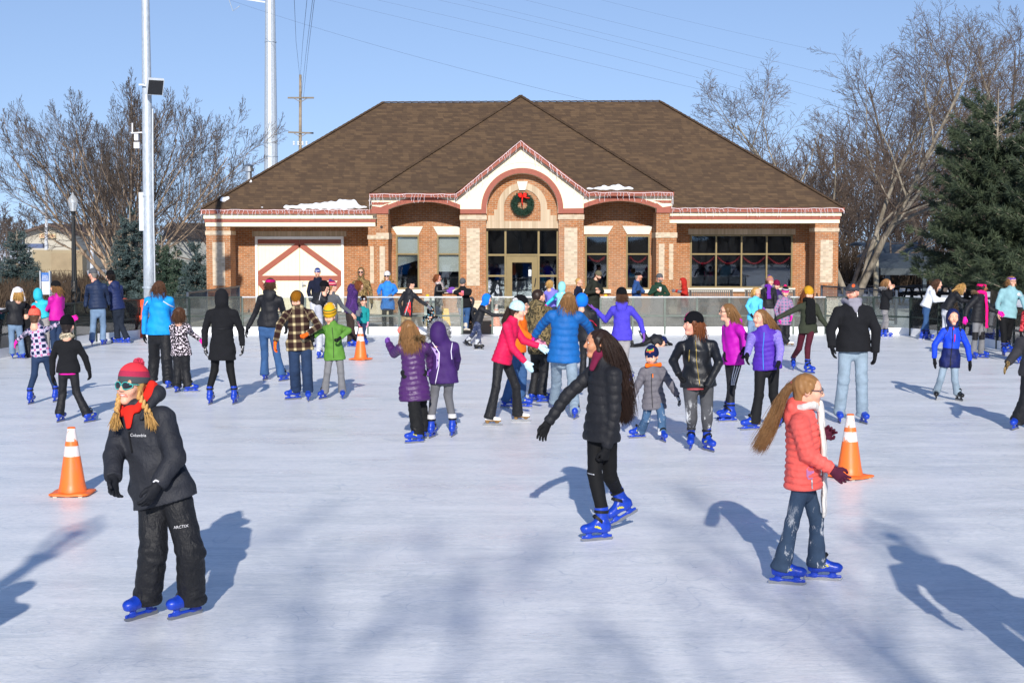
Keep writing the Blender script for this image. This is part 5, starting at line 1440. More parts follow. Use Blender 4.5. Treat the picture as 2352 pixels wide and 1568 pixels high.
FURB = hairmat('fur_brown', '6e5a40'); FURG = hairmat('fur_grey', '8a8a8e'); WZIP = plain('white_piping', 'e2dff0', .5, .4); GOLD = plain('brass_zip', 'a08a4a', .35, .5, .7); SILV = plain('silver_zip', 'c4c6ca', .35, .5, .7); ORZ = plain('orange_zip', 'ff7a1c', .5); BLUZ = plain('blue_zip', '3a8ad8', .5); REDZ = plain('red_zip', 'd82048', .5); WPRINT = plain('white_print', 'd2d2d6', .6); PINKP = plain('pink_print', 'e81e98', .6); ORP = plain('orange_print', 'e8602c', .6); GRP = plain('green_print', '6aa83a', .6)

# ------------------------------------------------------------------ the skaters, roughly from the left of the photograph
p = P('child in white bunny hat and black jacket leaning on the left barrier rail', 'A', (132, 555), (142, 330), (158, 282), [(112, 858, -160), (190, 860, -120)], -155, -150,
      al=((75, 425), (15, 440)), ar=((200, 430), (190, 500)), J=(BLK, 556, .02), T=(DENL, 'jeans'), g=LPINK, hat=('bunny', HBUN, None, 'nocuff'), hair=('long', 'blond', .12), kind='k')
for q, c in ((-1, 1), (1, 1)):
    s = SDF(.012); s.loft(p.hl((q * .07, -.02, .11)), p.hl((q * .13, -.02, -.14)), [(0, .03, .018), (.6, .042, .016), (1, .03, .02)], p.lat, k=.02); s.obj('bunny_ear', [HBUN], p.body, off=p.base)
P('small child in black coat and brown boots behind the plaid shirt', 'A', (232, 655), (234, 480), (236, 425), [(215, 852, -170), (258, 850, 170)], 180, J=(BLK2, 660, .02), T=(BLKS, 'snow'), sk='boot', g=BLKG, hat=('beanie', KB), kind='k', hair=('short', 'dark'))
P('girl in turquoise hooded puffer jacket with her back turned', 'A', (392, 520), (355, 340), (340, 285), [(385, 822, 180), (425, 820, 180)], 172, 200, al=((330, 420), (330, 500)), ar=((415, 430), (430, 510)), J=(TURQ, 498, .026, .045, 'up'), T=(GREYL, 'jeans'), g=None, hair=('short', 'blond'), kind='k', w=1.05)
P('girl in magenta puffer jacket and fluffy black hat looking left', 'A', (510, 525), (505, 290), (492, 226), [(478, 824, -120), (535, 822, -150)], -120, -110, al=((450, 380), (415, 432)), ar=((555, 400), (470, 440)), J=(MAG, 518, .024, .045, 'down'), T=(DEND, 'jeans'), g=REDM, gk='mitt', hat=('slouch', f_('fluffy_black', '121216', .98)), hair=('long', 'ltbrown', .15), x=[('scarf', f_('grey_stripe_scarf', '77747c', .9, 'plaid', ('c8c4cc', '2a2a32', '8a8690', '1a1a20'), sc=.5), ((.02, .3),))])
p = P('child in pink and navy plaid shirt and coral bobble hat, arms out', 'A', (365, 830), (322, 562), (315, 488), [(278, 1265, 178), (508, 1245, 170)], 180, 178, kl=(308, 1010), kr=(450, 1000), al=((222, 640), (152, 700)), ar=((470, 575), (612, 505)), J=(PLAIDC, 845, .004), T=(DEND, 'slim'), g=PINKG, hat=('beanie', KCORAL, POM['red']), hair=('short', 'brown'), kind='k', jl=.93)
p = P('child all in black with tartan neck scarf skating away', 'A', (612, 965), (602, 680), (606, 572), [(545, 1425, 172), (805, 1428, 158)], 176, 176, kl=(560, 1180), kr=(685, 1160), al=((470, 860), (470, 1010)), ar=((762, 850), (798, 965)), J=(BLK2, 985, .016), T=(BLKS, 'straight'), g=BLKG, hat=('slouch', KB), hair=('short', 'dark'), kind='k', x=[('scarf', f_('tartan_scarf', 'b0a488', .95, 'plaid', ('b8aa8c', '2a2622', 'd8cdb4', '17150f'), sc=.6), ())])
s = SDF(.012); s.loft(p.pel - p.up * .055, p.pel - p.up * .03, [(0, .155 * p.q, .128 * p.q), (1, .155 * p.q, .128 * p.q)], p.lat, cut0=True, cut1=True); s.obj('shirt_hem', [PINKG], p.body, off=p.base)
P('man in navy puffer jacket and grey beanie by the lamp post', 'A', (878, 440), (862, 178), (830, 106), [(825, 742, -165), (930, 738, 170)], -160, -120, kl=(835, 570), kr=(925, 570), al=((778, 300), (765, 400)), ar=((955, 290), (975, 380)), J=(NAVY, 412, .022, .085), T=(DENL, 'straight'), g=BLKG, hat=('beanie', KG), hair=('short', 'grey'), kind='m', w=1.05, skn='pink')
P('person in dark blue hooded puffer leaning against a man', 'A', (1058, 440), (1018, 195), (985, 120), [(1040, 722, -110), (1125, 725, -100)], -140, -120, kl=(1045, 560), kr=(1085, 560), al=((985, 300), (965, 250)), ar=((1085, 310), (1010, 320)), J=(NAVY2, 420, .024, .075, 'down'), T=(f_('dark_trousers', '1e2634', .85), 'straight'), g=BLKG, hat=('beanie', KB), hair=('bob', 'dark', .08), w=.9)
p = P('woman in bright blue jacket and black snow trousers skating away', 'B', (200, 660), (192, 285), (198, 225), [(140, 1100, 175), (290, 1125, 165)], 176, 178, kl=(150, 870), kr=(262, 870), al=((68, 460), (58, 640)), ar=((312, 440), (318, 560)), J=(BBLUE, 645, .014, 0, 'down'), T=(BLKS, 'snow'), g=BLKG, hair=('long', 'brown', .16, (0, 0, 0), .012), w=1.12,
      x=[('line', 'reflective_piping', WPRINT, [(243, 345), (320, 400)], .01), ('line', 'reflective_piping', WPRINT, [(100, 345), (66, 385)], .01)])
P('small child in black and white speckled jacket and black snow trousers', 'B', (392, 800), (378, 535), (378, 462), [(360, 1162, 170), (478, 1160, 110)], 172, 170, kl=(362, 980), kr=(432, 980), al=((318, 650), (322, 760)), ar=((480, 630), (560, 690)), J=(LEOP, 832, .018), T=(BLKS, 'snow'), g=PINKG, hair=('bob', 'brown', .12), kind='k', x=[('mark', 'hood_lining', PINKG, (360, 530), [(-.11, .02), (0, -.03), (.12, .02), (.1, .05), (-.1, .05)])])
P('woman in knee-length black hooded coat and patterned black leggings', 'B', (760, 715), (758, 398), (757, 318), [(655, 1268, 178), (872, 1266, 176)], 179, 179, kl=(692, 960), kr=(832, 960), al=((602, 610), (604, 755)), ar=((928, 605), (940, 745)), J=(BLK2, 872, .016, 0, 'up'), T=(LEGG, 'slim'), g=f_('dotted_glove', '303236', .9, 'speckle', ('15161a', '15161a', 'b8b8bc')), hair=('short', 'dark'), w=1.1, x=[('line', 'waist_seam', BLK, [(645, 585), (760, 590), (870, 580)], .008)])
P('woman in black jacket and magenta headband skating away in jeans', 'B', (1168, 605), (1194, 275), (1192, 198), [(1145, 1052, 172), (1310, 1060, 150)], 172, 176, kl=(1140, 820), kr=(1248, 820), al=((1062, 440), (985, 590)), ar=((1305, 430), (1330, 560)), J=(BLK, 575, .012, 0, 'down'), T=(DEN, 'flare'), g=BLKG, hat=('band', KPINK), hair=('bob', 'brown', .06))
p = P('bearded man in brown plaid wool coat with orange gloves', 'C', (222, 845), (205, 512), (195, 452), [(165, 1338, -55), (298, 1352, 8)], 5, -5, hp=-22, kl=(178, 1080), kr=(288, 1080), al=((42, 665), (5, 820)), ar=((392, 680), (290, 750)), J=(BUFF, 898, .016), T=(DEND, 'cuffed'), g=ORANGE, gk=['relax', 'fist'], hat=('beanie', KMUS), hair=('short', 'dark'), kind='m', dark='dark', w=1.06, H=1.72)
s = SDF(.009); s.ell(p.hl((0, -.03, .02)), (.108, .122, .135), p.Hm.T); s.ell(p.hl((0, .085, -.01)), (.075, .085, .10), p.Hm.T, op=-1, k=.01); s.cone(p.nk - p.up * .03, p.hl((0, -.04, -.07)), .085, .09, .04); s.obj('hood', [f_('charcoal_hood', '2c2e34', .9)], p.body, off=p.base)
p = P('boy in green jacket and tall yellow burger hat', 'C', (532, 925), (512, 660), (490, 600), [(432, 1333, -25), (605, 1332, 8)], 6, -6, hp=-16, kl=(470, 1090), kr=(590, 1090), al=((395, 730), (345, 775)), ar=((660, 720), (585, 785)), J=(GREENJ, 985, .02), T=(GREYP, 'straight'), g=BLKG, gk='fist', hat=('tall', HBURG, None, 'nocuff'), hair=('short', 'brown'), kind='k', H=1.33, x=[('line', 'zip', plain('dark_zip', '222a1c'), [(518, 690), (530, 800), (535, 960)], .005), ('line', 'pocket', plain('dark_zip', '222a1c'), [(420, 742), (448, 744)], .006)])
b = MB()
for i in range(34):
    a, e = rng.uniform(0, 6.28), rng.uniform(.25, 1.2); q = NO((math.cos(a) * math.cos(e) * .103, math.sin(a) * math.cos(e) * .12 - .045, .0815 + math.sin(e) * .142)); b.add(*ball(p.hl(q) - p.base, .009, 4))
b.build('sesame_dot', KWH, p.body, True)
P('man in navy hoodie and blue and white horseshoe beanie', 'C', (385, 470), (382, 262), (381, 206), None, 5, 10, Y=40.3, al=((300, 370), (320, 460)), ar=((450, 370), (440, 460)), J=(NAVYW, 480, .02, 0, 'down'), T=(DEND, 'straight'), sk='boot', g=None, hat=('beanie', HCOLT), hair=('short', 'dark'), kind='m', mouth='smile', w=1.15, x=[('mark', 'horseshoe_emblem', WPRINT, (372, 196), [(-.02, .02), (-.02, -.005), (-.008, -.02), (.008, -.02), (.02, -.005), (.02, .02), (.01, .02), (.01, -.002), (0, -.008), (-.01, -.002), (-.01, .02)], 'body')])
P('person in black striped-sleeve jacket bending forward in pale trousers', 'C', (360, 510), (418, 390), (448, 335), [(350, 870, 160), (408, 972, 150)], 150, 140, kl=(375, 640), kr=(400, 640), al=((360, 450), (390, 520)), ar=((425, 450), (430, 530)), J=(BLK, 480, .016), T=(WHITEP, 'jeans'), g=GREYG, hat=('slouch', KB), hair=('short', 'dark'), H=1.55, x=[('line', 'sleeve_stripe', WPRINT, [(418, 370), (402, 450)], .008)])
P('child in grey hoodie and red and navy bobble hat', 'C', (498, 640), (505, 385), (515, 330), [(478, 915, 150), (575, 905, 150)], 155, 120, al=((455, 470), (470, 560)), ar=((600, 500), (690, 570)), J=(GREYH, 640, .014), T=(f_('grey_marl', '55585e', .9), 'jeans'), g=None, hat=('beanie', HUC, POM['purple']), hair=('short', 'ltbrown'), kind='k')
P('woman in purple checked coat bending towards a child', 'C', (672, 590), (705, 335), (752, 325), [(690, 868, 70), (730, 862, 80)], 110, 100, hp=-25, kl=(672, 720), kr=(690, 720), al=((690, 420), (740, 510)), ar=((700, 430), (735, 540)), J=(PURPL, 565, .018, 0, 'down'), T=(BROWNP, 'straight'), g=GREYG, hair=('long', 'auburn', .12), H=1.66, w=1.05)
p = P('small child in teal jacket and brown owl hat', 'C', (788, 660), (790, 515), (793, 462), [(722, 852, -40), (812, 848, 30)], 10, -10, kl=(748, 750), kr=(795, 750), al=((735, 570), (745, 640)), ar=((835, 570), (832, 645)), J=(TEALJ, 655, .016), T=(DEND, 'slim'), g=LPINK, hat=('beanie', KBR), hair=('short', 'brown'), kind='k', x=[('line', 'zip', BLUZ, [(775, 530), (768, 640)], .006)])
b = MB(); [b.add(*ball(p.hl((q * .04, .088, .07)) - p.base, .026, 5)) for q in (-1, 1)]; b.build('owl_eye', WPRINT, p.body, True)
P('man in camouflage hooded coat and sunglasses behind the barrier', 'C', (775, 470), (772, 262), (770, 200), None, 0, 0, Y=41.0, al=((690, 370), (700, 440)), ar=((855, 370), (868, 480)), J=(CAMO2, 470, .024, 0, 'up'), T=(BROWNP, 'straight'), sk='boot', g=BLKG, hair=('short', 'brown'), kind='m', mouth='smile', w=1.12, x=[('shades',)])
P('woman in blue ski jacket, white beanie and sunglasses at the barrier', 'C', (1010, 500), (1008, 292), (1005, 235), None, 0, -5, Y=40.0, al=((930, 365), (935, 400)), ar=((1085, 365), (1045, 400)), J=(BLUEW, 535, .022), T=(f_('black_trousers', '17181c', .85), 'straight'), sk='boot', g=GREYG, gk='fist', hat=('beanie', KWH), hair=('bob', 'blond', .10), mouth='smile', w=1.08, x=[('shades',), ('fur', hairmat('fur_tan', '8a7448'), False)])
p = P('boy in black jacket with red side panel and black hat', 'C', (1175, 580), (1208, 365), (1215, 308), [(1150, 790, 160), (1225, 792, 150)], 150, 110, kl=(1150, 690), kr=(1205, 690), al=((1115, 470), (1135, 560)), ar=((1300, 455), (1368, 500)), J=(BLK, 592, .018, 0, 'down'), T=(KHAKI, 'straight'), g=GREYG, hat=('beanie', KB), hair=('short', 'dark'), kind='k', x=[('mark', 'red_panel', plain('red_panel', 'd81a20', .6), (1200, 540), [(-.14, -.12), (-.02, .20), (.05, .23), (.06, 0), (.04, -.14)]), ('line', 'white_piping', WPRINT, [(1210, 445), (1165, 590)], .007)])
P('small child in black fleece with pastel paw prints', 'D', (280, 530), (276, 468), (275, 432), [(258, 632, 175), (300, 632, 178)], 176, 176, al=((215, 490), (210, 520)), ar=((335, 490), (340, 520)), J=(PAWS, 545, .02, 0, 'up'), T=(BLKS, 'snow'), g=BLKG, hair=('short', 'dark'), kind='k', Y=37.6, H=.96)
p = P('girl in long shiny purple quilted coat with one hand raised', 'L', (572, 790), (560, 475), (520, 380), [(580, 1392, -62), (648, 1340, -150)], -168, -168, kl=(570, 1000), kr=(630, 990), al=((395, 590), (345, 500)), ar=((705, 590), (720, 720)), J=(PURP, 1012, .026, .062, 'down'), T=(f_('black_baggy_trousers', '18191b', .8, wr=.7), 'snow'), g=PURG, gk='fist', hat=('muffs', CORG), hair=('long', 'ltbrown', .26), w=1.05, hs=1.04, x=[('fur', FURB, False, .06, 700)])
P('girl in violet hooded coat and grey leggings with her back turned', 'L', (838, 790), (822, 470), (792, 405), [(738, 1342, 165), (922, 1332, 172)], 176, 176, kl=(755, 960), kr=(878, 965), al=((715, 640), (722, 800)), ar=((958, 640), (946, 730)), J=(PURP2, 855, .02, 0, 'up'), T=(f_('grey_leggings', '63646a', .85, wr=.2), 'slim'), g=BLKG, hair=('short', 'dark'), H=1.5, x=[('fur', FURG, True, .055, 700), ('line', 'white_piping', WZIP, [(740, 485), (805, 580), (800, 700), (768, 855)], .006), ('line', 'white_piping', WZIP, [(920, 480), (908, 570), (915, 640)], .006), ('mark', 'lilac_inset', plain('lilac_inset', 'b49ad8', .6), (778, 610), [(-.07, .12), (.04, .06), (.035, -.08), (0, -.16), (.005, 0)])])
for i in (0, 1):
    pr = PEOPLE[-1]; a = pr.legs[i][2]; s = SDF(.008); s.loft(a + NO((0, 0, .075)), a + NO((0, 0, .13)), [(0, .056, .062), (1, .05, .055)], cut0=True, cut1=True); s.obj('sock', [f_('white_sock', 'c8c8cc', .95)], pr.body, off=pr.base)
P('boy in black jacket and bright blue hood skating fast to the right', 'D', (690, 555), (745, 385), (782, 330), [(590, 745, 65, -38, 0), (705, 782, 88)], 85, 88, hp=-8, kl=(655, 640), kr=(712, 645), al=((830, 470), (935, 472)), ar=((700, 470), (690, 540)), J=(BLK, 560, .022, .09), T=(SNOWP, 'straight'), sk='silver', g=BLKG, hair=('short', 'brown'), kind='k', H=1.35, Y=36.6)
pr = PEOPLE[-1]; s = SDF(.012); s.ell(pr.hl((0, -.025, .02)), (.105, .122, .135), pr.Hm.T); s.ell(pr.hl((0, .105, -.01)), (.072, .085, .098), pr.Hm.T, op=-1, k=.01); s.cone(pr.nk, pr.hl((0, -.03, -.08)), .075, .085, .04); s.obj('hood', [FB], pr.body, off=pr.base)
P('woman in black leather jacket and houndstooth scarf in profile', 'D', (340, 400), (345, 195), (338, 140), None, 80, 85, Y=41.5, al=((330, 260), (420, 255)), ar=((375, 260), (440, 235)), J=(LEATH, 390, .014), T=(DEND, 'jeans'), sk='boot', g=PURG, gk='mitt', hair=('bob', 'auburn', .08), skn='pink', w=1.1, x=[('shades', (.02, .02, .02), (.02, .02, .02), True), ('scarf', f_('houndstooth_scarf', '8a8080', .95, 'speckle', ('1c1818', 'c8bcb8', 'd8ccc8'), sc=1.4), ((.03, .28), (-.05, .25)))])
PH = P('person in long black coat and grey knit hat looking at a phone', 'D', (578, 420), (560, 228), (562, 185), [(565, 612, 10), (598, 612, 40)], 5, -10, hp=-28, Y=41.0, al=((495, 270), (535, 280)), ar=((620, 280), (560, 282)), J=(BLK2, 402, .022), T=(DEN, 'straight'), sk='boot', g=CORG, gk=['fist', 'fist'], hat=('beanie', KG), hair=('short', 'brown'), w=1.15, H=1.68, x=['pale_shoe'])
P('child in grey hood and dark glasses sitting in the rink opening', 'D', (628, 520), (634, 395), (635, 350), [(600, 600, -20), (655, 600, 20)], -10, -20, Y=42.0, al=((590, 450), (605, 500)), ar=((690, 450), (650, 510)), kl=(590, 530, -.3), kr=(665, 530, -.3), J=(f_('slate_coat', '23262e', .85), 535, .016), T=(BLKS, 'straight'), sk='boot', g=None, hair=('short', 'brown'), kind='k', H=1.3, x=[('shades',)])
pr = PEOPLE[-1]; s = SDF(.012); s.ell(pr.hl((0, -.025, .02)), (.102, .118, .13), pr.Hm.T); s.ell(pr.hl((0, .10, -.01)), (.072, .085, .098), pr.Hm.T, op=-1, k=.01); s.cone(pr.nk, pr.hl((0, -.03, -.08)), .07, .08, .04); s.obj('hood', [f_('slate_hood', '3a3c42', .95)], pr.body, off=pr.base)
PK = P('girl in raspberry pink jacket and pale blue bobble hat leaning forward', 'D', (905, 850), (1010, 515), (1055, 440), [(828, 1458, 78), (1085, 1422, 82)], 68, 78, hp=-6, kl=(860, 1120), kr=(1040, 1110), al=((1010, 770), (1122, 890)), ar=((1105, 700), (1245, 748)), J=(PINKJ, (905, 900), .016, .055), T=(BLKS, 'flare'), sk='white', g=LBLUE, gk=['mitt', 'relax'], hat=('beanie', KLB, POM['white']), hair=('pony', 'dkbrown', .36, (-.15, 0, 0), .004), H=1.5, skn='fair')
P('person in orange sweatshirt and black cap hidden behind a pink jacket', 'D', (1045, 830), (1075, 480), (1090, 385), [(975, 1300, 75), (1105, 1302, 80)], 70, 80, al=((1090, 620), (1190, 680)), ar=((1120, 640), (1240, 705)), J=(ORSW, 800, .014), T=(DEN, 'jeans'), g=LPINK, hat=('slouch', KB, None, 'nocuff'), hair=('short', 'dark'), x=[('shades', (.02, .02, .02), (.02, .02, .02), True)])
P('boy in leaf camouflage jacket with short brown hair', 'D', (1258, 790), (1238, 375), (1243, 312), [(1200, 1245, 150), (1290, 1255, 120)], 158, 128, kl=(1215, 1000), kr=(1290, 1000), al=((1150, 590), (1165, 720)), ar=((1330, 590), (1330, 700)), J=(CAMO, 815, .018, 0, 'down'), T=(BLKS, 'straight'), g=TEALJ, hair=('short', 'dkbrown'), kind='k')
P('toddler girl in lilac jacket at the barrier opening', 'D', (1368, 400), (1352, 240), (1345, 195), [(1350, 600, 170), (1395, 600, 170)], 165, 150, Y=38.4, al=((1310, 300), (1315, 350)), ar=((1400, 300), (1405, 360)), J=(LILAC, 395, .018), T=(DEND, 'jeans'), g=None, hair=('bob', 'blond', .05), kind='k')
P('child in turquoise and white jacket reaching out by the barrier', 'D', (1450, 420), (1450, 265), (1452, 215), [(1430, 625, 170), (1480, 625, 170)], 170, 165, Y=37.8, al=((1385, 310), (1310, 378)), ar=((1510, 320), (1520, 390)), J=([f_('pale_turquoise', '8fd8e0', .7), TURQ], 400, .02, 0, 'up'), T=(BLKS, 'jeans'), g=PINKG, hair=('short', 'blond'), kind='k')
P('woman in blue quilted puffer jacket and washed jeans, back turned', 'E', (345, 870), (362, 415), (392, 340), [(260, 1300, 175), (455, 1398, 165)], 178, 165, kl=(282, 1090), kr=(428, 1090), al=((150, 560), (85, 655)), ar=((560, 560), (600, 640)), J=(TEALB, 895, .03, .095, 'down'), T=(DENLL, 'jeans'), g=PINKG, hair=('long', 'ltbrown', .18), w=1.2, H=1.66)
P('child in bright blue hood and black jacket with red piping', 'E', (560, 720), (535, 420), (515, 345), [(520, 1060, 170), (600, 1060, 165)], 165, 150, al=((500, 560), (520, 640)), ar=((640, 540), (640, 640)), J=(BLK, 700, .018), T=(BLKS, 'straight'), g=BLKG, hair=('short', 'brown'), kind='k', x=[('line', 'red_piping', REDZ, [(545, 510), (600, 520), (645, 570)], .008)])
pr = PEOPLE[-1]; s = SDF(.010); s.ell(pr.hl((0, -.025, .015)), (.112, .125, .135), pr.Hm.T); s.ell(pr.hl((0, .105, -.01)), (.072, .085, .098), pr.Hm.T, op=-1, k=.01); s.obj('hood', [FB], pr.body, off=pr.base)
P('boy with short blond hair and navy jacket beside a tall parka', 'E', (478, 420), (478, 222), (485, 175), None, 60, 60, Y=41.5, J=(NAVYW, 400, .02), T=(DEND, 'jeans'), sk='boot', g=BLKG, hair=('short', 'blond'), kind='k')
PM = P('man in black-green parka and camouflage hat looking at his phone', 'E', (610, 400), (622, 175), (655, 118), [(600, 605, 40), (655, 605, 60)], 45, 50, hp=-25, Y=40.6, al=((545, 270), (635, 262)), ar=((690, 260), (660, 245)), J=(OLIVEB, 412, .028, 0, 'down'), T=(DEN, 'straight'), sk='boot', g=None, gk='grip', hat=('beanie', knit('camo_knit', '6a6450')), hair=('short', 'brown'), kind='m', dark='brown', w=1.15, H=1.8)
P('man in denim blue jacket and black cap facing right', 'E', (1000, 410), (998, 175), (1018, 125), None, 75, 85, Y=42.3, al=((970, 265), (1000, 262)), ar=((1060, 260), (1010, 255)), J=(DENJ, 400, .022), T=(f_('dark_trousers', '1e2634', .85), 'straight'), sk='boot', g=BLKG, gk='fist', hat=('cap', KB), hair=('short', 'grey'), kind='m', skn='pink', w=1.15)
PC = P('man in dark green coat and grey beanie holding a paper cup', 'E', (1200, 420), (1198, 192), (1208, 142), None, 20, 45, Y=42.0, al=((1115, 280), (1185, 245)), ar=((1285, 285), (1230, 300)), J=(DKGREEN, 410, .022, 0, 'down'), T=(GREYP, 'straight'), sk='boot', g=None, gk='grip', hat=('beanie', KG), hair=('short', 'grey'), kind='m', dark='grey', skn='pink', w=1.15)
P('person in red hooded fleece facing left', 'E', (1430, 420), (1428, 222), (1408, 178), None, -80, -85, Y=41.5, al=((1395, 260), (1345, 252)), ar=((1440, 280), (1400, 260)), J=(RED, 400, .022, 0, 'up'), T=(DEND, 'straight'), sk='boot', g=GREYG, gk='fist', hair=('short', 'dark'), skn='tan', w=1.0)
P('girl in violet blue jacket and black beanie with arms spread', 'E', (868, 700), (868, 372), (862, 300), [(850, 1060, 160), (932, 1066, 150)], 172, -165, kl=(850, 880), kr=(895, 880), al=((722, 515), (628, 420)), ar=((1030, 520), (1062, 635)), J=(VIOB, 695, .018, 0, 'down'), T=(GREYL, 'straight'), g=PURG, gk=['open', 'relax'], hat=('slouch', KB), hair=('bob', 'brown', .10), H=1.55)
P('person in black lying sprawled on the ice', 'E', (1170, 700), (1210, 668), (1228, 712), [(930, 745, -80, 90, 20, 33.7), (1030, 650, -60, 60, 0, 34.2)], 150, 120, Y=34.1, kl=(1050, 735), kr=(1090, 685), al=((1240, 690), (1285, 720)), ar=((1225, 695), (1255, 735)), J=(BLK, (1140, 710), .02), T=(BLKS, 'straight'), sk='black', g=BLKG, hat=('beanie', KNAVY), hair=('short', 'dark'), kind='k', H=1.35, hp=-50)
pr = PEOPLE[-1]; 
p = P('boy in grey puffer coat with orange hood lining and navy beanie', 'E', (1155, 1225), (1142, 925), (1135, 845), [(1010, 1572, -72), (1236, 1604, 12)], 5, -18, hp=-12, kl=(1085, 1400), kr=(1225, 1400), al=((1020, 1080), (968, 1195)), ar=((1300, 1080), (1365, 1190)), J=(GREYPUF, 1312, .026, .07, 'down'), T=(SNOWJ, 'jeans'), g=f_('striped_glove', '30323a', .85, 'speckle', ('17181c', '17181c', 'c8c8cc')), hat=('beanie', KNAVY), hair=('short', 'blond'), kind='k', H=1.12, hs=.93, x=[('line', 'zip', plain('dark_zip2', '2a2a30'), [(1128, 990), (1125, 1100), (1135, 1290)], .005), ('line', 'orange_zip', ORZ, [(1138, 990), (1138, 1024)], .007)])
b = MB(); s = SDF(.010); s.loft(p.nk + p.lat * .085 + p.D * .07 + p.up * .015, p.nk - p.lat * .085 + p.D * .06 + p.up * .015, [(0, .022, .03), (.5, .014, .014), (1, .022, .03)], p.D, k=.02); s.obj('hood_lining', [ORANGE], p.jo, off=p.base)
for mm, poly, cc in ((ORP, [(-.048, .02), (.05, .03), (.052, -.012), (.012, -.02), (0, -.04), (-.014, -.022), (-.055, -.024)], (1128, 782)), (GRP, [(-.042, .016), (.042, .024), (.044, -.006), (-.046, -.014)], (1128, 781))): patch(p, [o for o in p.body.children if o.name.startswith('hat')][0], 'beanie_emblem', mm, [(a * .9, b_ * .9) for a, b_ in poly], at(*p.px(cc), p.Y - (.004 if mm is GRP else 0)), NO((1, 0, 0)), NO((0, 0, 1)), NO((.2, 1, 0)) / 1.02)
# ---- the three nearest skaters
W1 = P('woman with very long dark hair in black quilted jacket, arm stretched out', 'J', (560, 740), (575, 305), (535, 195), [(532, 1428, -70), (706, 1292, -66, -24, 6, 11.75)], -62, -86, kl=(515, 1010), kr=(612, 1030), al=((345, 515), (222, 690)), ar=((640, 620), (590, 850)), J=(BLK, 800, .017, .075, 'down'), T=(LEGG, 'slim'), g=[BLKG, BLKG], gk=['relax', 'fist'], hair=('long', 'dkbrown', .62, (.16, 0, 0)), skn='tan', H=1.60, w=.98, Y=11.5)
x_ = W1; EX['line'](x_, 'knee_zip', SILV, [(455, 990), (508, 998)], .005, 'tr'); EX['line'](x_, 'knee_zip', SILV, [(437, 970), (455, 973)], .005, 'tr')
s = SDF(.009); q = x_.nk; s.loft(q + x_.D * .06 + x_.up * .07, q + x_.D * .115 - x_.up * .06, [(0, .055, .03), (1, .03, .02)], x_.lat, k=.02); s.cone(q - x_.D * .07 + x_.up * .05, q + x_.D * .05 + x_.up * .06, .05, .05, .03); s.obj('hood_lining', [MAROON], x_.jo, off=x_.base)
P('woman in black leather jacket and black beanie with pink emblem', 'F', (655, 1075), (640, 672), (602, 560), None or [(592, 1672, -12), (745, 1688, 22)], -8, -72, kl=(598, 1390), kr=(735, 1390), al=((430, 880), (485, 1005)), ar=((842, 900), (735, 1110)), J=(LEATH, 1112, .014), T=(GREYD, 'slim'), g=BLKG, gk='fist', hat=('slouch', KB, None, 'nocuff'), hair=('long', 'auburn', .20), skn='pink', w=1.14, H=1.60, lw=1.12, x=[('line', 'brass_zip', GOLD, [(622, 690), (628, 880), (658, 1115)], .006), ('line', 'pocket_zip', GOLD, [(568, 775), (562, 880)], .005)])
pr = PEOPLE[-1]; s = SDF(.011); s.loft(pr.pel - pr.up * .075, pr.pel - pr.up * .0, [(0, .165, .135), (1, .165, .13)], pr.lat, cut0=True, cut1=True, disp=cloth(5, .006)); s.obj('shirt_hem', [f_('dusty_pink_shirt', 'a04a50', .9)], pr.body, off=pr.base)
hat_ = [o for o in pr.body.children if o.name.startswith('hat')][0]
oval = [(.040 * math.cos(t), .052 * math.sin(t)) for t in np.linspace(0, 6.28, 17)[:-1]]
patch(pr, hat_, 'hat_emblem', PINKP, oval, at(*pr.px((568, 478)), pr.Y), unit(NO((.8, .6, 0))), NO((.15, 0, 1)), unit(NO((.75, .65, 0))))
patch(pr, hat_, 'hat_emblem', KB, [(-.034, -.006), (-.018, .004), (-.006, -.004), (0, .012), (.006, -.004), (.02, .006), (.034, -.004), (.02, -.022), (.008, -.016), (0, -.034), (-.008, -.016), (-.022, -.022)], at(*pr.px((568, 478)), pr.Y) - unit(NO((.75, .65, 0))) * .004, unit(NO((.8, .6, 0))), NO((.15, 0, 1)), unit(NO((.75, .65, 0))))
p = P('girl in magenta jacket and glasses with three-striped black trousers', 'F', (972, 890), (965, 535), (915, 445), [(925, 1426, -80), (905, 1408, -75)], -62, -85, kl=(950, 1110), kr=(958, 1110), al=((900, 700), (905, 800)), ar=((1070, 660), (1075, 760)), J=(MAGJ, 912, .018, 0, 'down'), T=(BLK, 'slim'), g=BLKG, hair=('long', 'ltbrown', .26), H=1.52, x=[('shades', (.02, .02, .02), (.02, .02, .02), True)])
for dx in (0, 22, 44): EX['line'](p, 'side_stripe', WPRINT, [(970 + dx, 920), (955 + dx * .8, 1000), (942 + dx * .55, 1090)], .008, 'tr')
p = P('girl in violet vest and lilac sleeves shouting, hair flying', 'F', (1275, 935), (1242, 590), (1212, 500), [(1128, 1500, -75), (1385, 1478, -20)], -12, -52, kl=(1200, 1190), kr=(1330, 1190), al=((1118, 735), (1095, 825)), ar=((1392, 770), (1378, 890)), J=([VIOV, VIOH], 960, .016, .06), T=(f_('black_flares', '151619', .8, wr=.2), 'flare'), g=BLKG, gk=['relax', 'open'], hair=('long', 'ltbrown', .24, (.55, 0, 0)), mouth='open', H=1.58, x=[('line', 'blue_zip', BLUZ, [(1235, 620), (1222, 760), (1225, 955)], .006)])
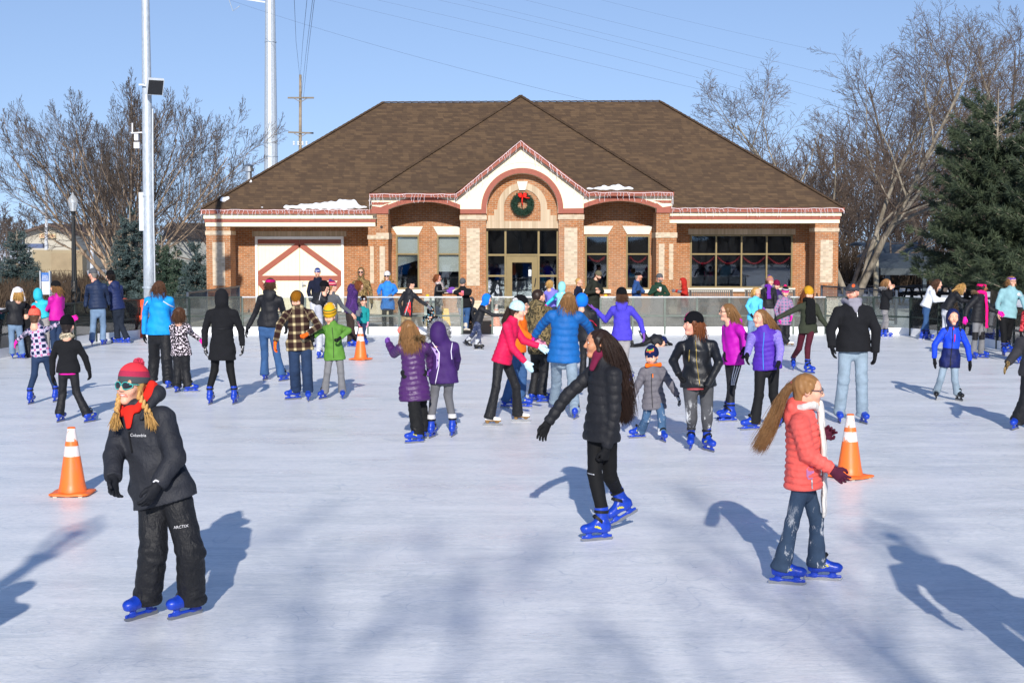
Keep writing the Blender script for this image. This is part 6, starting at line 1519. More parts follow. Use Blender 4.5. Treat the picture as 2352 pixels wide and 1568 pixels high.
P('small girl in sky blue jacket with fair hair behind the skaters', 'F', (1150, 530), (1172, 312), (1180, 265), [(1112, 740, 20), (1165, 742, 30)], 10, 30, al=((1095, 390), (1130, 460)), ar=((1215, 390), (1215, 470)), J=(SKYJ, 520, .018), T=(DENL, 'jeans'), g=BLKG, hair=('long', 'blond', .12), kind='k', Y=34.5)
P('child in black coat and yellow and purple striped hat', 'F', (1290, 430), (1285, 222), (1300, 172), [(1265, 690, 20), (1310, 690, 20)], 10, 20, al=((1225, 310), (1240, 400)), ar=((1345, 310), (1350, 390)), J=(BLK, 410, .024, 0, 'down'), T=(GREYL, 'jeans'), g=PURG, hat=('beanie', HYP, POM['violet']), hair=('bob', 'brown', .05), kind='k', Y=37.4, x=[('fur', FURG, False), ('scarf', f_('purple_scarf', '6a2aa0', .9), ((.03, .3),))])
P('child in maroon beanie and purple coat half hidden behind others', 'F', (1362, 440), (1358, 250), (1358, 205), [(1340, 680, 10), (1385, 680, 10)], 5, 10, hp=-15, J=(f_('dark_purple_coat', '341c58', .8), 420, .02), T=(BLKS, 'jeans'), g=BLKG, hat=('beanie', KMAR), hair=('bob', 'brown', .05), kind='k', Y=38.0)
P('child in pink and grey plaid coat and pink bobble hat', 'F', (1425, 540), (1430, 318), (1436, 268), [(1475, 748, 60), (1420, 742, -20)], 8, 5, hp=-18, kl=(1395, 650), kr=(1450, 650), al=((1350, 420), (1375, 500)), ar=((1500, 410), (1492, 480)), J=(PGREY, 560, .022, 0, 'down'), T=(BLKS, 'snow'), sk='white', g=PINKG, hat=('beanie', HPB, POM['pink']), hair=('short', 'brown'), kind='k', x=[('fur', FURG, False)])
p = P('girl with long curly auburn hair in mustard beanie and olive parka', 'G', (520, 690), (522, 462), (525, 398), [(388, 1072, -10), (528, 1104, 40)], 12, 8, hp=-10, kl=(440, 880), kr=(515, 880), al=((345, 560), (235, 615)), ar=((635, 610), (690, 680)), J=(OLIVE, 745, .018), T=(BURG, 'slim'), g=BLKG, hat=('slouch', KY), hair=('long', 'auburn', .34, (-.25, 0, 0), .03), H=1.58, x=[('scarf', f_('black_scarf', '0f1012', .95, wr=.7), ((.04, .42), (-.04, .40)))])
p = P('man in black quarter-zip jacket, grey cap and washed jeans', 'G', (925, 890), (925, 480), (918, 388), [(800, 1545, -6), (1016, 1552, 6)], 0, -25, kl=(838, 1160), kr=(1000, 1160), al=((722, 720), (735, 870)), ar=((1130, 715), (1122, 920)), J=(BLK2, 905, .03), T=(DENLL, 'jeans'), g=BLKG, hat=('cap', f_('grey_cap', '3c3e44', .85)), hair=('short', 'brown'), kind='m', w=1.1, skn='pink', H=1.78, jl=1.08)
EX['line'](p, 'zip', SILV, [(935, 540), (936, 595)], .007)
s = SDF(.010); s.loft(p.nk + p.up * .055 + p.D * .07, p.nk - p.up * .10 + p.D * .155, [(0, .085, .03), (1, .02, .015)], p.lat, k=.02); s.loft(p.nk - p.D * .10 + p.lat * .10 + p.up * .03, p.nk - p.D * .10 - p.lat * .10 + p.up * .03, [(0, .04, .05), (.5, .05, .07), (1, .04, .05)], p.D, k=.03)
s.cone(p.nk + p.lat * .10 + p.up * .045 - p.D * .06, p.nk + p.lat * .06 + p.D * .10, .035, .03, .03); s.cone(p.nk - p.lat * .10 + p.up * .045 - p.D * .06, p.nk - p.lat * .06 + p.D * .10, .035, .03, .03); s.obj('grey_hood', [f_('grey_sweat', '8a8894', .95)], p.jo, off=p.base)
hat_ = [o for o in p.body.children if o.name.startswith('hat')][0]; patch(p, hat_, 'cap_emblem', ORP, [(.022 * math.cos(t), .022 * math.sin(t)) for t in np.linspace(0, 6.28, 13)[:-1]], at(*p.px((930, 318)), p.Y), NO((1, 0, 0)), NO((0, 0, 1)), NO((.3, .95, 0)))
P('girl in black jacket and grey trousers holding something to her mouth', 'G', (1205, 540), (1218, 352), (1228, 298), [(1195, 782, 80), (1232, 784, 80)], 85, 88, al=((1260, 430), (1262, 350)), ar=((1250, 430), (1268, 345)), J=(BLK2, 535, .018, 0, 'down'), T=(GREYL, 'slim'), g=None, gk='grip', hair=('long', 'ltbrown', .12), Y=37.0, x=[('fur', FURG, False)])
P('girl in white jacket with long curly brown hair pushing a friend', 'H', (690, 425), (752, 240), (795, 192), [(672, 688, 80), (712, 690, 85)], 80, 85, hp=-5, kl=(685, 540), kr=(695, 540), al=((770, 340), (870, 335)), ar=((790, 330), (875, 330)), J=(WHITEJ, (680, 400), .022, .07, 'down'), T=(DEN, 'slim'), g=None, hair=('long', 'brown', .30, (.1, 0, 0), .03), H=1.58)
P('girl with blond hair in black jacket and white trousers bending over', 'H', (865, 440), (965, 260), (1012, 235), [(860, 722, 90), (905, 724, 80)], 95, 95, hp=-25, kl=(855, 560), kr=(885, 560), al=((1000, 340), (1060, 350)), ar=((1010, 340), (1065, 345)), J=(BLK, (860, 425), .02), T=(WHITEP, 'slim'), g=BLKG, hair=('long', 'blond', .18), H=1.5)
p = P('girl in black puffer jacket, hot pink headband and long pink scarf', 'H', (1150, 540), (1172, 280), (1195, 230), [(1120, 862, 10), (1200, 856, 45)], 50, 82, kl=(1130, 660), kr=(1190, 655), al=((1060, 410), (1040, 490)), ar=((1275, 420), (1340, 445)), J=(BLK, 535, .024, .08, 'down'), T=(GREYP, 'straight'), g=PINKG, hat=('band', KHOT), hair=('bob', 'dark', .05), skn='brown', H=1.5, x=[('fur', FURB, False), ('scarf', f_('hot_pink_scarf', 'f0127c', .95), ((-.02, .72),))])
for i in (0, 1): s = SDF(.010); kn = p.legs[i][1]; s.loft(kn - NO((0, 0, .08)), kn + NO((0, 0, .09)), [(0, .062, .066), (1, .064, .068)], cut0=True, cut1=True); s.obj('knee_pad', [f_('knee_pad', '1a1a1d', .6)], p.tr, off=p.base)
P('smiling woman in pale blue sweatshirt, violet headband and glasses', 'H', (1410, 500), (1455, 228), (1460, 170), [(1385, 832, -6), (1432, 806, 30)], 0, 8, kl=(1390, 660), kr=(1430, 650), al=((1330, 370), (1335, 455)), ar=((1555, 330), (1580, 420)), J=(SWEAT, 492, .016), T=(LEGG, 'slim'), g=None, hat=('band', KVIO), hair=('bob', 'ltbrown', .12), mouth='smile', w=1.14, H=1.66, lw=1.1, x=[('shades', (.02, .02, .02), (.1, .06, .06), True), ('mark', 'round_badge', WPRINT, (1510, 285), [(.04 * math.cos(t), .04 * math.sin(t)) for t in np.linspace(0, 6.28, 13)[:-1]])])
p = P('boy in royal blue and navy hooded jacket and black skates', 'H', (905, 875), (930, 575), (932, 495), [(780, 1225, -15), (985, 1236, 10)], 0, -4, kl=(820, 1050), kr=(948, 1055), al=((768, 735), (765, 860)), ar=((1062, 750), (1082, 880)), J=([BLSPLIT, ROYAL], 938, .02, 0, 'up'), T=(DENLL, 'straight'), sk='black', g=BLKG, gk='mitt', hair=('short', 'ltbrown'), kind='k', mouth='open', skn='fair', x=[('line', 'zip', plain('black_zip', '101012'), [(915, 590), (905, 740), (882, 935)], .007), ('line', 'red_zip', REDZ, [(932, 640), (925, 705)], .009), ('line', 'red_zip', REDZ, [(922, 575), (922, 600)], .009)])
P('skater in dark snowsuit and camouflage glove at the right edge', 'H', (1680, 960), (1650, 640), (1650, 560), [(1490, 1495, -35), (1720, 1500, 20)], -10, -10, kl=(1590, 1230), kr=(1720, 1230), al=((1505, 800), (1425, 900)), ar=((1790, 800), (1800, 940)), J=(f_('dark_grey_snowsuit', '333338', .7, wr=.6), 1000, .03), T=(BLKS, 'snow'), g=CAMO2, gk=['open', 'relax'], hat=('beanie', KB), hair=('short', 'brown'), H=1.62)
P('skater in red patterned jacket at the right edge', 'H', (1640, 640), (1625, 420), (1625, 350), [(1530, 905, -40), (1680, 900, 20)], 0, 0, al=((1560, 520), (1540, 620)), J=(f_('red_speckled_jacket', '9a1c26', .8, 'speckle', ('6a1218', 'b4222c', 'c85058'), sc=.5), 660, .02), T=(DEND, 'jeans'), g=BLKG, hat=('beanie', KB), hair=('short', 'brown'))
G1 = P('girl in black ski jacket, striped coral bobble hat and mirrored sunglasses', 'I', (668, 770), (525, 305), (495, 190), [(545, 1398, -32), (775, 1392, -38)], -22, -25, hp=6, kl=(605, 1050), kr=(800, 1060), al=((398, 555), (395, 670)), ar=((722, 560), (625, 705)), J=(CHAR, (670, 790), .034), T=(BLKS, 'snow'), g=f_('dark_ski_glove', '1c1e24', .75), gk=['relax', 'relax'], hat=('beanie', H3, POM['mix']), hair=('braids', 'blond', .2, (0, 0, 0), 0, ((-.105, -.12, -.02), (.10, -.125, -.02))), mouth='smile', H=1.60, w=1.02, x=[('shades', (.05, .02, .045), (.03, .42, .38)), ('text', 'chest_print', 'Columbia', .027, (556, 429), WPRINT), ('line', 'chest_zip', BLK2, [(505, 415), (520, 520)], .006)])
p = G1; EX['text'](p, 'trouser_print', 'ARCTIX', .026, (776, 899), WPRINT, 'tr', (0, 1, 0), .12)
EX['line'](p, 'cuff_print', WPRINT, [(664, 650), (676, 641), (692, 648)], .006)
s = SDF(.009)
for sg in (1, -1): s.cone(p.nk + p.lat * sg * .095 + p.up * .08 - p.D * .05, p.nk + p.lat * sg * .06 + p.D * .085 - p.up * .0, .034, .024, .02); s.cone(p.nk + p.lat * sg * .10 + p.up * .12 - p.D * .07, p.nk + p.lat * sg * .095 + p.up * .05 - p.D * .03, .03, .034, .02)
s.cone(p.nk + p.lat * .1 + p.up * .1 - p.D * .09, p.nk - p.lat * .1 + p.up * .1 - p.D * .09, .03, .03, .02); s.loft(p.nk + p.D * .085 + p.up * .02, p.nk + p.D * .14 - p.up * .09, [(0, .05, .02), (1, .02, .012)], p.lat, k=.02); s.obj('hood_lining', [f_('red_fleece_lining', 'd42a1e', .95)], p.jo, off=p.base)
s = SDF(.010); s.loft(p.nk + p.lat * .12 + p.up * .06 - p.D * .09, p.nk - p.lat * .12 + p.up * .06 - p.D * .09, [(0, .045, .05), (.5, .055, .085), (1, .045, .05)], p.D, k=.03)
for sg in (1, -1): s.cone(p.nk + p.lat * sg * .125 + p.up * .05 - p.D * .06, p.nk + p.lat * sg * .085 + p.D * .10 - p.up * .06, .042, .016, .04)
s.obj('hood', [CHAR], p.jo, off=p.base)
C1 = P('girl in coral puffer jacket with glasses, long ponytail and white scarf', 'K', (725, 850), (718, 365), (755, 255), [(622, 1468, 74), (848, 1442, 80)], 72, 80, hp=-4, kl=(655, 1085), kr=(808, 1065), al=((752, 655), (905, 745)), ar=((800, 600), (845, 540)), J=(CORAL, 862, .024, .045, 'down'), T=(SNOWK, 'straight'), g=MAROG, hair=('pony', 'ltbrown', .56, (-.45, 0, 0), .002, ((600, 320), (565, 420), (510, 530), (435, 640))), mouth='smile', H=1.42, kind='k', lw=.86, x=[('shades', (.02, .02, .02), (.06, .04, .06), True), ('scarf', f_('cream_knit_scarf', 'dedad4', .95, wr=.6), ((-.09, .78),), .034), ('line', 'pocket_zip', SILV, [(750, 785), (752, 845)], .006), ('mark', 'mitten_in_pocket', f_('lilac_mitten', 'c884b8', .9), (742, 752), [(-.03, .03), (-.01, .05), (.02, .045), (.03, .01), (.02, -.035), (-.015, -.04), (-.03, -.015)])])
held(PC, 0, 'cup', 'white paper cup held by the man in the dark green coat', 'paper cup')
held(PM, 0, 'black', 'black phone held by the man in the camouflage hat', 'phone')
held(PH, 0, 'pink', 'pink phone held by the person in the long black coat', 'phone')
# ------------------------------------------------------------------ traffic cones
def m_cone():
    m = NT('cone_plastic', .42, .45); v = m.coord(); z = m.sep(v)[2]
    c = m.ramp(m.math('DIVIDE', z, .7), [(0, (.93, .17, .02)), (.575, (.82, .80, .78)), (.73, (.93, .17, .02)), (.80, (.82, .80, .78)), (.985, (.93, .17, .02))], True)
    wear = m.ramp(m.noise(m.vmul(v, (1, 1, .6)), 17, 4, .7), [(.60, 0.0), (.63, 1.0)])
    c = m.mix(m.math('MULTIPLY', wear, m.math('GREATER_THAN', z, .39)), c, (.9, .2, .04))
    c = m.mix(m.math('MULTIPLY', m.noise(v, 9, 4), .3), c, (.70, .15, .04)); c = m.mix(m.math('MULTIPLY', m.ramp(m.noise(m.vmul(v, (1, 1, .25)), 26, 5, .8), [(.5, 0.0), (.7, 1.0)]), .45), c, (.22, .16, .12))
    m.base(c); return m.m
def cone_proto():
    root = empty('traffic_cone', (0, 0, 0), 'x', 'traffic cone', 'orange and white traffic cones on the ice')
    b = MB(); b.lathe((0, 0, 0), [(.150, .035), (.146, .04), (.128, .12), (.068, .52), (.045, .66), (.042, .70), (.036, .705), (.034, .66)], 32); b.build('body', m_cone(), root, True)
    s = SDF(.009); 
    b = MB(); n = 40; P_ = []
    for i in range(n):
        t = 2 * math.pi * i / n; k = (abs(math.cos(t)) ** 8 + abs(math.sin(t)) ** 8) ** (-1 / 8); P_.append((math.cos(t) * k * .205, math.sin(t) * k * .205))
    def ringv(f, z): return [(x * f, y * f, z + .004 * math.sin(5 * math.atan2(y, x))) for x, y in P_]
    b.add(ringv(1, .014) + ringv(1, .028) + ringv(.97, .034) + ringv(.7, .040) + [(0, 0, .042)], [(k * n + i, k * n + (i + 1) % n, (k + 1) * n + (i + 1) % n, (k + 1) * n + i) for k in range(3) for i in range(n)] + [(3 * n + i, 3 * n + (i + 1) % n, 4 * n) for i in range(n)])
    b.build('base', plain('cone_base', (.9, .17, .03), .45, .4, 0, .15, 12), root, True)
    b = MB(); [b.box(x - .02, x + .02, y - .02, y + .02, 0, .016) for x in (-.13, 0, .13) for y in (-.16, .16)]; b.build('foot', plain('cone_foot', 'c9bda6', .7), root)
    return root
cp = cone_proto()
for i, (px, py, sc, lab, tl) in enumerate(((167, 1139, .92, 'worn traffic cone beside the girl in the black ski jacket', 0), (1951, 1100, .93, 'traffic cone with a chipped top behind the girl in the coral jacket', .6), (828.5, 830, .98, 'traffic cone standing behind the boy in the burger hat', 1.1))):
    o = cp if i == 0 else copy_tree(cp); o.location = gnd(px, py - 4); o.scale = (sc,) * 3; o.rotation_euler.z = tl; o['label'] = lab
oc = copy_tree(cp); oc.location = (at(1140, 700, 43)[0], 43, 0); oc['label'] = 'traffic cone seen through the clear barrier beside the rink opening'

# ------------------------------------------------------------------ poles, lamp posts, sign
GALV = plain('galvanised_steel', 'a9b3bc', .5, .5, .35, .14, 3)
def m_galv():
    m = NT('spangled_galvanised_steel', .5, .5, .3); v = m.coord()
    a = m.noise(m.vmul(v, (1, 1, .35)), 22, 4, .6)
    m.base(m.ramp(a, [(.3, (.36, .41, .46)), (.7, (.55, .60, .65))])); return m.m
GALV2 = m_galv()
WB = plain('dull_white_box', 'c9cfd4', .6, .3)
PD = 40.3
def pp(px, py, Y=PD): return at(px, py, Y)
lp = empty('light_pole', (pp(344, 700)[0], PD, 0), 'tall grey steel light pole with a speaker horn, rising behind the left barrier', 'light pole')
lo = tuple(-NO(lp.location))
b = MB(); b.tube([(pp(344, 700)[0], PD, -.02), (pp(343, 600)[0], PD, pp(343, 600)[2]), (pp(338.5, 300)[0], PD, pp(338, 300)[2]), (pp(334, 0)[0], PD, pp(334, 0)[2]), (pp(332.5, -120)[0], PD, pp(332, -120)[2])], [.175, .165, .14, .108, .10], 20); b.build('pole', GALV2, lp, True, lo)
for py in (367, 451, 660): q = pp(337 + (py - 300) * .014, py); r_ = .125 + (py - 300) * .00013; b = MB(); b.lathe(q, [(r_ + .006, -.02), (r_ + .012, -.02), (r_ + .012, .02), (r_ + .006, .02)], 20); b.build('band', GALV, lp, False, lo)
# speaker: rounded housing with a square black grille looking down towards the rink
fr_ = Matrix(((.80, .30, -.52), (-.40, .92, -.08), (.45, .27, .85)))
n_ = unit(NO((.45, -.80, -.42))); u_ = unit(np.cross(n_, (0, 0, 1.0))); u_ = u_ if u_[0] > 0 else -u_; v_ = np.cross(n_, u_); v_ = v_ if v_[2] > 0 else -v_
hx = NO(pp(357, 201, PD - .45))
def sq(c, h): return [c - u_ * h - v_ * h, c + u_ * h - v_ * h, c + u_ * h + v_ * h, c - u_ * h + v_ * h]
b = MB(); P_ = sq(hx, .225) + sq(hx - n_ * .10, .235) + sq(hx - n_ * .26, .19) + sq(hx - n_ * .36, .10)
b.add(P_, [(0, 1, 2, 3), (15, 14, 13, 12)] + [(k * 4 + i, k * 4 + (i + 1) % 4, k * 4 + 4 + (i + 1) % 4, k * 4 + 4 + i) for k in range(3) for i in range(4)])
o_ = b.build('speaker', WB, lp, False, lo)
b = MB(); b.add(sq(hx + n_ * .004, .205) + sq(hx + n_ * .012, .205), [(4, 5, 6, 7)] + [(i, (i + 1) % 4, 4 + (i + 1) % 4, 4 + i) for i in range(4)]); b.build('speaker_grille', plain('black_grille', '26282c', .7, .3, 0, .2, 60), lp, False, lo)
b = MB(); b.bar(pp(319, 195, PD - .18), pp(332, 195, PD - .18), .05, .05); b.bar(pp(325, 195, PD - .2), pp(347, 200, PD - .2), .04, .04); b.build('bracket', GALV, lp, False, lo)
b = MB(); b.box(pp(313, 0)[0], pp(329, 0)[0], PD - .1, PD + .1, pp(0, 530)[2], pp(0, 442)[2]); b.build('control_box', WB, lp, False, lo)
b = MB(); b.tube([pp(304, 305), pp(304, 283)], .022, 8); b.build('antenna', WPRINT, lp, False, lo)
b = MB(); b.bar(pp(301, 306), pp(329, 304), .03, .03); b.box(pp(304, 0)[0], pp(313, 0)[0], PD - .06, PD + .06, pp(0, 323)[2], pp(0, 308)[2]); b.box(pp(303, 0)[0], pp(316, 0)[0], PD - .08, PD + .05, pp(0, 341)[2], pp(0, 327)[2]); b.build('antenna_box', WPRINT, lp, False, lo)
b = MB(); b.tube([pp(350.5, 250, PD - .05), pp(351.5, 450, PD - .05), pp(356.5, 700, PD - .05)], .018, 6); b.build('conduit', WB, lp, False, lo)
# big transmission monopole
b = MB(); Yq = 92.0
b.tube([(at(625, 700, Yq)[0], Yq, -.03), at(622.5, 390, Yq), at(620.5, 0, Yq), at(620, -160, Yq)], [.62, .445, .315, .27], 12); o = b.obj('transmission_pole', GALV2, 'huge grey steel transmission pole rising behind the roof', 'pylon')
for py in (97, 360): q = at(621 + py * .004, py, Yq); b = MB(); b.lathe(q, [(.345 + py * .0003, -.02), (.36 + py * .0003, -.02), (.36 + py * .0003, .02), (.345 + py * .0003, .02)], 12); b.build('collar', GALV, o)
b = MB(); q = at(571, 0, Yq); b.bar(at(520, -8, Yq), at(612, 6, Yq), .08, .1); b.tube([at(524, -6, Yq - 1), at(535, 26, Yq - 1), at(551, 14, Yq - 1)], .03, 6); b.build('arm', GALV, o)
# wooden utility pole
WOOD = plain('weathered_wood', '938470', .9, .1, 0, .35, 2)
Yu = 115.0; b = MB(); b.tube([(at(689, 620, Yu)[0], Yu, -.03), at(690, 172, Yu)], [.18, .10], 10); up_ = b.obj('utility_pole', WOOD, 'wooden utility pole with two crossarms above the roof', 'utility pole')
for py, w_, tl in ((225, 30, 0), (305, 29, 1)): b = MB(); b.bar(at(691 - w_, py - tl, Yu - .2), at(691 + w_, py + tl, Yu - .2), .1, .13); b.bar(at(676, py + 2, Yu - .2), at(689, py + 9, Yu - .2), .04, .05); b.bar(at(704, py + 2, Yu - .2), at(692, py + 9, Yu - .2), .04, .05); b.build('crossarm', plain('grey_wood', '7c7264', .9), up_)
b = MB()
for dx in (-15, -5, 5, 14): b.lathe(at(690 + dx, 330, Yu - .3), [(.05, -.15), (.11, -.1), (.06, 0), (.11, .1), (.05, .2)], 8)
b.build('insulator', WB, up_)
WIRE = plain('power_cable', '5e6c84', .7, .2)
wires = [((520, -2, 92), (865, 105, 80), (1355, 232, 70)), ((752, 0, 92), (1240, 118, 85), (1660, 218, 78)), ((865, 0, 95), (1340, 112, 88), (1830, 240, 80)), ((1005, 0, 100), (1500, 120, 92), (1990, 262, 84)), ((1070, 0, 100), (1560, 120, 92), (2010, 235, 84)), ((1205, 0, 105), (1640, 108, 95), (2050, 205, 88)), ((1380, 0, 110), (1720, 82, 100), (2050, 150, 92))]
for k, w_ in enumerate(wires):
    a, m_, c = [at(px, py, Y) for px, py, Y in w_]; t = np.linspace(0, 1, 24)[:, None]
    q = a * (1 - t) * (1 - 2 * t) + m_ * 4 * t * (1 - t) + c * t * (2 * t - 1)
    b = MB(); b.tube(q, .008, 4, False)
    b.obj('power_line', WIRE, 'thin sagging power line crossing the blue sky', 'power line', 'power lines crossing the sky')
for k, (x0, y0, x1, y1) in enumerate(((718, 0, 692, 225), (722, 0, 697, 225), (705, 0, 690, 172), (676, 0, 688, 172))):
    b = MB(); b.tube([at(x0, y0, 60), at((x0 + x1) / 2 - 2, (y0 + y1) / 2 + 10, 88), at(x1, y1, Yu)], .013, 4, False); b.obj('power_line', WIRE, 'thin power line climbing steeply from the wooden utility pole', 'power line', 'power lines of the utility pole')
# lantern lamp posts
IRON = plain('black_cast_iron', '16191a', .45, .5, 0, .1)
def m_globe():
    m = NT('lantern_glass', .1, .5); out = m.t.nodes['Material Output']; m.base('dfe6ea'); t = m.n('BsdfTransparent'); mx = m.n('MixShader'); mx.inputs[0].default_value = .28
    m.l(t.outputs[0], mx.inputs[1]); m.l(m.b.outputs[0], mx.inputs[2]); m.l(mx.outputs[0], out.inputs[0]); return m.m
def lamp_post(x, y, label, h=4.62):
    r_ = empty('lamp_post', (x, y, 0), label, 'lamp post', 'black lantern lamp posts round the rink'); k = h / 4.62
    b = MB(); b.lathe((0, 0, 0), [(.32, -.02), (.32, .12), (.30, .16), (.24, .2), (.23, .55), (.25, .58), (.21, .65), (.14, .8), (.12, 1.0), (.105, 1.02)], 20); b.build('base', IRON, r_, True)
    b = MB(); n = 24; P_ = [(.098, 1.0), (.082, 2.4), (.068, 3.55), (.07, 3.6), (.06, 3.7), (.10, 3.82), (.12, 3.86)]; b0 = len(b.V)
    for rr, z in P_:
        for i in range(n): a = 2 * math.pi * i / n; q = rr * (1 + (.10 if i % 2 else 0) * (z < 3.5)); b.V.append((q * math.cos(a), q * math.sin(a), z))
    for j in range(len(P_) - 1):
        for i in range(n): b.F.append((j * n + i, j * n + (i + 1) % n, (j + 1) * n + (i + 1) % n, (j + 1) * n + i))
    b.build('post', IRON, r_)
    b = MB(); b.lathe((0, 0, 0), [(.11, 3.86), (.12, 3.9), (.19, 4.15), (.205, 4.25), (.195, 4.33), (.15, 4.42), (.06, 4.52), (.04, 4.56), (.03, 4.60), (.004, 4.66)], 20); b.build('globe', m_globe(), r_, True)
    b = MB(); b.tube([(0, 0, 3.86), (0, 0, 4.2)], .03, 8); b.lathe((0, 0, 4.2), [(.06, 0), (.08, .05), (.05, .1), (.001, .11)], 10); b.build('lamp', WB, r_)
    return r_
q = at(172, 697, 58.5); lamp_post(q[0], 58.5, 'black cast iron lamp post with a clear lantern beyond the left barrier')
lamp_post(-3.42, 2.3, 'black lantern lamp post on the near left side of the rink'); lamp_post(3.30, 2.2, 'black lantern lamp post on the near right side of the rink')
# bike hire sign
Ys = 55.0; sg = empty('information_sign', (at(86, 700, Ys)[0], Ys, -.03), 'blue and white bike hire sign between two grey posts', 'sign'); so = tuple(-NO(sg.location))
for a, b_ in ((78.5, 81), (100, 103)): b = MB(); b.box(at(a, 0, Ys)[0], at(b_, 0, Ys)[0], Ys - .08, Ys + .08, -.03, at(0, 622, Ys)[2]); b.build('post', plain('sign_post_grey', 'b4b9be', .4, .5, .4), sg, False, so)
b = MB(); b.box(at(82, 0, Ys)[0], at(99.5, 0, Ys)[0], Ys - .03, Ys + .03, at(0, 645.5, Ys)[2], at(0, 626, Ys)[2]); pn = b.build('blue_panel', plain('sign_blue', '2f66ae', .5), sg, False, so)
b = MB(); b.box(at(82.5, 0, Ys)[0], at(99.5, 0, Ys)[0], Ys - .03, Ys + .03, at(0, 676, Ys)[2], at(0, 646, Ys)[2]); b.build('white_panel', plain('sign_white', 'e4e8f0', .5), sg, False, so)
def flat_text(txt, size, loc, mat, parent, name='lettering', ex_=.004):
    cu = bpy.data.curves.new(name, 'FONT'); cu.body = txt; cu.size = size; cu.align_x = 'CENTER'; cu.align_y = 'CENTER'; cu.extrude = ex_; cu.resolution_u = 2
    o = bpy.data.objects.new(name, cu); COL.objects.link(o); me = bpy.data.meshes.new_from_object(o.evaluated_get(bpy.context.evaluated_depsgraph_get())); bpy.data.objects.remove(o)
    o = link(name, me, parent, loc, [mat]); o.rotation_euler = (math.pi / 2, 0, 0); return o
cx_ = (at(90.7, 0, Ys)[0]) - sg.location[0]
for t_, sz, py in (('Public', .085, 633), ('BIKE', .115, 637.5), ('SHARE', .09, 642)): flat_text(t_, sz, (cx_, -.036, at(0, py, Ys)[2] + .03), WPRINT, sg)

# ------------------------------------------------------------------ railings, benches, tables, shelter
BLUEG = plain('blue_grey_railing', '3c4654', .5, .4, .2)
def railing(a, b_, h, label, n):
    a, b_ = NO(a, float), NO(b_, float); r_ = empty('railing', tuple(a), label, 'railing'); lo_ = tuple(-a); d = b_ - a
    m = MB(); m.bar(a + NO((0, 0, h)), b_ + NO((0, 0, h)), .05, .05); m.bar(a + NO((0, 0, .12)), b_ + NO((0, 0, .12)), .035, .035); m.build('rail', BLUEG, r_, False, lo_)
    m = MB()
    for i in range(n + 1): q = a + d * i / n; m.bar(q + NO((0, 0, .12)), q + NO((0, 0, h)), .018, .018)
    m.build('pickets', BLUEG, r_, False, lo_)
    for i in range(4): q = a + d * i / 3; m = MB(); m.bar(q, q + NO((0, 0, h + .03)), .07, .07); m.build('post', BLUEG, r_, False, lo_)
railing((at(430, 600, 43)[0], 43, 0), (at(548, 600, 50.4)[0], 50.4, 0), 1.0, 'blue grey picket railing running up to the left pillar', 60)
railing((at(1888, 600, 50.3)[0], 50.3, 0), (at(2060, 600, 44)[0], 44, 0), 1.02, 'blue grey picket railing from the right pillar to the corner', 60)
def bench(x0, x1, label):
    y = 50.9; r_ = empty('bench', ((x0 + x1) / 2, y, 0), label, 'bench', 'black slatted benches under the wide window'); lo_ = tuple(-NO(r_.location)); m = MB()
    n = int((x1 - x0) / .07)
    for i in range(n): x = x0 + (x1 - x0) * (i + .5) / n; m.bar((x, y + .1, .48), (x, y + .22, .84), .035, .012)
    m.bar((x0, y + .1, .47), (x1, y + .1, .47), .03, .03); m.bar((x0, y + .22, .85), (x1, y + .22, .85), .03, .03); m.build('backrest', IRON, r_, False, lo_)
    m = MB()
    for i in range(n): x = x0 + (x1 - x0) * (i + .5) / n; m.bar((x, y - .35, .44), (x, y + .08, .44), .035, .012)
    m.build('seat', IRON, r_, False, lo_)
    for x in (x0 + .08, x1 - .08): m = MB(); m.tube([(x, y - .3, 0), (x, y - .32, .44), (x, y - .3, .62), (x, y + .15, .62)], .02, 6); m.tube([(x, y + .2, 0), (x, y + .1, .45), (x, y + .22, .85)], .02, 6); m.build('leg', IRON, r_, False, lo_)
bench(at(1587, 0, 51)[0], at(1692, 0, 51)[0], 'black slatted bench under the left half of the wide window'); bench(at(1718, 0, 51)[0], at(1838, 0, 51)[0], 'black slatted bench under the right half of the wide window')
TIMB = plain('dark_stained_timber', '3a3430', .85, .2, 0, .2)
def table_proto():
    r_ = empty('picnic_table', (0, 0, 0), 'dark timber picnic table standing on snow behind the right barrier', 'picnic table', 'dark picnic tables on the snow'); m = MB()
    for i in range(5): m.box(-.95, .95, -.38 + i * .155, -.38 + i * .155 + .14, .72, .76)
    m.build('tabletop', TIMB, r_)
    for sy in (-1, 1): m = MB(); m.box(-.95, .95, sy * .75 - .13, sy * .75 - .005, .43, .47); m.box(-.95, .95, sy * .75 + .005, sy * .75 + .13, .43, .47); m.build('seat', TIMB, r_)
    for sx in (-.7, .7): m = MB(); m.bar((sx, -.65, 0), (sx, -.2, .72), .05, .09); m.bar((sx, .65, 0), (sx, .2, .72), .05, .09); m.bar((sx + .06, -.8, .40), (sx + .06, .8, .40), .05, .09); m.bar((sx + .02, -.35, .68), (sx + .02, .35, .68), .05, .09); m.build('leg_frame', TIMB, r_)
    return r_
tp_ = table_proto(); PT = [(1900, 66, .1), (2008, 62, -.1), (2052, 61, .1), (2098, 60, 0), (2140, 63, .2), (2190, 60, -.15), (2270, 55, .1)]
for i, (px, Y, rz) in enumerate(PT): o = tp_ if i == 0 else copy_tree(tp_); o.location = (at(px, 600, Y)[0], Y, -.03); o.rotation_euler.z = rz
